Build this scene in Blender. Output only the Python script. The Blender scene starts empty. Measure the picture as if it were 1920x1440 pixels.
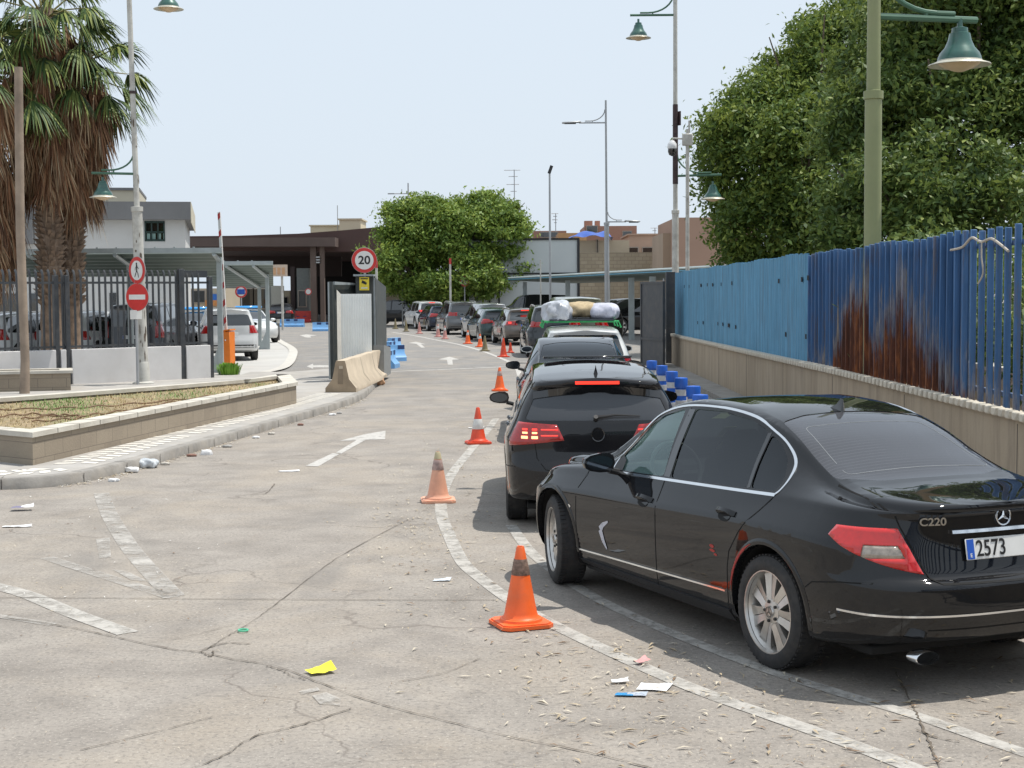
import bpy, bmesh, math, random
import numpy as np
from mathutils import Vector, Matrix
from mathutils.bvhtree import BVHTree
PI = math.pi
R = math.radians
rnd = random.Random(7)
sc = bpy.context.scene
col = sc.collection
# ---------------------------------------------------------------- camera
F = 2850.0
CAMH = 2.1
HOR = 548.0
pitch = math.atan((720 - HOR) / F)
cd = bpy.data.cameras.new('camera'); cam = bpy.data.objects.new('camera', cd); col.objects.link(cam)
cd.sensor_width = 36.0; cd.lens = 36.0 * F / 1920.0; cd.clip_end = 6000; cd.clip_start = 0.1
ROT = Matrix.Rotation(PI / 2 - pitch, 3, 'X') @ Matrix.Rotation(-0.007, 3, 'Z')
cam.matrix_world = Matrix.Translation((0, 0, CAMH)) @ ROT.to_4x4()
sc.camera = cam
# ---------------------------------------------------------------- light
SX, SY = 0.38, 0.10                      # sun direction per unit height
elev = math.atan(1 / math.hypot(SX, SY)); az = math.atan2(SX, SY)   # azimuth from +Y clockwise
w = bpy.data.worlds.new('World'); sc.world = w; w.use_nodes = True
wn = w.node_tree; wn.nodes.clear()
sky = wn.nodes.new('ShaderNodeTexSky'); sky.sky_type = 'NISHITA'; sky.sun_disc = False
sky.sun_elevation = elev; sky.sun_rotation = az; sky.dust_density = 3.0; sky.air_density = 1.3; sky.ozone_density = 1.6
hz = wn.nodes.new('ShaderNodeMixRGB'); hz.inputs[0].default_value = 0.88; hz.inputs[2].default_value = (7.35, 8.25, 9.25, 1)
bg = wn.nodes.new('ShaderNodeBackground'); bg.inputs[1].default_value = 0.10
wo = wn.nodes.new('ShaderNodeOutputWorld')
wn.links.new(sky.outputs[0], hz.inputs[1]); wn.links.new(hz.outputs[0], bg.inputs[0]); wn.links.new(bg.outputs[0], wo.inputs[0])
sd = bpy.data.lights.new('sun', 'SUN'); sd.energy = 4.2; sd.angle = R(0.5); sd.color = (1, 0.955, 0.88)
so = bpy.data.objects.new('sun', sd); col.objects.link(so)
so.rotation_euler = Vector((-SX, -SY, -1)).to_track_quat('-Z', 'Y').to_euler()
sc.view_settings.view_transform = 'Standard'; sc.view_settings.look = 'None'
sc.view_settings.exposure = 0.1; sc.view_settings.gamma = 1
sc.cycles.max_bounces = 8; sc.cycles.transparent_max_bounces = 12
sc.cycles.sample_clamp_indirect = 6

# ---------------------------------------------------------------- placing helpers
def ray(px, py):
    return ROT @ Vector(((px - 960) / F, -(py - 720) / F, -1))
def G(px, py, z=0.0):                     # point at height z seen at a photo pixel
    d = ray(px, py); t = (z - CAMH) / d.z
    return Vector((d.x * t, d.y * t, z))
def A(px, py, y):                         # point at distance y seen at a photo pixel
    d = ray(px, py); t = y / d.y
    return Vector((d.x * t, y, CAMH + d.z * t))

# ---------------------------------------------------------------- materials
def nt(name):
    m = bpy.data.materials.new(name); m.use_nodes = True
    t = m.node_tree; b = t.nodes['Principled BSDF']
    return m, t, b
def N(t, kind, **kw):
    n = t.nodes.new('ShaderNode' + kind)
    for k, v in kw.items(): setattr(n, k, v)
    return n
def noise(t, vec, scale, detail=4, rough=0.55, dist=0.0):
    n = N(t, 'TexNoise'); n.inputs['Scale'].default_value = scale; n.inputs['Detail'].default_value = detail
    n.inputs['Roughness'].default_value = rough; n.inputs['Distortion'].default_value = dist
    if vec is not None: t.links.new(vec, n.inputs['Vector'])
    return n.outputs['Fac']
def ramp(t, fac, stops):
    r = N(t, 'ValToRGB'); e = r.color_ramp.elements
    while len(e) < len(stops): e.new(0.5)
    for i, (p, c) in enumerate(stops):
        e[i].position = p; e[i].color = (*c, 1) if len(c) == 3 else c
    t.links.new(fac, r.inputs[0]); return r.outputs[0]
def mixc(t, fac, a, b, mode='MIX'):
    n = N(t, 'MixRGB'); n.blend_type = mode
    for i, v in ((0, fac), (1, a), (2, b)):
        if hasattr(v, 'links') or hasattr(v, 'is_linked'): t.links.new(v, n.inputs[i])
        elif isinstance(v, (int, float)): n.inputs[i].default_value = v if i == 0 else (v, v, v, 1)
        else: n.inputs[i].default_value = (*v, 1)
    return n.outputs[0]
def mth(t, op, a, b=None, clamp=False):
    n = N(t, 'Math', operation=op); n.use_clamp = clamp
    for i, v in ((0, a), (1, b)):
        if v is None: continue
        if isinstance(v, (int, float)): n.inputs[i].default_value = v
        else: t.links.new(v, n.inputs[i])
    return n.outputs[0]
def pos(t, scale=None, obj=False):
    o = N(t, 'TexCoord').outputs['Object'] if obj else N(t, 'NewGeometry').outputs['Position']
    if scale:
        mp = N(t, 'Mapping'); mp.inputs['Scale'].default_value = scale; t.links.new(o, mp.inputs[0]); o = mp.outputs[0]
    return o
def bump(t, b, h, strength=0.3, dist=0.01):
    n = N(t, 'Bump'); n.inputs['Strength'].default_value = strength; n.inputs['Distance'].default_value = dist
    t.links.new(h, n.inputs['Height']); t.links.new(n.outputs[0], b.inputs['Normal'])
_M = {}
def mat(name, c, rough=0.6, metal=0.0, var=0.12, scale=6.0, bmp=0.0, coat=0.0, emis=None, dirt=0.0, dirtc=(0.30, 0.25, 0.19), spec=0.5):
    if name in _M: return _M[name]
    m, t, b = nt(name)
    b.inputs['Roughness'].default_value = rough; b.inputs['Metallic'].default_value = metal
    b.inputs['Coat Weight'].default_value = coat; b.inputs['Coat Roughness'].default_value = 0.04
    b.inputs['Specular IOR Level'].default_value = spec
    p = pos(t)
    out = None
    if var > 0:
        f = noise(t, p, scale, 5, 0.6)
        lo = tuple(x * (1 - var) for x in c); hi = tuple(min(1, x * (1 + var)) for x in c)
        out = ramp(t, f, [(0.3, lo), (0.7, hi)])
        if bmp > 0: bump(t, b, noise(t, p, scale * 6, 3), bmp, 0.01)
    else:
        r = N(t, 'RGB'); r.outputs[0].default_value = (*c, 1); out = r.outputs[0]
    if dirt > 0:
        f2 = ramp(t, noise(t, p, scale * 0.7 + 1.3, 6, 0.65), [(0.45, (0, 0, 0)), (0.75, (dirt,) * 3)])
        out = mixc(t, f2, out, dirtc)
    t.links.new(out, b.inputs['Base Color'])
    if emis:
        b.inputs['Emission Color'].default_value = (*emis[0], 1); b.inputs['Emission Strength'].default_value = emis[1]
    _M[name] = m; return m

# ---------------------------------------------------------------- mesh builder
class MB:
    def __init__(s): s.v = []; s.f = []; s.m = []; s.mats = []; s.sm = []
    def mi(s, m):
        if m not in s.mats: s.mats.append(m)
        return s.mats.index(m)
    def add(s, vs, fs, m, smooth=False):
        k = len(s.v); i = s.mi(m)
        s.v += [tuple(v) for v in vs]
        for f in fs: s.f.append(tuple(a + k for a in f)); s.m.append(i); s.sm.append(smooth)
        return s
    def box(s, c, d, m, rz=0, bev=0.0, M=None):
        x, y, z = d[0] / 2, d[1] / 2, d[2] / 2
        if bev > 0:
            e = min(bev, x * .9, y * .9, z * .9)
            vs = []; 
            for (sx, sy, sz) in [(a, b, c2) for a in (-1, 1) for b in (-1, 1) for c2 in (-1, 1)]:
                vs += [(sx * x, sy * (y - e), sz * (z - e)), (sx * (x - e), sy * y, sz * (z - e)), (sx * (x - e), sy * (y - e), sz * z)]
            def id(sx, sy, sz, k): return (((sx + 1) // 2) * 4 + ((sy + 1) // 2) * 2 + (sz + 1) // 2) * 3 + k
            fs = []
            q = [(-1, -1), (1, -1), (1, 1), (-1, 1)]
            for g in (-1, 1):
                fs.append([id(g, a, b, 0) for a, b in (q if g > 0 else q[::-1])])
                fs.append([id(a, g, b, 1) for a, b in (q[::-1] if g > 0 else q)])
                fs.append([id(a, b, g, 2) for a, b in (q if g > 0 else q[::-1])])
            for a in (-1, 1):
                for b in (-1, 1):
                    fs.append([id(-1, a, b, 1), id(1, a, b, 1), id(1, a, b, 2), id(-1, a, b, 2)])
                    fs.append([id(a, -1, b, 0), id(a, 1, b, 0), id(a, 1, b, 2), id(a, -1, b, 2)])
                    fs.append([id(a, b, -1, 0), id(a, b, 1, 0), id(a, b, 1, 1), id(a, b, -1, 1)])
                    for c2 in (-1, 1): fs.append([id(a, b, c2, 0), id(a, b, c2, 1), id(a, b, c2, 2)])
        else:
            vs = [(sx * x, sy * y, sz * z) for sx in (-1, 1) for sy in (-1, 1) for sz in (-1, 1)]
            fs = [(0, 1, 3, 2), (4, 6, 7, 5), (0, 4, 5, 1), (2, 3, 7, 6), (0, 2, 6, 4), (1, 5, 7, 3)]
        T = M if M is not None else Matrix.Translation(Vector(c)) @ Matrix.Rotation(rz, 4, 'Z')
        return s.add([T @ Vector(v) for v in vs], fs, m)
    def tube(s, pts, r, m, n=10, cap=True, smooth=True):
        pts = [Vector(p) for p in pts]
        rs = r if isinstance(r, (list, tuple)) else [r] * len(pts)
        vs = []; fs = []; up = None
        for i, p in enumerate(pts):
            a = pts[max(0, i - 1)]; b = pts[min(len(pts) - 1, i + 1)]; d = (b - a).normalized()
            if up is None: up = Vector((0, 0, 1)) if abs(d.z) < .9 else Vector((1, 0, 0))
            u = d.cross(up).normalized(); v = u.cross(d).normalized(); up = v
            for k in range(n):
                t = 2 * PI * k / n; vs.append(p + (u * math.cos(t) + v * math.sin(t)) * rs[i])
        for i in range(len(pts) - 1):
            for k in range(n): fs.append((i * n + k, i * n + (k + 1) % n, (i + 1) * n + (k + 1) % n, (i + 1) * n + k))
        if cap: fs += [tuple(range(n))[::-1], tuple(range((len(pts) - 1) * n, len(pts) * n))]
        return s.add(vs, fs, m, smooth)
    def lathe(s, prof, m, n=24, c=(0, 0, 0), M=None, smooth=True, close=False):
        vs = []; fs = []
        T = M if M is not None else Matrix.Translation(Vector(c))
        for (r_, z) in prof:
            for k in range(n): t = 2 * PI * k / n; vs.append(T @ Vector((r_ * math.cos(t), r_ * math.sin(t), z)))
        L = len(prof)
        for i in range(L - 1 + (1 if close else 0)):
            j = (i + 1) % L
            for k in range(n): fs.append((i * n + k, i * n + (k + 1) % n, j * n + (k + 1) % n, j * n + k))
        return s.add(vs, fs, m, smooth)
    def prism(s, poly, z0, z1, m, M=None, top=None):
        n = len(poly)
        T = M if M is not None else Matrix.Identity(4)
        vs = [T @ Vector((p[0], p[1], z0)) for p in poly] + [T @ Vector((p[0], p[1], z1)) for p in poly]
        fs = [(i, (i + 1) % n, n + (i + 1) % n, n + i) for i in range(n)]
        s.add(vs, fs, m); s.add(vs, [tuple(range(n))[::-1]], m); s.add(vs, [tuple(range(n, 2 * n))], top or m)
        return s
    def quad(s, a, b, c, d, m): return s.add([a, b, c, d], [(0, 1, 2, 3)], m)
    def build(s, name, parent=None, loc=None, weld=False, smooth=None):
        me = bpy.data.meshes.new(name); me.from_pydata([tuple(v) for v in s.v], [], s.f)
        for m in s.mats: me.materials.append(m)
        me.polygons.foreach_set('material_index', s.m)
        me.polygons.foreach_set('use_smooth', [True] * len(s.f) if smooth else s.sm)
        bm = bmesh.new(); bm.from_mesh(me)
        if weld: bmesh.ops.remove_doubles(bm, verts=bm.verts, dist=1e-4)
        bmesh.ops.recalc_face_normals(bm, faces=bm.faces); bm.to_mesh(me); bm.free()
        try: me.set_sharp_from_angle(angle=R(38))
        except Exception: pass
        o = bpy.data.objects.new(name, me); col.objects.link(o)
        if parent: o.parent = parent
        if loc is not None:
            o.location = loc
        return o
def tag(o, label, cat, group=None):
    o['label'] = label; o['category'] = cat
    if group: o['group'] = group
    return o
def thing(name, label, cat, loc=(0, 0, 0), rz=0, group=None):
    o = bpy.data.objects.new(name, None); col.objects.link(o); o.location = loc; o.rotation_euler = (0, 0, rz)
    o.empty_display_size = 0.3
    return tag(o, label, cat, group)
def struct(mb, name, **k):
    o = mb.build(name, **k); o['kind'] = 'structure'; return o
def copy_tree(o, parent=None):
    c = o.copy(); col.objects.link(c); c.parent = parent
    for ch in [x for x in bpy.data.objects if x.parent is o]: copy_tree(ch, c)
    return c
def rawmesh(name, V, Fq, mats, parent=None, mi=None, smooth=False):
    me = bpy.data.meshes.new(name)
    V = np.asarray(V, dtype=np.float32); Fq = np.asarray(Fq, dtype=np.int32)
    n, k = Fq.shape
    me.vertices.add(len(V)); me.vertices.foreach_set('co', V.ravel())
    me.loops.add(n * k); me.loops.foreach_set('vertex_index', Fq.ravel())
    me.polygons.add(n); me.polygons.foreach_set('loop_start', np.arange(0, n * k, k, dtype=np.int32))
    for m in mats: me.materials.append(m)
    if mi is not None: me.polygons.foreach_set('material_index', np.asarray(mi, dtype=np.int32))
    me.update(calc_edges=True); me.validate()
    if smooth: me.polygons.foreach_set('use_smooth', [True] * len(me.polygons))
    o = bpy.data.objects.new(name, me); col.objects.link(o)
    if parent: o.parent = parent
    return o
def text(name, s, size, m, M, parent=None, ext=0.002, align='CENTER', bold=0.0, sx=1.0):
    cu = bpy.data.curves.new(name, 'FONT'); cu.body = s; cu.size = size; cu.align_x = align; cu.align_y = 'CENTER'
    cu.extrude = ext; cu.offset = bold
    t = bpy.data.objects.new(name, cu); col.objects.link(t)
    dg = bpy.context.evaluated_depsgraph_get(); me = bpy.data.meshes.new_from_object(t.evaluated_get(dg))
    bpy.data.objects.remove(t); bpy.data.curves.remove(cu)
    me.transform(M @ Matrix.Diagonal((sx, 1, 1, 1))); me.materials.clear(); me.materials.append(m)
    o = bpy.data.objects.new(name, me); col.objects.link(o)
    if parent: o.parent = parent
    return o
def smooth_poly(pts, n=8, closed=False):
    """Catmull-Rom through points"""
    P = [Vector(p) for p in pts]; out = []
    L = len(P)
    for i in range(L if closed else L - 1):
        g = (lambda k: P[k % L]) if closed else (lambda k: P[max(0, min(L - 1, k))])
        a, b, c, d = g(i - 1), g(i), g(i + 1), g(i + 2)
        for k in range(n):
            t = k / n
            out.append(0.5 * ((2 * b) + (c - a) * t + (2 * a - 5 * b + 4 * c - d) * t * t + (3 * b - a - 3 * c + d) * t ** 3))
    if not closed: out.append(P[-1])
    return out
# ================================================================ CARS
def pchip(kn):
    x = np.array([k[0] for k in kn], float); y = np.array([k[1] for k in kn], float)
    h = np.diff(x); d = np.diff(y) / h; m = np.zeros(len(x))
    for i in range(1, len(x) - 1):
        if d[i - 1] * d[i] > 0:
            w1 = 2 * h[i] + h[i - 1]; w2 = h[i] + 2 * h[i - 1]; m[i] = (w1 + w2) / (w1 / d[i - 1] + w2 / d[i])
    m[0] = d[0]; m[-1] = d[-1]
    def f(q):
        q = min(max(q, x[0]), x[-1]); i = min(max(int(np.searchsorted(x, q)) - 1, 0), len(x) - 2)
        t = (q - x[i]) / h[i]; t2 = t * t; t3 = t2 * t
        return float((2 * t3 - 3 * t2 + 1) * y[i] + (t3 - 2 * t2 + t) * h[i] * m[i] + (-2 * t3 + 3 * t2) * y[i + 1] + (t3 - t2) * h[i] * m[i + 1])
    return f
def crom(P, seg):
    out = []
    n = len(P)
    for i in range(n - 1):
        p0 = P[i - 1] if i > 0 else 2 * P[0] - P[1]; p1 = P[i]; p2 = P[i + 1]; p3 = P[i + 2] if i + 2 < n else 2 * P[-1] - P[-2]
        t0 = 0; t1 = t0 + max(1e-4, np.linalg.norm(p1 - p0)) ** .5; t2 = t1 + max(1e-4, np.linalg.norm(p2 - p1)) ** .5; t3 = t2 + max(1e-4, np.linalg.norm(p3 - p2)) ** .5
        for k in range(seg[i]):
            t = t1 + (t2 - t1) * k / seg[i]
            a1 = (t1 - t) / (t1 - t0) * p0 + (t - t0) / (t1 - t0) * p1; a2 = (t2 - t) / (t2 - t1) * p1 + (t - t1) / (t2 - t1) * p2; a3 = (t3 - t) / (t3 - t2) * p2 + (t - t2) / (t3 - t2) * p3
            b1 = (t2 - t) / (t2 - t0) * a1 + (t - t0) / (t2 - t0) * a2; b2 = (t3 - t) / (t3 - t1) * a2 + (t - t1) / (t3 - t1) * a3
            out.append((t2 - t) / (t2 - t1) * b1 + (t - t1) / (t2 - t1) * b2)
    out.append(P[-1]); return out

def body_bm(S, res=1.0):
    f = {k: pchip(S[k]) for k in ('zb', 'w', 'zs', 'wb', 'zbelt', 'wr', 'zr', 'zc')}
    xr, xf = pchip(S['xr']), pchip(S['xf'])      # end profile: x as a function of z
    re, fe = S['re'], S['fe']                    # (x0, xe, n)
    st = []                                      # (x_nominal, yfac, which, frac)
    nm = int(44 * res); ne = int(16 * res)
    for k in range(ne, 0, -1):
        u = k / ne; st.append((re[0] + (re[1] - re[0]) * math.sin(PI * u / 2) ** (2 / re[2]), max(0, math.cos(PI * u / 2)) ** (2 / re[2]), -1))
    for k in range(nm + 1): st.append((re[0] + (fe[0] - re[0]) * k / nm, 1.0, 0))
    for k in range(1, ne + 1):
        u = k / ne; st.append((fe[0] + (fe[1] - fe[0]) * math.sin(PI * u / 2) ** (2 / fe[2]), max(0, math.cos(PI * u / 2)) ** (2 / fe[2]), 1))
    rows = []
    for (x, yf, wh) in st:
        zb, w_, zs, wb, zt, wr, zr, zc = (f[k](x) for k in ('zb', 'w', 'zs', 'wb', 'zbelt', 'wr', 'zr', 'zc'))
        P = [(0, zb), (.80 * w_, zb), (.945 * w_, zb + .025), (.975 * w_, zb + .10), (w_ * .992, zb * .45 + zs * .55), (w_, zs),
             (w_ * .996, zs * .62 + zt * .38), (w_ * .981, zs * .54 + zt * .46), (wb + .012, zt - .03), (wb - .003, zt + .003),
             (wb * .55 + wr * .45 + .012, zt * .55 + zr * .45), (wr + .008, zr - .02), (wr - .018, zr + .3 * (zc - zr) + .004), (wr * .62, zc - (zc - zr) * .22), (wr * .3, zc - (zc - zr) * .05), (0, zc)]
        seg = [1, 2, 2, 3, 4, 3, 1, 4, 2, 5, 5, 3, 3, 3, 3]
        if res > 1.6: seg[4] = 10
        if res < .8: seg = [1, 1, 1, 2, 2, 2, 1, 2, 1, 3, 3, 2, 2, 2, 2]
        Q = crom([np.array(p, float) for p in P], seg)
        row = []
        for (y, z) in Q:
            xx = x
            if wh < 0: xx = re[0] + (x - re[0]) * (xr(z) - re[0]) / (re[1] - re[0])
            if wh > 0: xx = fe[0] + (x - fe[0]) * (xf(z) - fe[0]) / (fe[1] - fe[0])
            row.append((xx, y * yf, z))
        rows.append(row)
    bm = bmesh.new(); M = len(rows[0])
    L = [[bm.verts.new(p) for p in r] for r in rows]; Rr = [[bm.verts.new((p[0], -p[1], p[2])) for p in r] for r in rows]
    for i in range(len(rows) - 1):
        for j in range(M - 1):
            for g, fl in ((L, 0), (Rr, 1)):
                q = [g[i][j], g[i + 1][j], g[i + 1][j + 1], g[i][j + 1]]
                if fl: q.reverse()
                try: bm.faces.new(q)
                except ValueError: pass
    bmesh.ops.remove_doubles(bm, verts=bm.verts, dist=4e-4)
    bmesh.ops.dissolve_degenerate(bm, edges=bm.edges, dist=1e-5)
    bmesh.ops.recalc_face_normals(bm, faces=bm.faces)
    for fc in bm.faces: fc.smooth = True
    return bm

def cut(bm, planes, pre):
    """bisect only the faces near the region, give back the faces inside all half spaces (n.(p-c) <= 0)"""
    for (c, n) in planes:
        fs = [f for f in bm.faces if pre(f)]
        es = list({e for f in fs for e in f.edges}); vs = list({v for f in fs for v in f.verts})
        bmesh.ops.bisect_plane(bm, geom=vs + es + fs, plane_co=c, plane_no=n, dist=1e-5)
    out = []
    for f in bm.faces:
        if not pre(f): continue
        m = f.calc_center_median()
        if all((m - Vector(c)).dot(Vector(n)) <= 1e-6 for c, n in planes): out.append(f)
    return out
def poly_planes(poly, axis):
    """convex polygon in the two other axes -> side planes. axis y: (x,z); axis z: (x,y); axis x: (y,z)"""
    n = len(poly); cx = sum(p[0] for p in poly) / n; cy = sum(p[1] for p in poly) / n; out = []
    for i in range(n):
        a, b = poly[i], poly[(i + 1) % n]; d = (b[0] - a[0], b[1] - a[1]); m = (d[1], -d[0]); l = math.hypot(*m)
        if l < 1e-7: continue
        if (cx - a[0]) * m[0] + (cy - a[1]) * m[1] > 0: m = (-m[0], -m[1])
        m = (m[0] / l, m[1] / l)
        if axis == 'y': out.append(((a[0], 0, a[1]), (m[0], 0, m[1])))
        if axis == 'z': out.append(((a[0], a[1], 0), (m[0], m[1], 0)))
        if axis == 'x': out.append(((0, a[0], a[1]), (0, m[0], m[1])))
    return out
def rounded(poly, r=0.03, n=4):
    out = []; L = len(poly)
    for i in range(L):
        a, b, c = (Vector(poly[(i + k) % L]) for k in (-1, 0, 1))
        rr = r[i] if isinstance(r, (list, tuple)) else r
        d1 = (a - b); d2 = (c - b); q = min(rr, d1.length * .45, d2.length * .45)
        p1 = b + d1.normalized() * q; p2 = b + d2.normalized() * q
        for k in range(n + 1):
            t = k / n; out.append(tuple(p1 * (1 - t) ** 2 + b * 2 * t * (1 - t) + p2 * t * t))
    return out
def detach(bm, faces, name, m, parent, off=0.0, rim=None):
    """move faces into an object of their own, shifted along their normals; rim: depth of a side wall back to the body"""
    if not faces: return None
    nb = bmesh.new(); mp = {}
    for f in faces:
        for v in f.verts:
            if v not in mp: mp[v] = nb.verts.new(v.co + v.normal * off)
        try: nf = nb.faces.new([mp[v] for v in f.verts]); nf.smooth = True
        except ValueError: pass
    if rim:
        be = [e for e in nb.edges if len(e.link_faces) == 1]
        inv = {b: a for a, b in mp.items()}
        low = {}
        for e in be:
            for v in e.verts:
                if v not in low: low[v] = nb.verts.new(v.co - inv[v].normal * rim)
        for e in be:
            a, b = e.verts
            try: nb.faces.new([a, b, low[b], low[a]])
            except ValueError: pass
    bmesh.ops.recalc_face_normals(nb, faces=nb.faces) if rim else None
    me = bpy.data.meshes.new(name); nb.to_mesh(me); nb.free(); me.materials.append(m)
    o = bpy.data.objects.new(name, me); col.objects.link(o); o.parent = parent
    return o
def glassmat(name, tint, amount, rough=0.02, wires=False, dust=None):
    if name in _M: return _M[name]
    m = bpy.data.materials.new(name); m.use_nodes = True; t = m.node_tree; t.nodes.clear()
    o = N(t, 'OutputMaterial'); mx = N(t, 'MixShader'); g = N(t, 'BsdfGlossy'); g.inputs['Roughness'].default_value = rough
    g.inputs['Color'].default_value = (.92, .96, 1, 1)
    tr = N(t, 'BsdfTransparent'); tr.inputs[0].default_value = (*[c * amount for c in tint], 1)
    ly = N(t, 'Fresnel'); ly.inputs['IOR'].default_value = 1.55
    t.links.new(ly.outputs[0], mx.inputs[0])
    base = tr.outputs[0]
    if dust:  # even diffuse layer painted in for reflected sky and light beyond the glass
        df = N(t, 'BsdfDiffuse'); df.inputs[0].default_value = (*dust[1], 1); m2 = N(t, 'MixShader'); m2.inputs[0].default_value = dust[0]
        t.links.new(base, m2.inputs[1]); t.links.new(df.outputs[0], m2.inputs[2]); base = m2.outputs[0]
    if wires:                                   # fine printed heater lines and a printed border
        df = N(t, 'BsdfDiffuse'); df.inputs[0].default_value = (.10, .10, .11, 1)
        wv = N(t, 'TexWave', wave_type='BANDS', bands_direction='X'); wv.inputs['Scale'].default_value = 11.5
        t.links.new(pos(t, obj=True), wv.inputs[0])
        k = ramp(t, wv.outputs['Fac'], [(.75, (.50, .50, .50)), (.95, (.64, .64, .64))])
        m2 = N(t, 'MixShader'); t.links.new(k, m2.inputs[0]); t.links.new(base, m2.inputs[1]); t.links.new(df.outputs[0], m2.inputs[2]); base = m2.outputs[0]
    t.links.new(base, mx.inputs[1]); t.links.new(g.outputs[0], mx.inputs[2]); t.links.new(mx.outputs[0], o.inputs[0])
    _M[name] = m; return m
def paint(name, c, metal=0.0, rough=.35, flake=0.0, dust=.12):
    if name in _M: return _M[name]
    m, t, b = nt(name); b.inputs['Metallic'].default_value = metal
    b.inputs['Coat Weight'].default_value = 1.0; b.inputs['Coat Roughness'].default_value = .03; b.inputs['Coat IOR'].default_value = 1.5
    p = pos(t, obj=True)
    f = noise(t, p, 2.2, 6, .65)
    sz = N(t, 'SeparateXYZ'); t.links.new(p, sz.inputs[0])
    low = mth(t, 'MULTIPLY', mth(t, 'SUBTRACT', .75, sz.outputs[2], True), 1.0, True)
    k = mth(t, 'MULTIPLY', mth(t, 'ADD', mth(t, 'MULTIPLY', low, .9), .25), ramp(t, f, [(.35, (0, 0, 0)), (.75, (1, 1, 1))]), True)
    k = mth(t, 'MULTIPLY', k, dust * .32, True)
    t.links.new(mixc(t, k, c, (.34, .29, .23)), b.inputs['Base Color'])
    t.links.new(mth(t, 'ADD', mth(t, 'MULTIPLY', k, 1.2), .02, True), b.inputs['Coat Roughness'])
    b.inputs['Roughness'].default_value = rough
    b.inputs['Specular IOR Level'].default_value = .0 if max(c) < .09 else .4
    _M[name] = m; return m
tyre_m = mat('tyre rubber', (.022, .022, .023), .75, var=.3, scale=20, bmp=.2, dirt=.25, dirtc=(.12, .10, .08))
rim_m = mat('alloy', (.62, .60, .57), .32, .85, var=.08, scale=8, dirt=.3, dirtc=(.25, .2, .16))
rimdk_m = mat('dark disc', (.05, .05, .05), .5, .6)
chrome_m = mat('chrome', (.82, .83, .84), .12, 1.0, var=.04)
blkplas = mat('black plastic', (.02, .02, .021), .45, var=.2)
liner_m = mat('wheel arch liner', (.012, .012, .012), .9)
gloss_blk = mat('gloss black', (.008, .008, .009), .08, var=0, coat=1)
red_lens = mat('red lens', (.36, .007, .006), .10, var=.25, scale=30, coat=1)
red_lit = mat('lit red lens', (.85, .03, .02), .15, var=0, coat=1, emis=((1, .04, .02), 1.6))
amber_lit = mat('lit amber segment', (1, .35, .15), .2, var=0, emis=((1, .36, .16), 3.0))
white_lens = mat('clear lens', (.50, .44, .38), .15, .3, var=.25, scale=40, coat=1)
head_lens = mat('headlamp lens', (.55, .58, .6), .08, .4, var=.25, scale=25, coat=1)
plate_w = mat('number plate white', (.74, .74, .72), .4, var=.06)
plate_b = mat('number plate blue', (.02, .10, .48), .4, var=0)
ink = mat('black print', (.012, .012, .012), .5, var=0)
seat_m = mat('seat cloth', (.035, .035, .04), .8, var=.2, scale=30)
dash_m = mat('dashboard', (.04, .045, .045), .6, var=.1)
seam_m = mat('panel gap', (.003, .003, .003), .9, var=0)
glass_dark = mat('tinted dark glass', (.010, .012, .013), .03, var=0, coat=1, spec=.8)
glass_tint = glassmat('privacy glass', (.75, .8, .85), .13)
glass_clear = glassmat('clear car glass', (.80, .95, .92), .85, dust=(.22, (.26, .44, .43)))  # teal diffuse share paints in daylight showing through the cabin
glass_hatch = glassmat('privacy glass with painted sheen', (.75, .8, .85), .12, .05, dust=(.55, (.085, .09, .10)))  # grey diffuse share painted in for the hazy sky reflection
glass_rear = glassmat('heated rear glass', (.8, .85, .9), .18, .03, wires=True)

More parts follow.
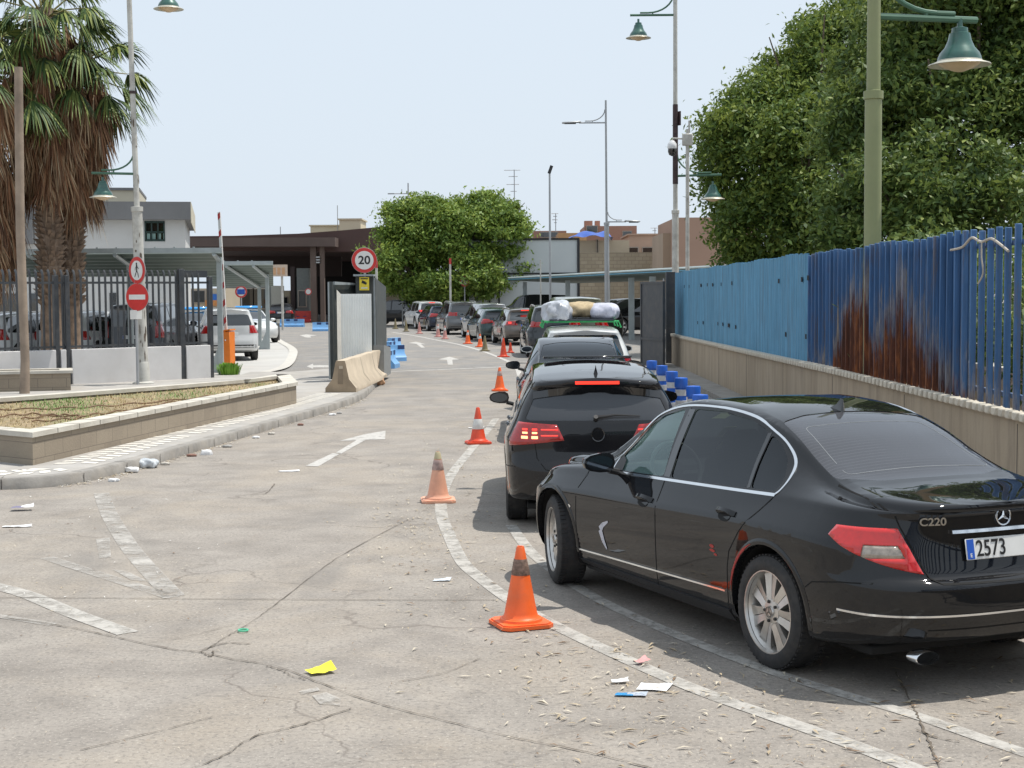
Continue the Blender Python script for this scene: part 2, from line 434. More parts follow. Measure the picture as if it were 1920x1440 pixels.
def wheel(parent, x, y, r, wd, side, steer=0, spokes=7, rimr=None, simple=False, hub=False):
    """side=+1: outer face towards +y"""
    T = Matrix.Translation((x, y, r)) @ Matrix.Rotation(steer, 4, 'Z') @ Matrix.Rotation(-side * PI / 2, 4, 'X')
    rr = rimr or r * .72; h = wd / 2
    n = 40 if not simple else 20
    root = MB()
    root.lathe([(rr - .012, -h * .9), (rr + .012, -h), (r - .03, -h * .98), (r - .006, -h * .82), (r, -h * .6), (r, h * .6), (r - .006, h * .82), (r - .03, h * .98), (rr + .012, h), (rr - .008, h * .88)], tyre_m, n, M=T, close=True)
    if not simple:
        for k in range(60):                      # tread blocks along both shoulders
            a = 2 * PI * k / 60
            for zz in (-h * .62, h * .62):
                root.box((0, 0, 0), (.006, .016, h * .34), tyre_m, M=T @ Matrix.Rotation(a, 4, 'Z') @ Matrix.Translation((r + .001, 0, zz)))
    w_ = root.build('wheel', parent, smooth=None)
    rb = MB(); zf = h * .55
    rb.lathe([(rr - .035, -h * .8), (rr - .03, zf - .03), (rr - .014, zf + .01), (rr, zf + .03), (rr + .004, h * .93), (rr - .006, h * .93), (rr - .012, zf + .025)], rim_m, n, M=T)
    rb.lathe([(.001, -.0), (rr - .03, -.0)], rimdk_m, n, M=T)
    sw = rr * (.30 if spokes == 7 else .36)
    for k in range(spokes):
        a = 2 * PI * k / spokes + .3
        Mk = T @ Matrix.Rotation(a, 4, 'Z')
        for g in ((-1, 1) if simple is False else (0,)):
            if g == 0:
                pr = [(.04, -sw * .5), (rr - .012, -sw * .5), (rr - .012, sw * .5), (.04, sw * .5)]
            else:
                pr = [(.05, g * .001), (rr - .01, g * .003), (rr - .012, g * rr * .30), (rr * .80, g * rr * .245), (rr * .52, g * rr * .185), (.06, g * .036)]
                if g < 0: pr = pr[::-1]
            vs = [Mk @ Vector((p[0], p[1], zf + (-.006 if abs(p[1]) < .006 else .002) + .018 * (1 - p[0] / rr))) for p in pr] + [Mk @ Vector((p[0], p[1], zf - .045)) for p in pr]
            m_ = len(pr); rb.add(vs, [tuple(range(m_))] + [(i, (i + 1) % m_, m_ + (i + 1) % m_, m_ + i) for i in range(m_)], rim_m)
    rb.lathe([(.001, zf + .028), (.030, zf + .027), (.034, zf + .018), (.070, zf + .012), (.078, zf - .02)], rim_m, 20, M=T)
    if not simple:
        for k in range(5):
            a = 2 * PI * k / 5; rb.lathe([(.001, .012), (.009, .011), (.010, -.004)], rimdk_m, 8, M=T @ Matrix.Rotation(a, 4, 'Z') @ Matrix.Translation((.056, 0, zf + .012)))
    ro = rb.build('rim', w_)
    if hub:
        hb = MB(); Th = T @ Matrix.Translation((0, 0, zf + .03))
        hb.lathe([(.030, 0), (.030, .002), (.026, .002), (.026, 0)], gloss_blk, 20, M=Th)
        for k in range(3):
            hb.box((0, 0, 0), (.024, .004, .002), gloss_blk, M=Th @ Matrix.Rotation(k * 2 * PI / 3 + .5, 4, 'Z') @ Matrix.Translation((.013, 0, 0.001)))
        hb.build('hub_emblem', w_)
    return w_
def mirror(parent, x, y, z, side, pm, s=1.0, clear=True):
    mb = MB()
    vs = []; fs = []; nx, ny = 7, 12
    for i in range(nx):                          # shell from the front (x+) to the glass (x-)
        t = i / (nx - 1); k = math.sqrt(max(0, 1 - (1 - t) ** 2.2)) * .99 + .01
        for j in range(ny):
            a = 2 * PI * j / ny; c_, s_ = math.cos(a), math.sin(a)
            c2 = abs(c_) ** .75 * (1 if c_ > 0 else -1); s2 = abs(s_) ** .75 * (1 if s_ > 0 else -1)
            vs.append((x + (.13 * (1 - t) + .02 * c2 * (-side) * 0) * s, y + side * (.115 + .115 * c2 * k) * s, z + (.064 * s2 * k * (1 - .18 * c2)) * s))
    for i in range(nx - 1):
        for j in range(ny): fs.append((i * ny + j, i * ny + (j + 1) % ny, (i + 1) * ny + (j + 1) % ny, (i + 1) * ny + j))
    fs.append(tuple(range((nx - 1) * ny, nx * ny))); mb.add(vs, fs, pm, True)
    mb.tube([(x + .03 * s, y + side * .03 * s, z - .055 * s), (x + .045 * s, y - side * .05 * s, z - .075 * s)], .022 * s, blkplas, 8)
    o = mb.build('wing_mirror', parent)
    g = MB(); vs = [(x - .002, y + side * (.115 + .098 * math.cos(2 * PI * j / 14)) * s, z + .049 * math.sin(2 * PI * j / 14) * s) for j in range(14)]
    g.add(vs, [tuple(range(14))], mat('mirror glass', (.10, .115, .13), .06, 1.0, var=0)); g.build('mirror_glass', o)
    return o
class Car:
    def __init__(s, S, label, cat, loc, heading, pm, name='parked_car', group=None, res=1.0, clear=False, simple=False, glass=None, trim=None, steer=0, spokes=7, scale=1.0):
        """heading: world direction the nose points to, as an (x, y) pair"""
        s.S = S; s.pm = pm; s.simple = simple
        s.root = thing(name, label, cat, loc, math.atan2(heading[1], heading[0]), group)
        s.root.scale = (scale,) * 3
        s.bm = body_bm(S, res); s.bm.normal_update()
        s.bvh = BVHTree.FromBMesh(s.bm)
        g_side = glass or (glass_tint if not simple else glass_dark)
        r, wd = S['r'], .215
        # windows
        def side_pre(zlo, x0, x1): return lambda f: f.calc_center_median().z > zlo - .06 and x0 - .1 < f.calc_center_median().x < x1 + .1 and abs(f.calc_center_median().y) > .35
        s.parts = {}
        for k, pl in enumerate(S['side']):
            q = rounded(pl, .035, 3); zl = min(p[1] for p in pl); x0 = min(p[0] for p in pl); x1 = max(p[0] for p in pl)
            fs = cut(s.bm, poly_planes(q, 'y'), side_pre(zl, x0, x1)); s.bm.normal_update()
            for sg in (1, -1):
                ff = [f for f in fs if f.calc_center_median().y * sg > 0]
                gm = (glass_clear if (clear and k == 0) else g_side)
                detach(s.bm, ff, 'side_window', gm, s.root, -.006)
            bmesh.ops.delete(s.bm, geom=fs, context='FACES')
        for nm, key in (('windscreen', 'wind'), ('rear_window', 'rearg')):
            ax, pl, rad = S[key]
            q = rounded(pl, rad, 4)
            if ax == 'z': 
                x0 = min(p[0] for p in pl); x1 = max(p[0] for p in pl); pre = lambda f: x0 - .12 < f.calc_center_median().x < x1 + .12 and f.calc_center_median().z > S['gz']
            else: pre = lambda f: (f.calc_center_median().x < S['gx']) and f.calc_center_median().z > S['gz']
            fs = cut(s.bm, poly_planes(q, ax), pre); s.bm.normal_update()
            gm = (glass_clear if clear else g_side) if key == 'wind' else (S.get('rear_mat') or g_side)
            s.parts[key] = detach(s.bm, fs, nm, gm, s.root, -.006 if key == 'wind' else S.get('rg_off', -.004))
            bmesh.ops.delete(s.bm, geom=fs, context='FACES')
        # lamps
        for (planes, x0, m_, nm, subs) in S['lamps']:
            pre = (lambda f: f.calc_center_median().x < x0) if x0 < 0 else (lambda f: f.calc_center_median().x > x0)
            for sg in (1, -1):
                pp = [((c[0], c[1] * sg, c[2]), (n[0], n[1] * sg, n[2])) for c, n in planes]
                p2 = lambda f: pre(f) and f.calc_center_median().y * sg > .05 and f.calc_center_median().z > .3
                fs = cut(s.bm, pp, p2); s.bm.normal_update()
                rest = fs; mir_ = lambda pc: ((pc[0][0], pc[0][1] * sg, pc[0][2]), (pc[1][0], pc[1][1] * sg, pc[1][2]))
                for (sub, sm, snm) in subs:
                    for pcut in sub:
                        pc = mir_(pcut)
                        g2 = list({v for f in rest for v in f.verts}) + list({e for f in rest for e in f.edges}) + list(rest)
                        bmesh.ops.bisect_plane(s.bm, geom=g2, plane_co=pc[0], plane_no=pc[1], dist=1e-5)
                        rest = cut(s.bm, pp, p2)
                s.bm.normal_update(); picked = []
                for (sub, sm, snm) in subs:
                    pcs = [mir_(q) for q in sub]
                    ins = [f for f in rest if all((f.calc_center_median() - Vector(c)).dot(Vector(n)) <= 1e-6 for c, n in pcs)]
                    picked.append((ins, sm, snm))
                allin = set(f for ins, _, _ in picked for f in ins)
                lamp = detach(s.bm, [f for f in rest if f not in allin], nm, m_, s.root, .005, rim=.012)
                for ins, sm, snm in picked: detach(s.bm, ins, snm, sm, lamp or s.root, .004, rim=.01)
                dead = rest
                bmesh.ops.delete(s.bm, geom=dead, context='FACES')
        # wheel arches
        for xw in (S['xw'][0], S['xw'][1]):
            Ra = r + S.get('arch', .045); q = [(xw + Ra * math.cos(2 * PI * k / 28), r + .01 + Ra * math.sin(2 * PI * k / 28)) for k in range(28)]
            pre = lambda f: abs(f.calc_center_median().x - xw) < Ra + .1 and abs(f.calc_center_median().y) > .40 and f.calc_center_median().z < r + Ra + .15
            fs = cut(s.bm, poly_planes(q, 'y'), pre)
            bmesh.ops.delete(s.bm, geom=fs, context='FACES')
            for sg in (1, -1):
                lb = MB(); vs = []; fc = []; nn = 22
                ring = []
                for k in range(nn + 1):
                    a = -.10 + (PI + .2) * k / nn; x = xw + (Ra + .004) * math.cos(a); z = r + .01 + (Ra + .004) * math.sin(a)
                    yo = s.yside(x + .02 * math.cos(a), z + .02 * math.sin(a)) or S['w'][len(S['w']) // 2][1]
                    ring.append((x, z, yo, a))
                for (x, z, yo, a) in ring: vs += [(x, sg * (yo - .012), z), (x, sg * .46, z)]
                for k in range(nn): fc.append((2 * k, 2 * k + 1, 2 * k + 3, 2 * k + 2))
                lb.add(vs, fc, liner_m, True)
                lb.add([(x, sg * .46, z) for (x, z, _, _) in ring], [tuple(range(nn + 1))], liner_m)
                if not simple:
                    vs = []; fc = []
                    for (x, z, yo, a) in ring:
                        c_, s_ = math.cos(a), math.sin(a)
                        vs += [(x - .010 * c_, sg * (yo - .03), z - .010 * s_), (x - .004 * c_, sg * (yo + .006), z - .004 * s_), (x + .012 * c_, sg * (yo + .008), z + .012 * s_), (x + .030 * c_, sg * (yo + .001), z + .030 * s_)]
                    for k in range(nn):
                        for u in range(3): fc.append((4 * k + u, 4 * k + u + 1, 4 * k + u + 5, 4 * k + u + 4))
                    lb.add(vs, fc, trim or pm, True)
                lb.build('wheel_arch', s.root)
        me = bpy.data.meshes.new('body'); s.bm.to_mesh(me); s.bm.free(); me.materials.append(pm)
        try: me.set_sharp_from_angle(angle=R(50))
        except Exception: pass
        s.body = bpy.data.objects.new('body', me); col.objects.link(s.body); s.body.parent = s.root
        for xw, stx in ((S['xw'][0], 0), (S['xw'][1], steer)):
            for sg in (1, -1): wheel(s.root, xw, sg * (S['track'] / 2), r, wd, sg, stx, spokes=spokes, simple=simple, hub=S.get('hub', False), rimr=S.get('rimr'))
        for sg in (1, -1): mirror(s.root, S['mir'][0], sg * S['mir'][1], S['mir'][2], sg, S.get('mirm') or pm, S.get('mirs', 1.0))
    def yside(s, x, z):
        h = s.bvh.ray_cast(Vector((x, 2.0, z)), Vector((0, -1, 0)))
        return h[0].y if h[0] is not None else None
    def side(s, x, z, o=0.0, sg=1):
        h = s.bvh.ray_cast(Vector((x, 2.0, z)), Vector((0, -1, 0)))
        if h[0] is None: return Vector((x, sg * .8, z))
        p = h[0] + h[1] * o; return Vector((p.x, p.y * sg, p.z))
    def back(s, y, z, o=0.0, front=False):
        h = s.bvh.ray_cast(Vector((-4.0 if not front else 4.0, y, z)), Vector((1 if not front else -1, 0, 0)))
        if h[0] is None: return Vector((-2.2, y, z))
        return h[0] + h[1] * o
    def frame(s, y, z, o=0.0):
        p = s.back(y, z, 0); n = (s.back(y, z, 1.0) - p).normalized(); X = Vector((0, 0, 1)).cross(n).normalized(); Y = n.cross(X)
        M = Matrix((X, Y, n)).transposed().to_4x4(); M.translation = p + n * o; return M
    def top(s, x, y, o=0.0):
        h = s.bvh.ray_cast(Vector((x, y, 3)), Vector((0, 0, -1)))
        if h[0] is None: return Vector((x, y, 1.0))
        return h[0] + h[1] * o
    def ribbon(s, pts, wd, m, name, fn, o=.003, both=True, th=.004, parent=None):
        """a raised strip that follows the bodywork; pts in the plane fn takes"""
        for sg in ((1, -1) if both else (1,)):
            mb = MB(); vs = []; n = len(pts)
            for i, p in enumerate(pts):
                a = Vector(pts[max(0, i - 1)]); b = Vector(pts[min(n - 1, i + 1)]); d = (b - a).normalized(); nn = Vector((-d.y, d.x))
                ww = wd[i] if isinstance(wd, (list, tuple)) else wd
                q0 = Vector(p) + nn * ww / 2; q1 = Vector(p) - nn * ww / 2
                for (q, oo) in ((q0, -.003), (q0, o), (q1, o), (q1, -.003)):
                    v = fn(q[0], q[1], oo)
                    if both: v = Vector((v.x, abs(v.y) * sg, v.z))
                    vs.append(v)
            fs = []
            for i in range(n - 1):
                for k in range(3): fs.append((4 * i + k, 4 * i + k + 1, 4 * i + 4 + k + 1, 4 * i + 4 + k))
            fs += [(0, 1, 2, 3), (4 * n - 4, 4 * n - 3, 4 * n - 2, 4 * n - 1)]
            mb.add(vs, fs, m, True); o_ = mb.build(name, parent or s.root)
        return o_
    def seams(s, lines, fn=None, both=True, w=.007):
        mb = MB(); fn = fn or s.side
        for pts in lines:
            P = [Vector((p[0], p[1], 0)) for p in pts]
            dn = []
            for i in range(len(P) - 1):
                k = max(1, int((P[i + 1] - P[i]).length / .05))
                for j in range(k): dn.append(P[i].lerp(P[i + 1], j / k))
            dn.append(P[-1]); n = len(dn)
            for sg in ((1, -1) if both else (1,)):
                vs = []
                for i, p in enumerate(dn):
                    d = (dn[min(n - 1, i + 1)] - dn[max(0, i - 1)]).normalized(); nn = Vector((-d.y, d.x, 0)) * w / 2
                    for q in (p + nn, p - nn):
                        v = fn(q.x, q.y, .0015)
                        if both: v = Vector((v.x, abs(v.y) * sg, v.z))
                        vs.append(v)
                mb.add(vs, [(2 * i, 2 * i + 1, 2 * i + 3, 2 * i + 2) for i in range(n - 1)], seam_m)
        return mb.build('panel_gap', s.body)
    def handles(s, pts, m, cham=True):
        for (x, z) in pts:
            for sg in (1, -1):
                mb = MB(); n = 9; vs = []; fs = []
                for i in range(n):
                    t = i / (n - 1); xx = x - .105 + .21 * t; b = math.sin(PI * t) ** .5
                    for (dz, oo) in ((.016, .004), (.014, .004 + .036 * b), (-.008, .004 + .040 * b), (-.014, .012)):
                        vs.append(s.side(xx, z + dz, oo, sg))
                for i in range(n - 1):
                    for k in range(3): fs.append((4 * i + k, 4 * i + k + 1, 4 * i + 5 + k, 4 * i + 4 + k))
                mb.add(vs, fs, m, True)
                vs = [s.side(x + .070 * math.cos(a * PI / 8), z - .016 + .034 * math.sin(a * PI / 8), .0025, sg) for a in range(16)]
                mb.add(vs, [tuple(range(16))], mat('handle recess', (.006, .006, .006), .55, var=0, spec=.2))
                mb.build('door_handle', s.root)
    def plate(s, txt, zc, yc=0, lean=0.0, m=plate_w, w=.52, h=.11, off=.02, eu=True, x=None):
        M = s.frame(yc, zc, off)
        mb = MB(); mb.box(None, (w, h, .008), m, M=M, bev=.004)
        if eu: mb.box(None, (.045, h - .008, .003), plate_b, M=M @ Matrix.Translation((-w / 2 + .028, 0, .005)))
        o = mb.build('number_plate', s.root)
        if txt:
            text('plate_characters', txt, .118, ink, M @ Matrix.Translation((-w / 2 + .062, -.003, .0065)), o, .0006, 'LEFT', .0012, .84)
            text('country_letter', 'E', .028, plate_w, M @ Matrix.Translation((-w / 2 + .028, -.032, .0075)), o, .0004, 'CENTER', .0005)
        return o
    def interior(s, xs=((.25, .37), (.25, -.37), (-.62, .37), (-.62, -.37)), wheel_side=1, floor=(-1.5, 1.35), dx=0.0):
        mb = MB()
        mb.box(((floor[0] + floor[1]) / 2, 0, .40), (floor[1] - floor[0], 1.5, .04), dash_m)
        mb.prism([(1.30, .46), (1.35, .90), (1.02, .90), (.86, .84), (.80, .46)], -.70, .70, dash_m, M=Matrix.Translation((dx, 0, 0)) @ Matrix.Rotation(PI / 2, 4, 'X'))
        mb.box((-1.38, 0, .66), (.12, 1.42, .50), dash_m, bev=.03)
        mb.build('dashboard', s.root)
        for (x, y) in xs:
            x += dx * .8
            q = MB(); q.box((x, y, .50), (.50, .50, .16), seat_m, bev=.05)
            q.box(None, (.13, .48, .60), seat_m, bev=.05, M=Matrix.Translation((x - .30, y, .80)) @ Matrix.Rotation(-.25, 4, 'Y'))
            q.box(None, (.09, .26, .16), seat_m, bev=.035, M=Matrix.Translation((x - .385, y, 1.15)) @ Matrix.Rotation(-.15, 4, 'Y'))
            q.build('seat', s.root)
        w_ = MB(); Mw = Matrix.Translation((.70 + dx * .9, .37 * wheel_side, .90)) @ Matrix.Rotation(-1.15, 4, 'Y')
        w_.lathe([(.185 + .014 * math.cos(a * PI / 4), .014 * math.sin(a * PI / 4)) for a in range(8)], mat('steering wheel grey', (.30, .31, .30), .5), 28, M=Mw, close=True)
        for a in (0.2, 2.94, 4.71): w_.box(None, (.17, .03, .012), dash_m, M=Mw @ Matrix.Rotation(a, 4, 'Z') @ Matrix.Translation((.09, 0, 0)))
        w_.lathe([(.001, .02), (.05, .018), (.06, -.02)], dash_m, 14, M=Mw); w_.build('steering_wheel', s.root)
def sedan_spec(L=1.0):
    S = dict(r=.317, rimr=.232, xw=(-1.38, 1.38), track=1.545, re=(-1.70, -2.40, 2.9), fe=(1.45, 2.18, 2.5), gz=.9, gx=-1.5, hub=True, arch=.05)
    S['zb'] = [(-2.40, .30), (-2.1, .25), (-1.7, .21), (-1.0, .19), (1.0, .18), (1.6, .18), (2.18, .22)]
    S['w'] = [(-2.40, .86), (-1.9, .872), (-1.38, .885), (-.8, .875), (.6, .875), (1.38, .885), (1.7, .875), (2.18, .86)]
    S['zs'] = [(-2.40, .66), (-1.4, .70), (0, .66), (1.4, .62), (2.18, .55)]
    S['wb'] = [(-2.40, .78), (-2.0, .775), (-1.5, .785), (-.9, .792), (.4, .785), (.8, .79), (1.4, .80), (2.18, .76)]
    S['zbelt'] = [(-2.40, .935), (-2.1, .945), (-1.7, .960), (-1.3, .957), (0, .908), (.6, .876), (.9, .866), (1.2, .85), (1.7, .79), (2.0, .71), (2.18, .65)]
    S['wr'] = [(-2.40, .70), (-2.0, .66), (-1.75, .62), (-1.35, .575), (-.9, .56), (-.2, .575), (.15, .575), (.5, .615), (.8, .67), (1.05, .68), (2.18, .6)]
    S['zr'] = [(-2.40, .962), (-2.1, .990), (-1.85, 1.008), (-1.62, 1.045), (-1.4, 1.12), (-1.15, 1.235), (-.9, 1.312), (-.5, 1.376), (-.15, 1.386), (.1, 1.352), (.3, 1.285), (.55, 1.13), (.75, 1.0), (.9, .938), (1.2, .905), (1.7, .85), (2.0, .77), (2.18, .70)]
    S['zc'] = [(-2.40, .995), (-2.2, 1.012), (-1.9, 1.038), (-1.72, 1.065), (-1.5, 1.155), (-1.2, 1.28), (-.9, 1.365), (-.55, 1.408), (-.2, 1.422), (.05, 1.406), (.3, 1.338), (.6, 1.195), (.88, 1.045), (1.02, .985), (1.25, .955), (1.8, .905), (2.05, .83), (2.18, .75)]
    S['xr'] = [(.2, -2.24), (.33, -2.33), (.48, -2.385), (.575, -2.385), (.598, -2.372), (.615, -2.325), (.64, -2.302), (.86, -2.262), (.93, -2.262), (.965, -2.292), (1.0, -2.288), (1.03, -2.27)]
    S['xf'] = [(.2, 2.02), (.32, 2.15), (.5, 2.18), (.62, 2.15), (.72, 2.08), (.8, 2.0), (.95, 1.93)]
    S['side'] = [[(.60, .903), (.565, 1.02), (.43, 1.175), (.26, 1.285), (-.02, 1.348), (-.06, .926)],
                 [(-.15, .930), (-.14, 1.356), (-.45, 1.362), (-.75, 1.330), (-.94, 1.278), (-1.03, .966)],
                 [(-1.07, .968), (-.98, 1.262), (-1.10, 1.215), (-1.22, 1.138), (-1.30, 1.05), (-1.315, 1.0), (-1.30, .98)]]
    S['wind'] = ('z', [(.98, 0), (.95, .35), (.85, .60), (.26, .505), (.20, .3), (.18, 0), (.20, -.3), (.26, -.505), (.85, -.60), (.95, -.35)], .02)
    S['rearg'] = ('z', [(-1.73, 0), (-1.715, .35), (-1.63, .585), (-.97, .497), (-.895, .3), (-.875, 0), (-.895, -.3), (-.97, -.497), (-1.63, -.585), (-1.715, -.35)], [.02, .02, .06, .04, .02, .02, .02, .04, .06, .02])
    zt, zb_ = .875, .625
    tail = [((0, 0, zt), (0, 0, 1)), ((0, 0, zb_), (0, 0, -1)), ((-2.30, 0, zb_ - .005), (.50, 0, -1)), ((-1.90, 0, .84), (.9, 0, .42)), ((0, .60, zt), (0, -1, .42))]
    S['lamps'] = [(tail, -1.7, red_lens, 'tail_lamp', [([((0, 0, .788), (0, 0, 1)), ((0, 0, .722), (0, 0, -1)), ((-2.08, 0, 0), (1, 0, 0)), ((0, .600, .765), (0, -1, .42))], white_lens, 'reversing_lamp')]),
                  ([((0, 0, .70), (.28, 0, 1)), ((0, 0, .56), (0, 0, -1)), ((1.72, 0, 0), (-1, 0, 0)), ((0, .47, 0), (0, -1, 0))], 1.6, head_lens, 'headlamp', [])]
    S['mir'] = (.50, .83, .965)
    return S
def hatch_spec():
    S = dict(r=.318, rimr=.22, xw=(-1.31, 1.31), track=1.55, re=(-1.52, -2.11, 5.0), fe=(1.4, 2.15, 2.6), gz=.95, gx=-1.55, arch=.04)
    S['zb'] = [(-2.11, .27), (-1.6, .22), (-1.0, .18), (1.5, .18), (2.15, .22)]
    S['w'] = [(-2.11, .86), (-1.7, .88), (-1.31, .895), (-.7, .885), (.7, .88), (1.31, .893), (1.7, .88), (2.15, .85)]
    S['zs'] = [(-2.11, .72), (-1.3, .70), (0, .66), (1.4, .62), (2.15, .56)]
    S['wb'] = [(-2.11, .76), (-1.7, .785), (-1.0, .80), (.6, .795), (1.3, .80), (2.15, .76)]
    S['zbelt'] = [(-2.11, 1.02), (-1.5, 1.00), (-.8, .965), (0, .94), (.9, .925), (1.2, .90), (1.7, .83), (2.15, .70)]
    S['wr'] = [(-2.11, .62), (-1.6, .62), (-1.0, .61), (-.2, .605), (.4, .61), (.9, .65), (1.2, .69), (2.15, .6)]
    S['zr'] = [(-2.11, 1.29), (-1.8, 1.315), (-1.4, 1.345), (-.8, 1.375), (-.2, 1.385), (.3, 1.365), (.65, 1.27), (1.0, 1.11), (1.25, .985), (1.4, .945), (1.8, .87), (2.15, .74)]
    S['zc'] = [(-2.11, 1.375), (-1.8, 1.395), (-1.3, 1.425), (-.7, 1.447), (-.1, 1.452), (.3, 1.435), (.65, 1.335), (1.0, 1.175), (1.3, 1.03), (1.45, .99), (1.8, .93), (2.15, .78)]
    S['xr'] = [(.2, -1.98), (.33, -2.08), (.48, -2.115), (.60, -2.11), (.68, -2.075), (.9, -2.065), (1.0, -2.04), (1.12, -1.975), (1.255, -1.895), (1.295, -1.955), (1.35, -1.96), (1.39, -1.93)]
    S['xf'] = [(.2, 2.0), (.32, 2.12), (.5, 2.15), (.62, 2.12), (.72, 2.06), (.8, 2.0), (.95, 1.93)]
    S['side'] = [[(1.02, .935), (.95, 1.00), (.62, 1.24), (.32, 1.345), (.05, 1.358), (.02, .955)],
                 [(-.06, .96), (-.03, 1.360), (-.55, 1.355), (-.95, 1.34), (-1.02, .99)],
                 [(-1.06, .995), (-1.0, 1.335), (-1.30, 1.30), (-1.38, 1.10), (-1.34, 1.02)]]
    S['wind'] = ('z', [(1.25, 0), (1.22, .35), (1.12, .60), (.56, .53), (.50, .3), (.48, 0), (.50, -.3), (.56, -.53), (1.12, -.60), (1.22, -.35)], .02)
    S['rearg'] = ('x', [(-.69, 1.01), (-.65, .995), (.65, .995), (.69, 1.01), (.60, 1.20), (.52, 1.262), (0, 1.272), (-.52, 1.262), (-.60, 1.20)], .03)
    S['lamps'] = [([((0, 0, .935), (0, -.06, 1)), ((0, .50, .80), (0, -.10, -1)), ((-1.90, 0, 0), (1, 0, 0)), ((0, .36, .9), (0, -1, .5))], -1.5, red_lens, 'tail_lamp', []),
                  ([((0, 0, .74), (.28, 0, 1)), ((0, 0, .60), (0, 0, -1)), ((1.68, 0, 0), (-1, 0, 0)), ((0, .47, 0), (0, -1, 0))], 1.6, head_lens, 'headlamp', [])]
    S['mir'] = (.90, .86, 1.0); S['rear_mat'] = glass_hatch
    return S
def tall_spec(h=1.66, rear=2.28, front=2.25, w=.92, zl=.98, rad=.36, wb=1.40, lampz=(1.12, .92), lampin=.45, glassz=(1.08, 1.46), slope=.25):
    """estate cars, people carriers and off-roaders: straight back, glass to the rear"""
    S = dict(r=rad, xw=(-wb, wb), track=2 * w - .25, re=(-rear + .55, -rear, 4.2), fe=(front - .7, front, 2.7), gz=zl - .02, gx=-rear + .9, arch=.045)
    S['zb'] = [(-rear, .34), (-rear + .5, .26), (-1, .24), (1.3, .24), (front, .28)]
    S['w'] = [(-rear, w - .03), (-wb, w), (0, w - .015), (wb, w), (front, w - .05)]
    S['zs'] = [(-rear, zl - .25), (0, zl - .28), (wb, zl - .30), (front, zl - .36)]
    S['wb'] = [(-rear, w - .11), (-1, w - .09), (.6, w - .09), (1.3, w - .08), (front, w - .14)]
    S['zbelt'] = [(-rear, zl + .03), (-1, zl + .01), (.9, zl - .03), (1.3, zl - .06), (1.8, zl - .13), (front, zl - .28)]
    S['wr'] = [(-rear, w - .29), (-1.2, w - .27), (.2, w - .27), (.9, w - .22), (1.3, w - .18), (front, w - .3)]
    S['zr'] = [(-rear, h - .13), (-1.4, h - .09), (-.3, h - .065), (.25, h - .10), (.6, h - .22), (.95, zl + .2), (1.3, zl + .02), (1.5, zl - .02), (1.9, zl - .09), (front, zl - .22)]
    S['zc'] = [(-rear, h - .06), (-1.3, h - .015), (-.4, h), (.2, h - .03), (.55, h - .15), (.95, zl + .26), (1.3, zl + .09), (1.5, zl + .05), (1.9, zl - .02), (front, zl - .17)]
    S['xr'] = [(.3, -rear + .08), (.45, -rear), (.65, -rear), (.75, -rear + .05), (lampz[0], -rear + .07), (h - .2, -rear + slope), (h - .06, -rear + slope - .05)]
    S['xf'] = [(.3, front - .1), (.5, front), (.75, front - .03), (.95, front - .15)]
    a, b = zl + .005, h - .125
    S['side'] = [[(1.0, a - .01), (.62, b - .08), (.36, b), (.06, b + .01), (.03, a)], [(-.04, a), (-.04, b + .012), (-.92, b), (-.94, a + .01)], [(-1.0, a + .02), (-.98, b), (-rear + .55, b - .03), (-rear + .42, a + .05)]]
    S['wind'] = ('z', [(1.24, 0), (1.2, .35), (1.1, w - .28), (.5, w - .35), (.40, 0), (.5, -w + .35), (1.1, -w + .28), (1.2, -.35)], .02)
    S['rearg'] = ('x', [(-w + .22, glassz[0]), (w - .22, glassz[0]), (w - .33, glassz[1]), (-w + .33, glassz[1])], .06)
    S['lamps'] = [([((0, 0, lampz[0]), (0, 0, 1)), ((0, 0, lampz[1]), (0, 0, -1)), ((-rear + .33, 0, 0), (1, 0, 0)), ((0, lampin, 0), (0, -1, 0))], -rear + .7, red_lens, 'tail_lamp', []),
                  ([((0, 0, zl - .20), (.2, 0, 1)), ((0, 0, zl - .36), (0, 0, -1)), ((front - .45, 0, 0), (-1, 0, 0)), ((0, .5, 0), (0, -1, 0))], front - .6, head_lens, 'headlamp', [])]
    S['mir'] = (.9, w - .05, zl + .07)
    return S
# ---------------------------------------------------------------- nearest black saloon
black1 = paint('black car paint', (.008, .0085, .010), dust=.14)
S = sedan_spec(); S['rear_mat'] = glass_rear
rl1 = mat('bright red lens', (.56, .012, .010), .06, var=.12, scale=30, coat=1); rl2 = mat('grey clear lens', (.34, .29, .24), .12, .2, var=.35, scale=35, coat=1)
q_ = S['lamps'][0]; S['lamps'][0] = (q_[0], q_[1], rl1, q_[3], [(q_[4][0][0], rl2, q_[4][0][2])])
A1 = G(1452, 1256); A2 = G(1037, 1091)       # rear and front contact of the near wheels
hd = (A2 - A1).normalized(); left = Vector((-hd.y, hd.x, 0))
ctr = (A1 + A2) / 2 - left * (.7725 + .08)
c1 = Car(S, 'glossy black four-door saloon with chrome window trim, nearest the camera, number plate starting 2573', 'car', ctr, hd, black1, name='saloon_car', res=1.7, clear=True, steer=-R(15))
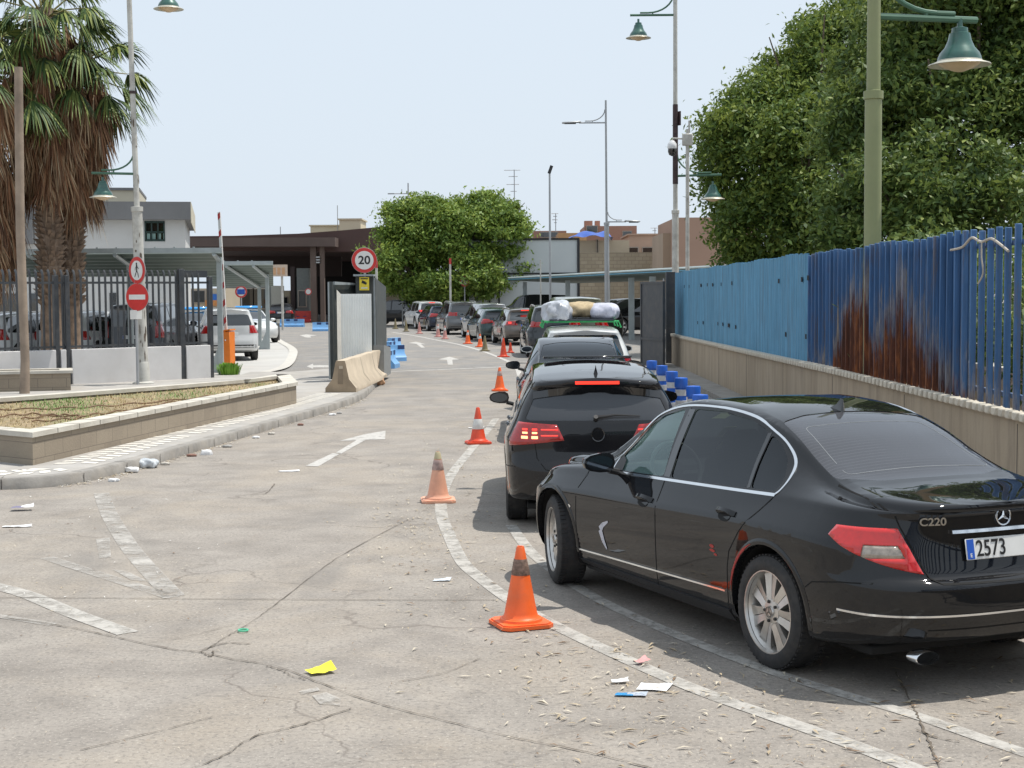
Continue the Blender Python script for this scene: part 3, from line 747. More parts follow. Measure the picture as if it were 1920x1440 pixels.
# chrome round the side glass
dlo = [(.635, .893), (.59, 1.03), (.445, 1.195), (.27, 1.303), (-.04, 1.368), (-.45, 1.380), (-.78, 1.348), (-1.0, 1.280), (-1.14, 1.222), (-1.265, 1.140), (-1.34, 1.05), (-1.348, .99), (-1.325, .962)]
top = [tuple(p) for p in smooth_poly([(a, b, 0) for a, b in dlo], 5)]
c1.ribbon([(p[0], p[1]) for p in top], .012, chrome_m, 'window_trim', c1.side, o=.005)
bl = [(.625 - 1.955 * k / 24, .888 + .074 * k / 24) for k in range(25)]
c1.ribbon([(x, z - .004) for x, z in bl], .016, chrome_m, 'belt_trim', c1.side, o=.007)
c1.ribbon([(1.02 - .085 * k, .312 + .002 * k) for k in range(24)], .010, chrome_m, 'sill_trim', c1.side, o=.006)
# rear chrome strip goes round the corner: sampled along a plan path
def wrap(c, z, y0, y1, x1, n=26, m=chrome_m, w_=.011, name='bumper_trim', o=.006):
    mb = MB()
    for sg in (1, -1):
        pts = []
        for k in range(n):
            t = k / (n - 1); y = y0 + (y1 - y0) * t
            p = c.back(y, z, o); q = c.back(y, z - w_, o); pts.append((p, q, c.back(y, z, -.004), c.back(y, z - w_, -.004)))
        for k in range(1, 9):
            t = k / 8; x = pts[n - 1][0].x + (x1 - pts[n - 1][0].x) * t
            pts.append((c.side(x, z + .006 * t, o), c.side(x, z - w_ + .006 * t, o), c.side(x, z, -.004), c.side(x, z - w_, -.004)))
        vs = []
        for a in pts:
            for b in (a[2], a[0], a[1], a[3]): vs.append((b.x, abs(b.y) * sg, b.z))
        mb.add(vs, [(4 * i + k, 4 * i + k + 1, 4 * i + 5 + k, 4 * i + 4 + k) for i in range(len(pts) - 1) for k in range(3)], m, True)
    return mb.build(name, c.root)
wrap(c1, .445, 0, .76, -1.98)
c1.seams([[(.98, .26), (1.00, .50), (.99, .74), (.95, .86)], [(-.115, .24), (-.12, .5), (-.12, .75), (-.09, .91)],
          [(-1.335, .965), (-1.24, .86), (-1.09, .72), (-.99, .60), (-.965, .50), (-.96, .34), (-.95, .24)],
          [(-.105, .94), (-.10, 1.2), (-.085, 1.36)], [(1.0, .245), (0, .235), (-.98, .24)], [(-2.16, .60), (-2.0, .59), (-1.80, .56), (-1.74, .52)]])
c1.seams([[(-1.66, .60), (-1.85, .62), (-2.06, .635)], [(.93, .70), (1.3, .70), (1.6, .66), (1.9, .55)]], fn=lambda x, y, o: c1.top(x, y, o))
c1.seams([[(.62, .99), (.59, .885), (.478, .625), (.44, .600), (0, .595)], [(-.0, .36), (.5, .36)]], fn=lambda y, z, o: c1.back(y, z, o))
c1.handles([(.045, .775), (-.93, .815)], black1)
c1.ribbon([(.96 - .08 * k, .212) for k in range(25)], .075, blkplas, 'sill_cover', c1.side, o=.012)
glp = mat('printed glass border', (.15, .16, .17), .5)
bl2 = rounded([(-1.60, .50), (-1.60, -.50), (-1.07, -.415), (-1.07, .415)], .05, 4); bl2.append(bl2[0]); pts2 = []
for i in range(len(bl2) - 1):
    for k in range(6): pts2.append((bl2[i][0] + (bl2[i + 1][0] - bl2[i][0]) * k / 6, bl2[i][1] + (bl2[i + 1][1] - bl2[i][1]) * k / 6))
c1.ribbon(pts2, .005, glp, 'glass_border', lambda x, y, o: c1.top(x, y, min(o, .0)), o=-.003, both=False, parent=c1.parts['rearg'])
# black pillar covers, mirror triangles
c1.ribbon([(-.105, .93 + .42 * k / 8) for k in range(9)], .075, gloss_blk, 'pillar_cover', c1.side, o=.002)
c1.ribbon([(-1.05 + .09 * k / 7, .968 + .30 * k / 7) for k in range(8)], .028, gloss_blk, 'pillar_cover', c1.side, o=.002)
mb = MB()
for sg in (1, -1): mb.add([c1.side(x, z, .004, sg) for x, z in ((.66, .893), (.50, .905), (.50, .97), (.585, 1.0))], [(0, 1, 2, 3)], blkplas)
mb.build('mirror_base', c1.root)
# boot: handle bar, emblem, badge, plate
mb = MB(); n = 14
vs = []
for k in range(n):
    y = -.33 + .66 * k / (n - 1)
    for (z, o) in ((.862, .004), (.860, .020), (.842, .024), (.838, .004)): vs.append(c1.back(y, z, o))
mb.add(vs, [(4 * i + k, 4 * i + k + 1, 4 * i + 5 + k, 4 * i + 4 + k) for i in range(n - 1) for k in range(3)] + [(0, 1, 2, 3), (4 * n - 4, 4 * n - 3, 4 * n - 2, 4 * n - 1)], chrome_m, True)
mb.build('boot_handle', c1.root)
Me = c1.frame(0, .915, .006)
em = MB(); em.lathe([(.046 + .005 * math.cos(a * PI / 4), .005 * math.sin(a * PI / 4)) for a in range(8)], chrome_m, 30, M=Me, close=True)
for k in range(3):
    Mk = Me @ Matrix.Rotation(k * 2 * PI / 3 + PI / 2, 4, 'Z')
    em.add([Mk @ Vector(v) for v in ((.044, 0, .001), (.004, .009, .001), (-.004, 0, .001), (.004, -.009, .001), (.004, 0, .008))], [(0, 1, 4), (1, 2, 4), (2, 3, 4), (3, 0, 4)], chrome_m)
em.build('emblem', c1.root)
Mb = c1.frame(.43, .905, .008)
text('badge', 'C220', .056, chrome_m, Mb, c1.root, .003, 'CENTER', .0012, 1.2)
pl = c1.plate('2573', .755, 0, lean=-.06, off=.016)
# exhaust tips
for sg in (1, -1):
    ex = MB(); pr = []
    n = 24; Mx = Matrix.Translation((-2.26, .54 * sg, .232)) @ Matrix.Rotation(-PI / 2, 4, 'Y')
    ring = [(.97, 0), (1.0, .075), (.94, .08), (.90, .07), (.86, .01)]
    vs = []
    for s_, z in ring:
        for k in range(n): a = 2 * PI * k / n; vs.append(Mx @ Vector((.036 * s_ * math.sin(a), .075 * s_ * math.cos(a), z)))
    ex.add(vs, [(i * n + k, i * n + (k + 1) % n, (i + 1) * n + (k + 1) % n, (i + 1) * n + k) for i in range(len(ring) - 1) for k in range(n)], chrome_m, True)
    ex.add(vs[4 * n:], [tuple(range(n))], liner_m); ex.build('exhaust_tip', c1.root)
# roof aerial
af = MB(); q = c1.top(-.80, 0, 0)
af.add([(q.x + .05, 0, q.z - .01), (q.x + .06, .022, q.z - .01), (q.x - .075, .018, q.z - .02), (q.x - .085, 0, q.z - .02), (q.x - .075, -.018, q.z - .02), (q.x + .06, -.022, q.z - .01), (q.x - .02, .006, q.z + .028), (q.x - .06, .004, q.z + .066), (q.x - .06, -.004, q.z + .066), (q.x - .02, -.006, q.z + .028), (q.x - .078, 0, q.z + .060)],
       [(1, 2, 7, 6), (5, 9, 8, 4), (1, 6, 9, 5), (6, 7, 8, 9), (2, 10, 7), (4, 8, 10), (2, 3, 10), (3, 4, 10)], gloss_blk)
af.build('roof_aerial', c1.root)
# fender badge, red marks on rear door and arch rim
def patch(c, pts, m, name, o=.0035, parent=None, th=None):
    mb = MB(); v = [c.side(x, z, o) for x, z in pts]; mb.add(v, [tuple(range(len(v)))], m); return mb.build(name, parent or c.root)
patch(c1, [(1.105 + .035 * math.cos(a * PI / 6), .60 + .012 * math.sin(a * PI / 6)) for a in range(12)], chrome_m, 'wing_badge')
tape = mat('grey white tape', (.50, .52, .58), .5)
tb = MB(); L_ = [(.52, .565), (.60, .530), (.635, .495), (.60, .43), (.55, .375)]; W_ = [.012, .035, .05, .04, .012]
for i in range(4):
    a, b = L_[i], L_[i + 1]; d = Vector((b[0] - a[0], b[1] - a[1])).normalized(); nn = Vector((-d.y, d.x))
    tb.add([c1.side(a[0] + nn.x * W_[i] / 2, a[1] + nn.y * W_[i] / 2, .003 + .0004 * i), c1.side(b[0] + nn.x * W_[i + 1] / 2, b[1] + nn.y * W_[i + 1] / 2, .003 + .0004 * i), c1.side(b[0] - nn.x * W_[i + 1] / 2, b[1] - nn.y * W_[i + 1] / 2, .003 + .0004 * i), c1.side(a[0] - nn.x * W_[i] / 2, a[1] - nn.y * W_[i] / 2, .003 + .0004 * i)], [(0, 1, 2, 3)], tape)
tb.build('scuffed_tape', c1.root)
scr = mat('red mark', (.33, .02, .018), .4, var=.3, scale=40)
sb = MB()
for (x, z, w_, h_) in ((-.80, .60, .026, .012), (-.805, .575, .032, .010), (-.84, .555, .02, .008)):
    sb.add([c1.side(x + w_ * a, z + h_ * b, .002) for a, b in ((-1, -.2), (-.4, -1), (.7, -.6), (1, .3), (.2, 1), (-.7, .6))], [tuple(range(6))], scr)
sb.build('red_mark', c1.body)
arc = [(-1.38 + .388 * math.cos(t), .327 + .388 * math.sin(t)) for t in [2.3 - .0 - 2.25 + .13 * k for k in range(1, 9)]]
c1.ribbon([(-1.38 + .378 * math.cos(R(12 + 7 * k)), .327 + .378 * math.sin(R(12 + 7 * k))) for k in range(9)], [.004, .012, .018, .012, .020, .014, .018, .008, .003], scr, 'red_mark', c1.side, o=.0095, both=False, parent=c1.body)
c1.interior(dx=-.24)
mb = MB(); mb.box(None, (.02, .20, .06), blkplas, M=Matrix.Translation((.26, 0, 1.30)), bev=.01); mb.build('rear_view_mirror', c1.root)
mb = MB()
for (x, y, z, w_, h_) in ((.66, -.10, 1.12, .10, .13), (.72, -.12, 1.02, .09, .10)): mb.box(None, (.003, w_, h_), mat('pale yellow sticker', (.62, .62, .30), .6), M=Matrix.Translation((x - .06, y, z)) @ Matrix.Rotation(-.95, 4, 'Y'))
mb.build('windscreen_sticker', c1.root)
# underbody
def under(c, w_=1.35, l=3.9, z=.20):
    mb = MB(); mb.box((-.1, 0, z), (l, w_, .05), liner_m, bev=.01); mb.build('underbody', c.root)
under(c1, z=.22)

# ---------------------------------------------------------------- black hatchback
black2 = paint('black hatchback paint', (.011, .011, .013), dust=.22)
S = hatch_spec()
hh = Vector((.004, 1, 0)).normalized()
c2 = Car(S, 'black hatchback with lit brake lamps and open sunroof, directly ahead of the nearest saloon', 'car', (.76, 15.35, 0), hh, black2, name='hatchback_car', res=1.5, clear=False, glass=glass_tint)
c2.root.scale = (1, .925, .975)
# roof spoiler shade, brake lamp
mb = MB()
vs = [c2.back(-.61 + 1.22 * k / 16, 1.225 + .012 * (abs(k - 8) < 2) - .045 * abs(-1 + k / 8) ** 2.5, .004) for k in range(17)] + [c2.back(-.61 + 1.22 * k / 16, 1.300 - .06 * abs(-1 + k / 8) ** 3, .006) for k in range(17)]
mb.add(vs, [(k, k + 1, 18 + k, 17 + k) for k in range(16)], gloss_blk, True); mb.build('spoiler_shade', c2.root)
mb = MB()
for k in range(14):
    y0 = -.21 + .42 * k / 14; y1 = y0 + .42 / 14
    mb.add([c2.back(y0, 1.345, .006), c2.back(y1, 1.345, .006), c2.back(y1, 1.318, .006), c2.back(y0, 1.318, .006)], [(0, 1, 2, 3)], red_lit)
mb.build('brake_lamp', c2.root)
# lit segments in the tail lamps
mb = MB(); mb2 = MB()
for sg in (1, -1):
    for (y, z) in ((.60, .915), (.69, .915), (.60, .885), (.69, .885)):
        mb.add([c2.back(sg * (y + a * .024), z + b * .008, .009) for a, b in ((-1, -1), (1, -1), (1, 1), (-1, 1))], [(0, 1, 2, 3)], amber_lit if z < .9 else red_lit)
    for (y, z) in ((.60, .845), (.695, .845)):
        mb.add([c2.back(sg * (y + a * .030), z + b * .012, .009) for a, b in ((-1, -1), (1, -1), (1, 1), (-1, 1))], [(0, 1, 2, 3)], amber_lit)
    for k in range(8):
        y0 = .38 + .020 * k; y1 = y0 + .020
        for z in (.915, .862):
            mb2.add([c2.back(sg * y0, z - .004, .010), c2.back(sg * y1, z - .004, .010), c2.back(sg * y1, z + .005, .010), c2.back(sg * y0, z + .005, .010)], [(0, 1, 2, 3)], red_lit)
mb.build('brake_segment', c2.root); mb2.build('lamp_strip', c2.root)
c2.seams([[(.50, .96), (.555, .93)], [(.60, .80), (.58, .66), (.50, .56), (.44, .545), (0, .54)], [(0, .33), (.6, .33)], [(.62, .98), (.60, .95)]], fn=lambda y, z, o: c2.back(y, z, o))
c2.seams([[(.99, .30), (1.01, .6), (1.03, .92)], [(.0, .24), (-.02, .6), (-.02, .95)], [(-1.07, .98), (-.98, .75), (-.95, .5), (-.94, .24)], [(-1.64, .56), (-2.0, .58)]])
c2.handles([(.22, .83), (-.80, .86)], black2)
wp = MB(); wp.tube([c2.back(.0, 1.015, .03), c2.back(-.16, 1.03, .03), c2.back(-.40, 1.025, .022)], [.016, .010, .006], blkplas, 8); wp.tube([c2.back(.02, 1.0, .0), c2.back(.02, 1.015, .045)], .022, blkplas, 10); wp.build('rear_wiper', c2.root)
em = MB(); p = c2.back(0, .87, .01); Me = Matrix.Translation(p) @ Matrix.Rotation(-PI / 2, 4, 'Y')
em.lathe([(.001, .004), (.055, .004), (.062, .010), (.066, .004), (.066, -.01)], gloss_blk, 28, M=Me); em.build('emblem', c2.root)
p = c2.back(0, .70, .012); c2.plate(None, .47, 0, off=.012, eu=True)
sr = MB(); sr.box((.30, 0, 1.462), (.44, .95, .012), gloss_blk, bev=.005)
sr.box(None, (.20, .96, .018), gloss_blk, M=Matrix.Translation((-.02, 0, 1.478)) @ Matrix.Rotation(.10, 4, 'Y'), bev=.006); sr.build('sunroof', c2.root)
af = MB(); q = c2.top(-1.62, 0, 0); af.add([(q.x + .09, 0, q.z - .004), (q.x - .07, .022, q.z - .01), (q.x - .07, -.022, q.z - .01), (q.x - .04, 0, q.z + .075), (q.x - .075, 0, q.z + .07)], [(0, 1, 3), (1, 4, 3), (0, 3, 2), (2, 3, 4), (1, 2, 4)], gloss_blk); af.build('roof_aerial', c2.root)
c2.interior(floor=(-1.4, 1.3)); under(c2, l=3.6)
c2.ribbon([(1.05 - .1 * k, .957 + .0 * k) for k in range(24)], .012, blkplas, 'belt_trim', c2.side, o=.004)

# ---------------------------------------------------------------- the queue further on
def far_car(S, label, name, px, py, heading, pm, plate=True, roof_rail=False, lit=False, group='cars queuing towards the border post', trim=None, res=.6, y=None, scale=1.0, d_back=None, cat='car'):
    g = G(px, py)                              # ground under the middle of the rear bumper
    if y is not None: g = A(px, 600, y); g.z = 0
    h = Vector((*heading, 0)).normalized(); rear = -S['re'][1]
    c = Car(S, label, cat, Vector((g.x, g.y, 0)) + h * rear * scale, h, pm, name=name, group=group, res=res, simple=True, trim=trim, scale=scale)
    under(c, l=3.2, z=.26, w_=1.3)
    if plate: c.plate(None, S.get('pz', .80), 0, off=.02, w=.5)
    c.seams([[(.03, .35), (.02, .7), (.03, .95)], [(-.98, .9), (-.95, .6), (-.94, .35)]], w=.012)
    c.handles([(.22, .84), (-.78, .86)], pm)
    mb = MB(); c.ribbon([(-.8 + .1 * k, S.get('bz', .42)) for k in range(17)], .03, blkplas, 'bumper_trim', c.back, o=.006, both=False)
    if roof_rail:
        rb = MB()
        for sg in (1, -1):
            pts = [c.top(.35 - 1.95 * k / 8, sg * (S['wr'][2][1] - .03), .035) for k in range(9)]; rb.tube(pts, .016, rim_m, 6)
            for k in (0, 4, 8): rb.tube([pts[k], pts[k] - Vector((0, 0, .06))], .016, rim_m, 6)
        rb.build('roof_rail', c.root)
    if lit:
        q = MB(); zz = S['lamps'][0][0][0][0][2] - .06
        for sg in (1, -1): q.add([c.back(sg * (S['w'][0][1] - .20 + a * .05), zz + b * .035, .012) for a, b in ((-1, -1), (1, -1), (1, 1), (-1, 1))], [(0, 1, 2, 3)], red_lit)
        for k in range(6): q.add([c.back(-.18 + .06 * k, S['hb'] + b, .01) for b in (0, .03)][::-1] + [c.back(-.12 + .06 * k, S['hb'] + b, .01) for b in (0, .03)], [(0, 1, 2, 3)], red_lit)
        q.build('brake_lamp', c.root)
    return c
# saloon in front of the hatchback
S = sedan_spec(); S['xr'] = S['xr']
p3 = paint('blue black paint', (.014, .017, .024), dust=.15)
c3 = Car(S, 'dark blue-black saloon between the black hatchback and the white car with a roof load', 'car', (.96, 23.2, 0), Vector((.0, 1, 0)), p3, name='saloon_car', group='cars queuing towards the border post', res=1.1, glass=glass_tint)
under(c3); c3.interior(dx=-.24); c3.handles([(.045, .775), (-.93, .815)], p3)
c3.seams([[(.98, .30), (1.0, .6), (.95, .86)], [(-.115, .24), (-.12, .75), (-.09, .91)]]); c3.plate(None, .80, 0, off=.016)
# white car with the loaded roof
white1 = paint('white car paint', (.62, .63, .62), rough=.4, dust=.3)
S = tall_spec(h=1.50, rear=2.20, front=2.05, w=.88, zl=.95, rad=.31, wb=1.30, lampz=(.98, .80), glassz=(1.0, 1.36)); S['hb'] = 1.38
c4 = Car(S, 'white hatchback with bundles tied to its green roof rack, ahead of the dark blue-black saloon', 'car', (1.24, 27.95, 0), Vector((-.01, 1, 0)), white1, name='hatchback_car', group='cars queuing towards the border post', res=.8, simple=True)
under(c4); c4.plate(None, .80)
green_m = mat('green straps', (.04, .42, .13), .5, var=.2, scale=20)
drab = mat('tan cloth', (.42, .33, .20), .9, var=.3, scale=9, bmp=.4)
rk = thing('roof_rack', 'green roof rack with straps on the white hatchback', 'roof rack', c4.root.location + Vector((0, 0, 1.50)), c4.root.rotation_euler.z)
mb = MB()
for sg in (1, -1): mb.tube([(-.95, sg * .62, .06), (.55, sg * .62, .08)], .018, green_m, 8)
mb.build('side_rail', rk)
for x in (-.85, -.15, .5):
    mb = MB(); mb.tube([(x, -.70, -.04), (x, -.66, .07), (x, .66, .07), (x, .70, -.04)], .018, green_m, 8); mb.build('cross_bar', rk)
mb = MB(); mb.box((-.2, 0, .10), (1.4, 1.15, .03), mat('dark tarpaulin', (.04, .05, .06), .5)); mb.build('load_sheet', rk)
def lumpy(name, label, cat, c, d, m, seed, group=None, n=22, amp=.16):
    r_ = random.Random(seed); ph = [(r_.uniform(1.5, 4.5), r_.uniform(1.5, 4.5), r_.uniform(1.5, 4.5), r_.uniform(0, 6), r_.uniform(0, 6)) for _ in range(7)]
    vs = []; fs = []
    for i in range(n + 1):
        a = PI * i / n
        for j in range(2 * n):
            b = PI * j / n; x, y, z = math.sin(a) * math.cos(b), math.sin(a) * math.sin(b), math.cos(a)
            k = 1
            for (p, q, s_, u, v) in ph: k += amp / 2.6 * abs(math.sin(p * x * 1.1 + q * y * .9 + u + .8 * math.sin(s_ * z * .7 + v))) - amp / 6
            e = (abs(x) ** 4 + abs(y) ** 4 + abs(z) ** 4) ** .25; k = k / (e * .55 + .45)
            vs.append((x * k * d[0] / 2, y * k * d[1] / 2, max(-.42 * d[2], z * k * d[2] / 2)))
    for i in range(n):
        for j in range(2 * n): fs.append((i * 2 * n + j, i * 2 * n + (j + 1) % (2 * n), (i + 1) * 2 * n + (j + 1) % (2 * n), (i + 1) * 2 * n + j))
    mb = MB(); mb.add(vs, fs, m, True); o = mb.build(name, weld=True, smooth=None); o.location = c; tag(o, label, cat, group); return o
plastic_w = mat('white plastic sheet', (.46, .48, .52), .35, var=.2, scale=6, bmp=.3)
def onc4(x, y, z): return c4.root.location + Matrix.Rotation(c4.root.rotation_euler.z, 3, 'Z') @ Vector((x, y, z))
lumpy('cloth_bundle', 'clear white plastic bag bundle on the left of the roof rack', 'bundle', onc4(-.45, .42, 1.73), (.46, .85, .36), plastic_w, 3, amp=.3)
lumpy('cloth_bundle', 'tan blanket bundle in the middle of the roof rack', 'bundle', onc4(-.1, -.02, 1.76), (.62, 1.0, .30), drab, 5)
lumpy('cloth_bundle', 'crumpled white sheet bundle on the right of the roof rack', 'bundle', onc4(-.4, -.42, 1.73), (.50, .9, .30), mat('white sheet', (.46, .47, .55), .7, var=.2, scale=5, bmp=.4), 9)
# the rest of the line, nearest first
S = tall_spec(h=1.69, rear=2.28, w=.93, zl=1.02, lampz=(1.16, .98), lampin=.42, glassz=(1.14, 1.50)); S['hb'] = 1.56
far_car(S, 'dark grey off-roader seen between the brown-grey estate and the roof load', 'off_road_car', 1043, 0, (-.06, 1), paint('dark slate paint', (.045, .05, .055), .3, .3), y=48.5, roof_rail=True)
S = tall_spec(h=1.48, rear=2.32, front=2.2, w=.90, zl=.94, rad=.33, lampz=(.96, .80), lampin=.38, glassz=(1.0, 1.33), slope=.45); S['hb'] = 1.37
c6 = far_car(S, 'brown-grey estate car with a lit brake lamp, last of the far line of cars', 'estate_car', 989, 648, (-.15, 1), paint('taupe paint', (.14, .12, .105), .4, .35), lit=True, roof_rail=True)
S = hatch_spec(); S['hb'] = 1.3
far_car(S, 'small dark teal hatchback between the brown-grey estate and the silver people carrier', 'hatchback_car', 940, 641, (-.19, 1), paint('teal paint', (.045, .075, .078), .4, .3))
S = tall_spec(h=1.63, rear=2.2, front=2.15, w=.88, zl=1.0, rad=.32, lampz=(1.32, .95), lampin=.58, glassz=(1.08, 1.42)); S['hb'] = 1.5
far_car(S, 'silver people carrier with tall tail lamps, in the far line of cars', 'people_carrier', 927, 635, (-.21, 1), paint('silver paint', (.36, .37, .38), .5, .35))
S = tall_spec(h=1.68, rear=2.28, w=.93, zl=1.02, lampz=(1.14, .95), lampin=.40, glassz=(1.12, 1.48)); S['hb'] = 1.55
far_car(S, 'mid-grey off-roader with roof rails, in the far line of cars', 'off_road_car', 873, 628, (-.20, 1), paint('mid grey paint', (.13, .135, .14), .4, .35), roof_rail=True)
S = hatch_spec(); S['hb'] = 1.3
far_car(S, 'small dark blue hatchback behind the white off-roader, near the head of the line', 'hatchback_car', 835, 621, (-.24, 1), paint('navy paint', (.02, .03, .055), .2, .35))
S = tall_spec(h=1.63, rear=2.2, w=.92, zl=1.02, lampz=(1.12, .95), lampin=.44, glassz=(1.12, 1.46)); S['hb'] = 1.52
far_car(S, 'white off-roader at the head of the far line of cars', 'off_road_car', 812, 617, (-.29, 1), paint('white off-roader paint', (.66, .66, .65), 0, .4), lit=True)
# ================================================================ GROUND, ROAD, PAVEMENT
m, t, b = nt('dusty ground'); p = pos(t)
t.links.new(ramp(t, noise(t, p, .05, 5), [(.35, (.30, .28, .25)), (.65, (.38, .35, .30))]), b.inputs['Base Color']); b.inputs['Roughness'].default_value = .95
gm = MB(); gm.quad((-2500, -400, -.02), (2500, -400, -.02), (2500, 4000, -.02), (-2500, 4000, -.02), m); struct(gm, 'ground')
m, t, b = nt('worn concrete road'); road_m = m; p = pos(t)
sp = N(t, 'SeparateXYZ'); t.links.new(p, sp.inputs[0])
big = noise(t, p, .28, 5, .6); mid = noise(t, p, 1.7, 6, .65, .3); fine = noise(t, p, 34, 6, .75)
near = ramp(t, mid, [(.28, (.200, .178, .156)), (.5, (.268, .241, .213)), (.75, (.340, .308, .272))])
far = ramp(t, mid, [(.3, (.180, .172, .164)), (.7, (.245, .236, .226))])
fy = mth(t, 'MULTIPLY', mth(t, 'SUBTRACT', mth(t, 'ADD', sp.outputs[1], mth(t, 'MULTIPLY', big, 16)), 30), .05, True)
c = mixc(t, fy, near, far)
dustf = ramp(t, noise(t, p, .55, 7, .7, .6), [(.46, (0, 0, 0)), (.72, (.65,) * 3)])
c = mixc(t, dustf, c, (.37, .315, .25))
stf = ramp(t, noise(t, pos(t, (1.0, .35, 1)), .9, 6, .7, .5), [(.56, (0, 0, 0)), (.74, (.30,) * 3)])
c = mixc(t, stf, c, (.19, .18, .17))
c = mixc(t, ramp(t, fine, [(.38, (.62, .62, .62)), (.50, (0, 0, 0))]), c, (.13, .12, .11))
c = mixc(t, ramp(t, noise(t, p, 58, 3, .6), [(.58, (0, 0, 0)), (.70, (.65, .65, .65))]), c, (.50, .46, .40))
c = mixc(t, ramp(t, noise(t, pos(t, (.55, 2.4, 1)), 5.5, 5, .7, .3), [(.60, (0, 0, 0)), (.70, (.55, .55, .55))]), c, (.16, .145, .13))
# scattered dark scuffs
vo = N(t, 'TexVoronoi'); vo.inputs['Scale'].default_value = 3.2; t.links.new(pos(t, (.6, 1.6, 1)), vo.inputs['Vector'])
c = mixc(t, mth(t, 'MULTIPLY', ramp(t, vo.outputs['Distance'], [(.03, (1, 1, 1)), (.10, (0, 0, 0))]), ramp(t, fine, [(.45, (0, 0, 0)), (.6, (.8, .8, .8))])), c, (.11, .10, .09))
oil = ramp(t, noise(t, pos(t, (.9, .5, 1)), .55, 4, .55, .8), [(.60, (0, 0, 0)), (.70, (.45, .45, .45))])
c = mixc(t, oil, c, (.155, .145, .135))
# fine crazing
wv = N(t, 'VectorMath', operation='ADD'); nz = N(t, 'TexNoise'); nz.inputs['Scale'].default_value = 1.2; nz.inputs['Detail'].default_value = 6; t.links.new(p, nz.inputs['Vector'])
t.links.new(p, wv.inputs[0]); t.links.new(nz.outputs['Color'], wv.inputs[1])
vc = N(t, 'TexVoronoi', feature='DISTANCE_TO_EDGE'); vc.inputs['Scale'].default_value = .42; t.links.new(wv.outputs[0], vc.inputs['Vector'])
ck = mth(t, 'MULTIPLY', ramp(t, vc.outputs['Distance'], [(.0, (1, 1, 1)), (.0065, (0, 0, 0))]), ramp(t, noise(t, p, .5, 3), [(.45, (0, 0, 0)), (.58, (.75, .75, .75))]))
c = mixc(t, ck, c, (.12, .10, .085))
t.links.new(c, b.inputs['Base Color']); b.inputs['Roughness'].default_value = .88
hh_ = mth(t, 'ADD', mth(t, 'MULTIPLY', fine, .6), mth(t, 'MULTIPLY', mid, 1.2)); bump(t, b, hh_, .55, .012)
rd = MB()
nx, ny = 1, 1
rd.quad((-60, -30, 0), (60, -30, 0), (60, 180, 0), (-60, 180, 0), road_m); struct(rd, 'road')

# worn paint: shows the road through its gaps
def wornpaint(name, c, thr, k=.14, sc_=9):
    m = bpy.data.materials.new(name); m.use_nodes = True; t = m.node_tree; b = t.nodes['Principled BSDF']; o = t.nodes['Material Output']
    p = pos(t); f = noise(t, p, sc_, 7, .75, .4)
    b.inputs['Roughness'].default_value = .8
    t.links.new(ramp(t, noise(t, p, 22, 5), [(.3, tuple(x * .78 for x in c)), (.7, c)]), b.inputs['Base Color'])
    mx = N(t, 'MixShader'); tr = N(t, 'BsdfTransparent')
    a = ramp(t, f, [(thr - k, (1, 1, 1)), (thr + k, (0, 0, 0))])
    t.links.new(a, mx.inputs[0]); t.links.new(tr.outputs[0], mx.inputs[1]); t.links.new(b.outputs[0], mx.inputs[2]); t.links.new(mx.outputs[0], o.inputs[0])
    return m
paint_line = wornpaint('worn line paint', (.47, .447, .41), .60, .15, 6)
paint_good = wornpaint('white line paint', (.51, .49, .46), .66, .15, 6)
paint_faint = wornpaint('faded line paint', (.47, .445, .41), .51, .14, 4)
crack_m = wornpaint('crack filling', (.13, .105, .08), .62, .12, 3.5)
def gline(px, wd, m, mb, z=.004, n=6, jit=.0, smooth_=True):
    P = [G(*q) for q in px]
    P = smooth_poly(P, n) if smooth_ else P
    vs = []; L = len(P); r_ = random.Random(len(px) * 7 + int(px[0][0]))
    for i, q in enumerate(P):
        d = (P[min(L - 1, i + 1)] - P[max(0, i - 1)]).normalized(); nn = Vector((-d.y, d.x, 0))
        w_ = wd * (1 + jit * r_.uniform(-1, 1)) / 2; off = nn * wd * jit * r_.uniform(-1, 1)
        vs += [q + nn * w_ + off + Vector((0, 0, z)), q - nn * w_ + off + Vector((0, 0, z))]
    mb.add(vs, [(2 * i, 2 * i + 1, 2 * i + 3, 2 * i + 2) for i in range(L - 1)], m)
mb = MB()
gline([(1740, 1452), (1600, 1398), (1450, 1345), (1330, 1303), (1230, 1262), (1120, 1212), (1030, 1168), (960, 1128), (905, 1088), (868, 1055), (845, 1010), (828, 965), (830, 925), (850, 885), (882, 845), (912, 810), (930, 785)], .115, paint_line, mb)
struct(mb, 'edge_line')
mb = MB()
gline([(1990, 1436), (1860, 1392), (1715, 1342), (1560, 1296), (1400, 1243), (1210, 1166), (1090, 1106), (1000, 1040), (958, 985)], .10, paint_line, mb)
struct(mb, 'lane_line')
mb = MB()
gline([(975, 705), (965, 685), (935, 670), (900, 657), (860, 646), (820, 638), (780, 630), (735, 623)], .14, paint_good, mb)
gline([(728, 697), (830, 693), (945, 688)], .20, paint_good, mb); gline([(545, 706), (615, 701)], .20, paint_good, mb)
struct(mb, 'far_lane_line')
def gpoly(px, m, mb, z=.004): mb.add([G(*q, 0) + Vector((0, 0, z)) for q in px], [tuple(range(len(px)))], m)
mb = MB()
gpoly([(573, 874), (597, 875), (636, 852), (624, 850)], paint_good, mb); gpoly([(630, 849), (640, 851), (686, 825), (722, 824), (723, 808), (686, 814), (637, 827), (668, 826)], paint_good, mb)
gpoly([(822, 674), (843, 669), (861, 674), (848, 675), (849, 684), (840, 684), (838, 675)], paint_good, mb)
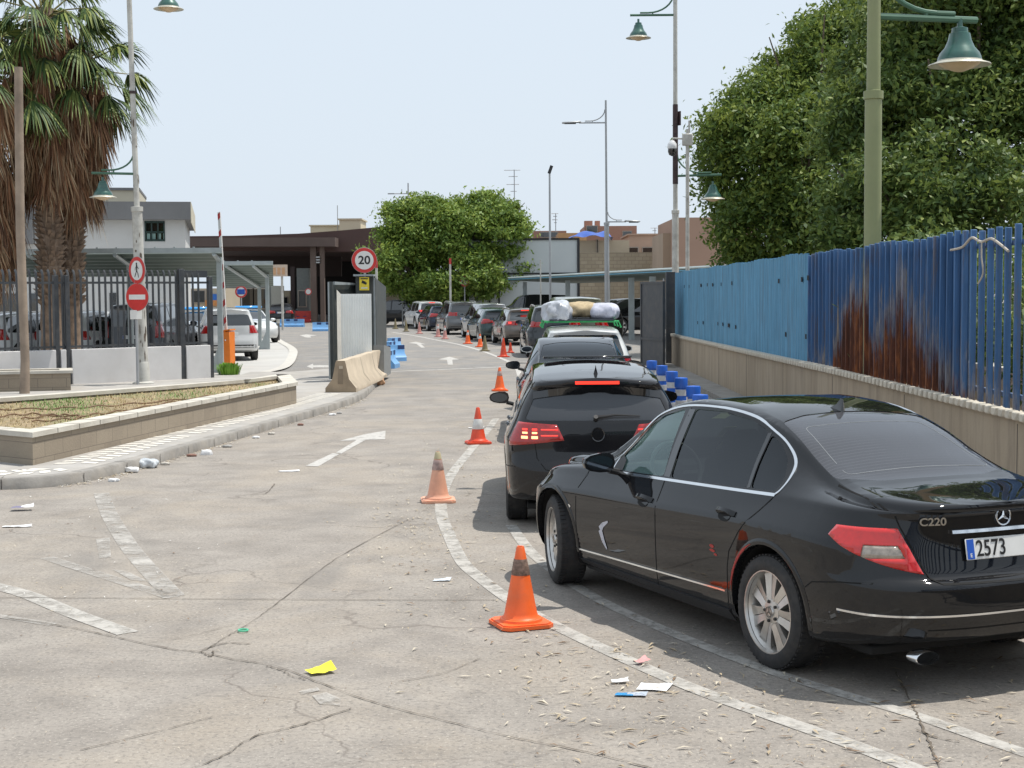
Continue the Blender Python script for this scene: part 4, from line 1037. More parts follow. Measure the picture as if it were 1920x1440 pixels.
gpoly([(766, 643), (780, 641), (800, 646), (789, 645), (797, 652), (790, 652), (781, 645)], paint_good, mb)
gpoly([(575, 687), (587, 682), (587, 685), (616, 685), (616, 689), (587, 689), (587, 692)], paint_good, mb)
gpoly([(562, 629), (574, 627), (595, 629), (582, 630), (583, 633), (575, 633)], paint_good, mb)
struct(mb, 'lane_arrow')
mb = MB()
gline([(190, 925), (205, 965), (232, 1010), (262, 1050), (325, 1118)], .16, paint_faint, mb); gline([(88, 1046), (180, 1076), (325, 1121)], .12, paint_faint, mb)
gpoly([(180, 1012), (206, 1008), (208, 1045), (186, 1048)], paint_faint, mb); gpoly([(210, 1068), (238, 1072), (280, 1092), (245, 1088)], paint_faint, mb)
gline([(-60, 1088), (40, 1112), (140, 1152), (240, 1188)], .15, paint_line, mb, n=4)
gline([(-40, 1150), (100, 1172)], .08, paint_faint, mb); gpoly([(585, 1306), (612, 1300), (640, 1312), (638, 1325), (600, 1322)], paint_faint, mb, .006); gpoly([(560, 1298), (596, 1290), (600, 1296), (566, 1304)], paint_faint, mb, .006)
struct(mb, 'faded_road_marking')
mb = MB()
def crack(px, w_=.012, j=.5): gline(px, w_ * .62, crack_m, mb, z=.007, n=9, jit=j)
crack([(-80, 1121), (150, 1122), (350, 1124), (540, 1125), (700, 1126), (930, 1126)], .015, .2)
crack([(-60, 1150), (110, 1174), (230, 1199), (320, 1218), (375, 1224), (440, 1238), (520, 1251), (600, 1282), (700, 1318), (830, 1352), (960, 1384), (1100, 1412), (1250, 1450)], .012, .7)
crack([(765, 975), (655, 1034), (600, 1070), (525, 1128), (470, 1168), (425, 1195), (390, 1217), (372, 1226)], .009, .6)
crack([(330, 1455), (420, 1418), (480, 1382), (560, 1362), (660, 1330)], .014, .8)
crack([(1680, 1262), (1712, 1325), (1726, 1358), (1748, 1405), (1765, 1450)], .014, .8)
crack([(375, 1221), (420, 1208), (470, 1208)], .014, .8); crack([(378, 1222), (395, 1232), (400, 1222)], .016, .8); crack([(500, 1250), (530, 1258), (545, 1268), (575, 1276)], .015, .8); crack([(280, 1206), (350, 1195), (440, 1172)], .006, .6); crack([(150, 1408), (300, 1372), (400, 1345)], .007, .7)
crack([(470, 930), (500, 925), (515, 908)], .016, .6); crack([(1720, 1370), (1760, 1386), (1800, 1392)], .012, .8)
crack([(745, 1280), (830, 1264), (900, 1236)], .007, .6)
struct(mb, 'road_crack')

# ---------------------------------------------------------------- pavement
pave_m = mat('pavement slabs', (.36, .345, .325), .9, var=.16, scale=2.2, bmp=.3, dirt=.35, dirtc=(.40, .34, .26))
kerb_m = mat('kerb stone', (.27, .255, .235), .88, var=.25, scale=3.5, bmp=.4, dirt=.3)
white_pave = mat('white paving stones', (.66, .63, .57), .85, var=.12, scale=9)
kpx = [(-160, 917), (-60, 919), (20, 918), (75, 915), (135, 909), (210, 893), (300, 868), (400, 838), (500, 808), (600, 778), (650, 762), (683, 748)]
K = smooth_poly([G(*q) for q in kpx], 4)
tail_ = [G(700, 732), G(716, 712), G(724, 696)]
K2 = K + tail_
def offs(P, o):
    out = []
    for i, q in enumerate(P):
        d = (P[min(len(P) - 1, i + 1)] - P[max(0, i - 1)]).normalized(); out.append(q + Vector((-d.y, d.x, 0)) * o)
    return out
KI = offs(K2, .16)
mb = MB(); vs = []; acc = 0
for i in range(len(K2)):
    o_, n_ = K2[i], KI[i]; e = (n_ - o_).normalized()
    vs += [o_, o_ + Vector((0, 0, .105)) + e * .008, o_ + e * .025 + Vector((0, 0, .125)), n_ + Vector((0, 0, .125)), n_]
mb.add(vs, [(5 * i + k, 5 * i + k + 1, 5 * i + 6 + k, 5 * i + 5 + k) for i in range(len(K2) - 1) for k in range(4)], kerb_m)
nv = len(K2); mb.add(vs[-5:], [(0, 1, 2, 3, 4)], kerb_m)
# joints between the kerb stones
acc = 0; jm = mat('joint', (.10, .09, .08), .9, var=.1)
for i in range(len(K2) - 1):
    seg = (K2[i + 1] - K2[i]).length
    while acc < seg:
        q = K2[i].lerp(K2[i + 1], acc / seg); d = (K2[i + 1] - K2[i]).normalized(); nn = Vector((-d.y, d.x, 0))
        mb.add([q - nn * .002 - d * .006, q - nn * .002 + d * .006, q - nn * .001 + d * .006 + Vector((0, 0, .112)), q - nn * .001 - d * .006 + Vector((0, 0, .112))], [(0, 1, 2, 3)], jm)
        mb.add([q + nn * .03 - d * .006 + Vector((0, 0, .1265)), q + nn * .03 + d * .006 + Vector((0, 0, .1265)), q + nn * .16 + d * .006 + Vector((0, 0, .1265)), q + nn * .16 - d * .006 + Vector((0, 0, .1265))], [(0, 1, 2, 3)], jm)
        acc += 1.0
    acc -= seg
struct(mb, 'kerb')
poly = KI + [G(618, 700), G(545, 706), G(470, 706), G(452, 712), G(380, 706), G(200, 706), Vector((-16, 36.5, 0)), Vector((-16, 14, 0))]
from mathutils.geometry import delaunay_2d_cdt
n_ = len(poly); cv, _, cf, *_r = delaunay_2d_cdt([Vector((q.x, q.y)) for q in poly], [], [list(range(n_))], 1, 1e-5)
mb = MB(); mb.add([(v.x, v.y, .122) for v in cv], [tuple(f) for f in cf], pave_m); struct(mb, 'pavement')
mb = MB()
P1 = smooth_poly([G(*q, .122) for q in [(-60, 893), (60, 889), (150, 877), (260, 846), (400, 806), (530, 770), (640, 738)]], 10)
r_ = random.Random(3); acc = 0.0; nxt = 0.0
for i in range(len(P1) - 1):
    d = (P1[i + 1] - P1[i]); L_ = d.length; d.normalize(); nn = Vector((-d.y, d.x, 0))
    while nxt < acc + L_:
        q = P1[i] + d * (nxt - acc); nxt += .255
        if r_.random() < .08: continue
        for off in (.0, .27):
            a = q + nn * off + Vector((0, 0, .004)); s_ = .08 if off == 0 else -.08
            mb.add([a, a + d * .125, a + d * (.125 + s_) + nn * .22, a + d * s_ + nn * .22], [(0, 1, 2, 3)], white_pave)
    acc += L_
struct(mb, 'pavement_pattern')
# light concrete yard to the left behind the fence
yard_m = mat('yard concrete', (.44, .43, .41), .9, var=.10, scale=.6)
yp = [G(452, 713), G(490, 702), G(533, 690), G(547, 670), G(546, 655), G(522, 640), G(508, 628), Vector((-30, 72, 0)), Vector((-30, 37, 0)), Vector((-16, 36.4, 0)), G(200, 707), G(380, 707)]
mb = MB(); mb.add([Vector((q.x, q.y, .03)) for q in yp], [tuple(range(len(yp)))], yard_m); struct(mb, 'yard')
mb = MB(); gline([(455, 712), (490, 702), (533, 690), (548, 670), (547, 655), (523, 640), (508, 628)], .3, mat('yard kerb', (.5, .48, .44), .9), mb, z=.045, n=5)
struct(mb, 'yard_kerb')
# strip of rough pavement along the right wall
mb = MB(); mb.box((4.18, 26, .05), (.5, 34, .1), kerb_m); struct(mb, 'wall_kerb')

# ---------------------------------------------------------------- raised planters
blk_m, t, b = nt('planter blocks'); p = pos(t)
br = N(t, 'TexBrick'); br.inputs['Scale'].default_value = 2.6; br.inputs['Mortar Size'].default_value = .012; br.inputs['Row Height'].default_value = .5; br.inputs['Brick Width'].default_value = 1.1
mpg = N(t, 'Mapping'); mpg.inputs['Rotation'].default_value = (PI / 2, 0, -.98); t.links.new(p, mpg.inputs[0])
br.inputs['Color1'].default_value = (.27, .225, .17, 1); br.inputs['Color2'].default_value = (.32, .27, .205, 1); br.inputs['Mortar'].default_value = (.17, .14, .11, 1)
cx = N(t, 'CombineXYZ'); sp2 = N(t, 'SeparateXYZ'); t.links.new(p, sp2.inputs[0]); t.links.new(mth(t, 'ADD', mth(t, 'MULTIPLY', sp2.outputs[0], .55), mth(t, 'MULTIPLY', sp2.outputs[1], .83)), cx.inputs[0]); t.links.new(sp2.outputs[2], cx.inputs[1]); t.links.new(cx.outputs[0], br.inputs['Vector'])
c = mixc(t, ramp(t, noise(t, p, 1.4, 6, .7), [(.4, (0, 0, 0)), (.75, (.6, .6, .6))]), br.outputs['Color'], (.20, .165, .13))
t.links.new(c, b.inputs['Base Color']); b.inputs['Roughness'].default_value = .92; bump(t, b, noise(t, p, 40, 4), .4, .01)
cop_m = mat('planter coping', (.52, .49, .43), .85, var=.14, scale=3, bmp=.3, dirt=.3)
soil_m, t, b = nt('dry planter soil'); p = pos(t)
c = ramp(t, noise(t, p, 1.3, 6, .7, .5), [(.30, (.40, .30, .18)), (.48, (.33, .25, .15)), (.60, (.26, .23, .12)), (.72, (.13, .20, .05))])
c = mixc(t, ramp(t, noise(t, p, 18, 5, .7), [(.4, (.5, .5, .5)), (.6, (0, 0, 0))]), c, (.18, .14, .085))
t.links.new(c, b.inputs['Base Color']); b.inputs['Roughness'].default_value = .98; bump(t, b, noise(t, p, 14, 6), .9, .05)
def ring(out_, th, z0, z1, m, mb, over=0.0):
    n = len(out_); c_ = sum((Vector((q[0], q[1])) for q in out_), Vector((0, 0))) / n
    def ins(d):
        res = []
        for i in range(n):
            a, b_, c2 = (Vector((out_[(i + k) % n][0], out_[(i + k) % n][1])) for k in (-1, 0, 1))
            d1 = (b_ - a).normalized(); d2 = (c2 - b_).normalized(); n1 = Vector((-d1.y, d1.x)); n2 = Vector((-d2.y, d2.x))
            if n1.dot(c_ - b_) < 0: n1 = -n1
            if n2.dot(c_ - b_) < 0: n2 = -n2
            bi = n1 + n2; bi = bi / max(.35, bi.dot(n1)); res.append(b_ + bi * d)
        return res
    o = ins(-over); i_ = ins(th)
    vs = [(q.x, q.y, z) for z in (z0, z1) for q in o] + [(q.x, q.y, z) for z in (z0, z1) for q in i_]
    fs = []
    for i in range(n):
        j = (i + 1) % n; fs += [(i, j, n + j, n + i), (2 * n + i, 2 * n + j, 3 * n + j, 3 * n + i), (n + i, n + j, 3 * n + j, 3 * n + i), (i, j, 2 * n + j, 2 * n + i)]
    mb.add(vs, fs, m); return i_
po = [G(-260, 838, .12), G(62, 873, .12), G(556, 757, .12), G(541, 703, .5), G(470, 712, .5), G(300, 724, .5), G(0, 746, .5), G(-260, 760, .5)]
pt = thing('raised_planter', 'long wedge-shaped block planter with pale coping and dry grass, beside the kerb', 'planter', (po[1].x, po[1].y, .12))
def rel(P, o): return [(q[0] - o[0], q[1] - o[1]) for q in P]
O = pt.location
mb = MB(); ring(rel(po, O), .20, 0, .33, blk_m, mb); mb.build('block_wall', pt)
mb = MB(); inn = ring(rel(po, O), .24, .332, .392, cop_m, mb, over=.03)
L_ = rel(po, O)
for i in (0, 1):
    a, b_ = Vector(L_[i]), Vector(L_[i + 1]); n_ = int((b_ - a).length / .55); d = (b_ - a).normalized(); nn = Vector((-d.y, d.x))
    for k in range(1, n_):
        q = a + d * ((b_ - a).length * k / n_)
        mb.box(None, (.010, .272, .003), jm, M=Matrix.Translation((q.x + nn.x * .105, q.y + nn.y * .105, .3925)) @ Matrix.Rotation(math.atan2(d.y, d.x), 4, 'Z'))
        mb.box(None, (.010, .003, .058), jm, M=Matrix.Translation((q.x - nn.x * .0315, q.y - nn.y * .0315, .362)) @ Matrix.Rotation(math.atan2(d.y, d.x), 4, 'Z'))
mb.build('coping', pt)
# soil as a rough sheet
mb = MB(); mb.add([(q.x, q.y, .30) for q in inn], [tuple(range(len(inn)))], soil_m); mb.build('soil', pt)
def inside(q, poly):
    c_ = False; n = len(poly)
    for i in range(n):
        a, b_ = poly[i], poly[(i + 1) % n]
        if (a[1] > q[1]) != (b_[1] > q[1]) and q[0] < (b_[0] - a[0]) * (q[1] - a[1]) / (b_[1] - a[1]) + a[0]: c_ = not c_
    return c_
innW = [(q[0] + O.x, q[1] + O.y) for q in inn]
r_ = random.Random(5); V = []; Fq = []; mi = []
gr1 = mat('green grass blades', (.13, .24, .05), .7, var=.3, scale=4); gr2 = mat('dry grass blades', (.42, .33, .17), .8, var=.25, scale=4)
cnt = 0
while cnt < 9000:
    x = r_.uniform(-13, -3.5); y = r_.uniform(18, 31)
    if not inside((x, y), innW): continue
    g = math.sin(x * 1.3 + 1) * math.sin(y * .9 + x * .6) + .7 * math.sin(3.1 * x + y)
    if r_.random() > .25 + .5 * max(0, g): 
        if r_.random() < .6: cnt += 1; continue
    cnt += 1; a = r_.uniform(0, 6.28); h_ = r_.uniform(.015, .055); l = r_.uniform(0, .08); w_ = .008
    k = len(V); V += [(x - w_ * math.sin(a), y + w_ * math.cos(a), .41), (x + w_ * math.sin(a), y - w_ * math.cos(a), .41), (x + l * math.cos(a), y + l * math.sin(a), .42 + h_)]
    Fq.append((k, k + 1, k + 2)); mi.append(0 if g + r_.uniform(-.6, .6) > .45 else 1)
o = rawmesh('planter_grass', V, Fq, [gr1, gr2], mi=mi); o['kind'] = 'stuff'
hose_m = mat('brown hose', (.16, .09, .045), .6, var=.2)
hs = [[(-20, 768), (120, 765), (250, 757), (400, 742), (470, 730)], [(-20, 782), (60, 776), (140, 780), (230, 770), (330, 752)], [(60, 790), (150, 783), (120, 778), (40, 785)]]
for k, l in enumerate(hs):
    mb = MB(); P = smooth_poly([G(*q, .44) for q in l], 8); P = [q + Vector((0, 0, .015 * math.sin(i * 1.7))) for i, q in enumerate(P)]; mb.tube(P, .012, hose_m, 6)
    o = mb.build('irrigation_hose'); tag(o, ['brown irrigation hose, the long one furthest back across the planter', 'brown irrigation hose running through the middle of the planter', 'short looped brown irrigation hose near the front coping of the planter'][k], 'hose', 'hoses on the planter soil')
pq = [G(133, 731, .12), G(126, 724, .12), G(-220, 736, .12), G(-220, 748, .12)]
pq = [G(133, 732, .12), G(133, 732, .12) + Vector((-.3, 1.0, 0)), Vector((-14.5, 31.4, .12)), Vector((-14.2, 30.4, .12))]
p2 = thing('raised_planter', 'low brown block planter with pale coping, at the foot of the white wall', 'planter', (pq[0].x, pq[0].y, .12))
O = p2.location; mb = MB(); ring(rel(pq, O), .18, 0, .36, blk_m, mb); mb.build('block_wall', p2)
mb = MB(); inn2 = ring(rel(pq, O), .22, .362, .42, cop_m, mb, over=.05); mb.build('coping', p2)
mb = MB(); mb.add([(q.x, q.y, .36) for q in inn2], [tuple(range(4))], soil_m); mb.build('soil', p2)

# ---------------------------------------------------------------- litter
def blades(name, n, spots, kind='stuff'):
    r_ = random.Random(11); V = []; Fq = []; mi = []
    for (f_, share, cols, smax) in spots:
        for _ in range(int(n * share)):
            x, y = f_(r_); a = r_.uniform(0, 6.28); l = (.007 + (smax * 1.25 - .007) * r_.random() ** 2.2) * (.6 + .05 * y); w_ = min(.008, l * r_.uniform(.06, .30))
            u = Vector((math.cos(a), math.sin(a), 0)); v = Vector((-u.y, u.x, 0)); z = .007; up = r_.uniform(.002, .012)
            c_ = Vector((x, y, z)); k = len(V)
            bend = v * l * r_.uniform(-.3, .3)
            V += [tuple(c_ - u * l), tuple(c_ - v * w_ + bend + Vector((0, 0, up))), tuple(c_ + u * l + Vector((0, 0, up * .4))), tuple(c_ + v * w_ + bend + Vector((0, 0, up)))]
            Fq.append((k, k + 1, k + 2, k + 3)); mi.append(r_.choice(cols))
    ms = [mat('dry leaf tan', (.40, .32, .21), .8, var=.2), mat('dry leaf pale', (.52, .46, .36), .8, var=.2), mat('dry leaf brown', (.20, .13, .08), .8, var=.2), mat('paper scrap', (.68, .67, .64), .8, var=.1)]
    o = rawmesh(name, V, Fq, ms, mi=mi); o['kind'] = kind; return o
LN = [(1740, 1452), (1450, 1345), (1230, 1262), (1030, 1168), (905, 1088), (845, 1010), (828, 945), (882, 845), (930, 785)]
LNg = [G(*q) for q in LN]
def near_line(r_):
    i = r_.randrange(len(LNg) - 1); q = LNg[i].lerp(LNg[i + 1], r_.random()); return q.x + r_.gauss(-.15, .42), q.y + r_.gauss(-.1, .5)
def bottom_right(r_): q = G(r_.uniform(980, 1900), r_.uniform(1200, 1440)); return q.x, q.y
def patch1(r_): q = G(r_.gauss(770, 45), r_.gauss(960, 50)); return q.x, q.y
def anywhere(r_): q = G(r_.uniform(0, 1500), r_.uniform(760, 1440)); return q.x, q.y
def leftside(r_): q = G(r_.uniform(0, 420), r_.uniform(930, 1180)); return q.x, q.y
blades('leaf_litter', 2700, [(near_line, .34, (0, 0, 1, 1, 2), .036), (bottom_right, .22, (0, 0, 1, 1, 2), .042), (patch1, .10, (0, 1, 1), .026), (anywhere, .26, (0, 1, 2, 2), .016), (leftside, .06, (1, 2, 3), .02)])
def kerbside(r_):
    i = r_.randrange(14, len(K) - 1); q = K[i].lerp(K[i + 1], r_.random()); return q.x + abs(r_.gauss(.02, .06)), q.y - abs(r_.gauss(0.02, .05))
blades('kerb_debris', 520, [(kerbside, 1, (0, 0, 1, 1, 3), .035)])
def scrap(name, label, px, w_, l_, a, m, h_=.012, curl=.02, group=None, cat='litter', m2=None):
    q = G(*px); mb = MB(); n = 6; r_ = random.Random(int(px[0]))
    u = Vector((math.cos(a), math.sin(a), 0)); v = Vector((-u.y, u.x, 0)); vs = []
    for i in range(n):
        for j in range(3):
            s_ = i / (n - 1) - .5; t_ = j / 2 - .5
            vs.append(u * l_ * (s_ + .06 * r_.uniform(-1, 1)) + v * w_ * (t_ + .05 * r_.uniform(-1, 1)) + Vector((0, 0, h_ + curl * max(0, s_ + t_ * .6) ** 1.5 + curl * .25 * r_.random())))
    fs = [(3 * i + j, 3 * i + j + 1, 3 * i + 4 + j, 3 * i + 3 + j) for i in range(n - 1) for j in range(2)]
    mb.add(vs, fs[:len(fs) // 2], m); mb.add(vs, fs[len(fs) // 2:], m2 or m)
    o = mb.build(name, weld=True); o.location = (q.x, q.y, 0); tag(o, label, cat, group); return o
yel = mat('bright yellow card', (.80, .72, .04), .6, var=.05); wp_ = mat('white paper', (.72, .72, .72), .7, var=.06)
scrap('paper_card', 'bright yellow folded card lying on the concrete', (603, 1262), .10, .15, .55, yel, .012, .05)
scrap('paper_sheet', 'white printed paper lying by the edge line, beside the blue wrapper', (1226, 1291), .14, .16, -.3, wp_, .008, .012)
scrap('paper_scrap', 'small square white paper scrap left of the printed paper', (1163, 1281), .05, .09, .1, wp_)
scrap('snack_wrapper', 'blue, orange and white wrapper lying below the white paper', (1183, 1305), .055, .16, -.12, mat('blue wrapper', (.05, .30, .62), .3, var=.3, scale=40), .008, .015, m2=mat('pale wrapper', (.45, .50, .58), .3, var=.4, scale=50))
scrap('crumpled_wrapper', 'small pink crumpled wrapper on the edge line', (1204, 1246), .05, .08, .6, mat('pink wrapper', (.66, .30, .29), .5), .02, .03)
scrap('paper_scrap', 'bluish white flattened scrap on the concrete above the nearest cone', (829, 1089), .07, .13, 0, mat('bluish paper', (.56, .60, .64), .5), .006, .02)
scrap('drink_carton', 'crushed purple and white carton at the far left of the concrete', (43, 957), .12, .20, .2, mat('purple carton', (.20, .18, .28), .5), .03, .04, m2=wp_)
scrap('paper_scrap', 'white scrap below the crushed purple carton', (33, 988), .08, .26, .1, wp_, .006, .02)
scrap('paper_scrap', 'flat white scrap at the tail of the lane arrow', (543, 884), .11, .24, .1, wp_, .006, .012)
scrap('paper_scrap', 'white scrap lying past the orange and white cone', (893, 803), .10, .24, .2, wp_, .006, .03)
mb = MB(); q = G(456, 1185); mb.lathe([(.030 + .005 * math.cos(a * PI / 3), .008 + .006 * math.sin(a * PI / 3)) for a in range(6)], mat('green plastic', (.10, .50, .30), .4), 18, close=True)
o = mb.build('plastic_ring'); o.location = (q.x, q.y, .004); tag(o, 'small green plastic ring on the concrete', 'litter')
bagm = mat('crumpled clear bag', (.50, .53, .56), .25, var=.15, scale=20, bmp=.4)
lumpy('plastic_bag', 'large crumpled white plastic bag against the kerb', 'plastic bag', G(273, 877) + Vector((0, 0, .05)), (.26, .17, .11), bagm, 4, amp=.3)
lumpy('crumpled_cup', 'crushed white cup left of the large plastic bag by the kerb', 'litter', G(247, 886) + Vector((0, 0, .03)), (.15, .08, .06), wp_, 14, amp=.3)
for k, (px, py, s_) in enumerate([(208, 903, .16), (305, 872, .14), (355, 856, .16), (383, 853, .18), (422, 839, .16), (476, 822, .13), (505, 815, .12), (560, 798, .12), (620, 779, .14), (633, 776, .1)]):
    o = lumpy('crumpled_paper', ['flat', 'small', 'reddish', 'torn', 'grey', 'folded', 'pale', 'thin', 'yellowish', 'tiny'][k] + ' piece of crumpled paper in the kerb gutter, ' + ['below the crushed cup', 'first one right of the plastic bag', 'second one right of the plastic bag', 'third one right of the plastic bag', 'lying where the kerb straightens', 'halfway along the kerb', 'just past the middle of the kerb', 'nearer the concrete barrier', 'at the far end of the kerb', 'last before the concrete barrier'][k], 'litter', G(px, py) + Vector((.03, 0, .015)), (s_ * .7, s_ * .38, .035 if k != 3 else .09), [wp_, mat('dull paper', (.48, .45, .40), .8), mat('brown red paper', (.24, .13, .10), .8), wp_, mat('grey paper', (.35, .34, .32), .7)][k % 5], 20 + k, 'crumpled papers along the kerb', n=10, amp=.35)
# ================================================================ TRAFFIC CONES
orange = mat('cone orange', (.85, .135, .025), .45, var=.10, scale=8, dirt=.25, dirtc=(.45, .20, .12))
orange_r = mat('cone red', (.70, .07, .025), .45, var=.12, scale=8, dirt=.2, dirtc=(.4, .2, .15))
faded = mat('faded cone', (.72, .36, .24), .65, var=.12, scale=8, dirt=.4, dirtc=(.55, .40, .30))
khaki = mat('dirty cone', (.20, .165, .09), .7, var=.2, scale=8)
pinkc = mat('pink cone', (.55, .27, .24), .6, var=.2, scale=8)
band_w = mat('cone white band', (.66, .66, .64), .4, var=.1, scale=12, dirt=.3)
band_d = mat('dirty cone band', (.20, .13, .10), .8, var=.5, scale=40)
band_p = mat('worn cone band', (.42, .30, .27), .7, var=.3, scale=30)
def cone(px, py, label, body, band, h=.5, tip=None, w=.34, rz=.3, b2=None, tilt=0):
    q = G(px, py); q.y += w * .5
    q = Vector((q.x, q.y, .006)); c = thing('traffic_cone', label, 'traffic cone', q, rz, 'cones along the lane line'); c.rotation_euler.x = tilt
    mb = MB(); s_ = w / 2; e = s_ * .25
    oc = [(s_, s_ - e), (s_ - e, s_), (-s_ + e, s_), (-s_, s_ - e), (-s_, -s_ + e), (-s_ + e, -s_), (s_ - e, -s_), (s_, -s_ + e)]
    mb.prism(oc, .0, .022, body); mb.prism([(x * .93, y * .93) for x, y in oc], .0225, .030, body)
    mb.lathe([(s_ * .80, .030), (s_ * .78, .045), (s_ * .66, .052)], body, 28); mb.build('base', c)
    R0 = s_ * .64; Rt = .024
    def rr(z): return R0 + (Rt - R0) * (z - .05) / (h - .05)
    mb = MB(); pr = [(rr(.05) + .012, .050), (rr(.06) + .003, .058)] + [(rr(z), z) for z in (.08, h * .35, h * .6, h * .8, h - .012)] + [(Rt - .004, h), (Rt - .010, h - .001), (Rt - .012, h - .03)]
    mb.lathe(pr, body, 28); mb.build('cone_body', c)
    if band:
        z0, z1 = h * .64, h * .84
        if b2: z0, z1 = b2[0] * h, b2[1] * h
        mb = MB(); mb.lathe([(rr(z0) + .0015, z0), (rr(z0) + .003, z0 + .003), (rr(z1) + .003, z1 - .003), (rr(z1) + .0015, z1)], band, 28); mb.build('reflective_band', c)
    if tip:
        mb = MB(); mb.lathe([(rr(h * .86) + .002, h * .86), (Rt + .003, h - .01), (Rt - .004, h + .002)], tip, 24); mb.build('cone_tip', c)
    return c
cone(977, 1184, 'bright orange cone with a dirty dark band, nearest the camera', orange, band_d, rz=.35)
cone(820, 945, 'sun-faded salmon cone with a pale yellowish tip', faded, band_p, rz=.1, tip=mat('bare cone tip', (.55, .48, .30), .8), tilt=.02)
cone(896, 834, 'red-orange cone with one wide white band, left of the black hatchback', orange_r, band_w, rz=.2, b2=(.40, .68))
cone(937, 734, 'plain orange cone by the hatchback wing mirror', orange, band_p, rz=.1, h=.5)
cone(944, 670, 'upright orange cone left of the blue-black saloon roof', orange_r, None, h=.62, w=.36)
cone(957, 662, 'small orange cone just behind the upright orange one', orange_r, None, h=.36, w=.24)
cone(909, 659, 'khaki weathered cone beside an orange and white one', khaki, None, h=.55)
cone(900, 651, 'orange cone with white band touching the khaki weathered one', orange, band_w, h=.5, w=.34)
cone(877, 645, 'orange cone with white band beside the brown-grey estate', orange, band_w, h=.55, w=.36)
cone(834, 636, 'pink cone with white band, right one of a close pair', pinkc, band_w, h=.6)
cone(821, 632, 'pink cone with white band, left one of a close pair', pinkc, band_w, h=.6)
cone(786, 626, 'pinkish weathered cone behind the white off-roader', pinkc, None, h=.6)
cone(761, 622, 'khaki cone under the nose of the white off-roader', khaki, None, h=.62)
cone(741, 617, 'khaki cone furthest away, at the end of the line', khaki, None, h=.6)

# ================================================================ BLUE AND WHITE BOLLARDS
bl = mat('bollard blue', (.012, .115, .55), .45, var=.1, scale=8, dirt=.15)
wb_ = mat('bollard white', (.55, .57, .60), .5, var=.1, scale=12, dirt=.35)
for k, (px, py, tz) in enumerate([(1222, 676, .76), (1241, 685, .76), (1259.5, 696, .76), (1277, 708, .76), (1300, 722, .77), (1313, 738, .77)]):
    g = G(px, py, tz)
    c = thing('bollard', ['blue and white ringed bollard furthest from the camera', 'blue and white ringed bollard, second from the far end of the row', 'blue and white ringed bollard, third from the far end of the row', 'blue and white ringed bollard, third from the near end of the row', 'blue and white ringed bollard, second from the near end of the row', 'blue and white ringed bollard nearest the saloon roof'][k], 'bollard', (g.x, g.y, 0), 0, 'row of bollards by the wall')
    mb = MB(); mb.lathe([(.15, 0), (.15, .04), (.085, .06), (.085, .62)], bl, 24); mb.build('post', c)
    mb = MB(); mb.lathe([(.092, .60), (.102, .61), (.104, .735), (.098, .755), (.001, .765)], bl, 24); mb.build('cap', c)
    for z in (.14, .31, .48): mb = MB(); mb.lathe([(.086, z), (.0885, z + .003), (.0885, z + .095), (.086, z + .098)], wb_, 24); mb.build('reflective_band', c)

# ================================================================ WALL AND BLUE FENCE
wall_m, t, b = nt('rendered boundary wall'); p = pos(t)
c = ramp(t, noise(t, pos(t, (1, 1, .5)), 1.1, 6, .7), [(.3, (.34, .27, .19)), (.7, (.42, .345, .255))])
c = mixc(t, ramp(t, noise(t, pos(t, (9, 5, .5)), 1.0, 6, .75), [(.46, (0, 0, 0)), (.72, (.75, .75, .75))]), c, (.21, .17, .13))
t.links.new(c, b.inputs['Base Color']); b.inputs['Roughness'].default_value = .93; bump(t, b, noise(t, p, 30, 4), .3, .01)
XW = 4.42; Y0, Y1 = -4.0, 42.0
def wt(y): return 1.0 - .1 * max(0, min(1, (y - 20) / 20))
wl = thing('boundary_wall', 'low tan rendered wall with crenellated pale coping under the blue fence', 'wall', (XW, 25, 0))
mb = MB(); ys = [Y0 + (Y1 - Y0) * k / 24 for k in range(25)]
vs = []
for y in ys: vs += [(0, y - 25, 0), (0, y - 25, wt(y) - .05), (.28, y - 25, wt(y) - .05), (.28, y - 25, 0)]
mb.add(vs, [(4 * i + k, 4 * i + k + 1, 4 * i + 5 + k, 4 * i + 4 + k) for i in range(24) for k in range(3)] + [(0, 1, 2, 3), (96, 97, 98, 99)], wall_m)
for y in ys[1:-1:2]: mb.box((-.001, y - 25, .47), (.004, .012, .90), jm)
mb.build('wall', wl)
mb = MB(); y = Y0; r_ = random.Random(8)
brick_cop = mat('pale coping bricks', (.58, .53, .44), .85, var=.12, scale=10, dirt=.3)
cop2 = mat('coping bed', (.40, .34, .26), .9, var=.15)
while y < 32:
    mb.box((-.015, y + .07 - 25, wt(y) - .005), (.10 + .01 * r_.random(), .105, .075), brick_cop, bev=.01); y += .19
for i in range(24): mb.add([(-.03, ys[i] - 25, wt(ys[i]) - .048), (-.03, ys[i + 1] - 25, wt(ys[i + 1]) - .048), (-.03, ys[i + 1] - 25, wt(ys[i + 1]) - .025), (-.03, ys[i] - 25, wt(ys[i]) - .025), (.3, ys[i + 1] - 25, wt(ys[i + 1]) - .025), (.3, ys[i] - 25, wt(ys[i]) - .025)], [(0, 1, 2, 3), (3, 2, 4, 5)], cop2)
for i in range(13, 24): mb.add([(-.035, ys[i] - 25, wt(ys[i]) - .02), (-.035, ys[i + 1] - 25, wt(ys[i + 1]) - .02), (-.035, ys[i + 1] - 25, wt(ys[i + 1]) + .03), (-.035, ys[i] - 25, wt(ys[i]) + .03), (.12, ys[i + 1] - 25, wt(ys[i + 1]) + .03), (.12, ys[i] - 25, wt(ys[i]) + .03)], [(0, 1, 2, 3), (3, 2, 4, 5)], brick_cop)
mb.build('coping', wl)

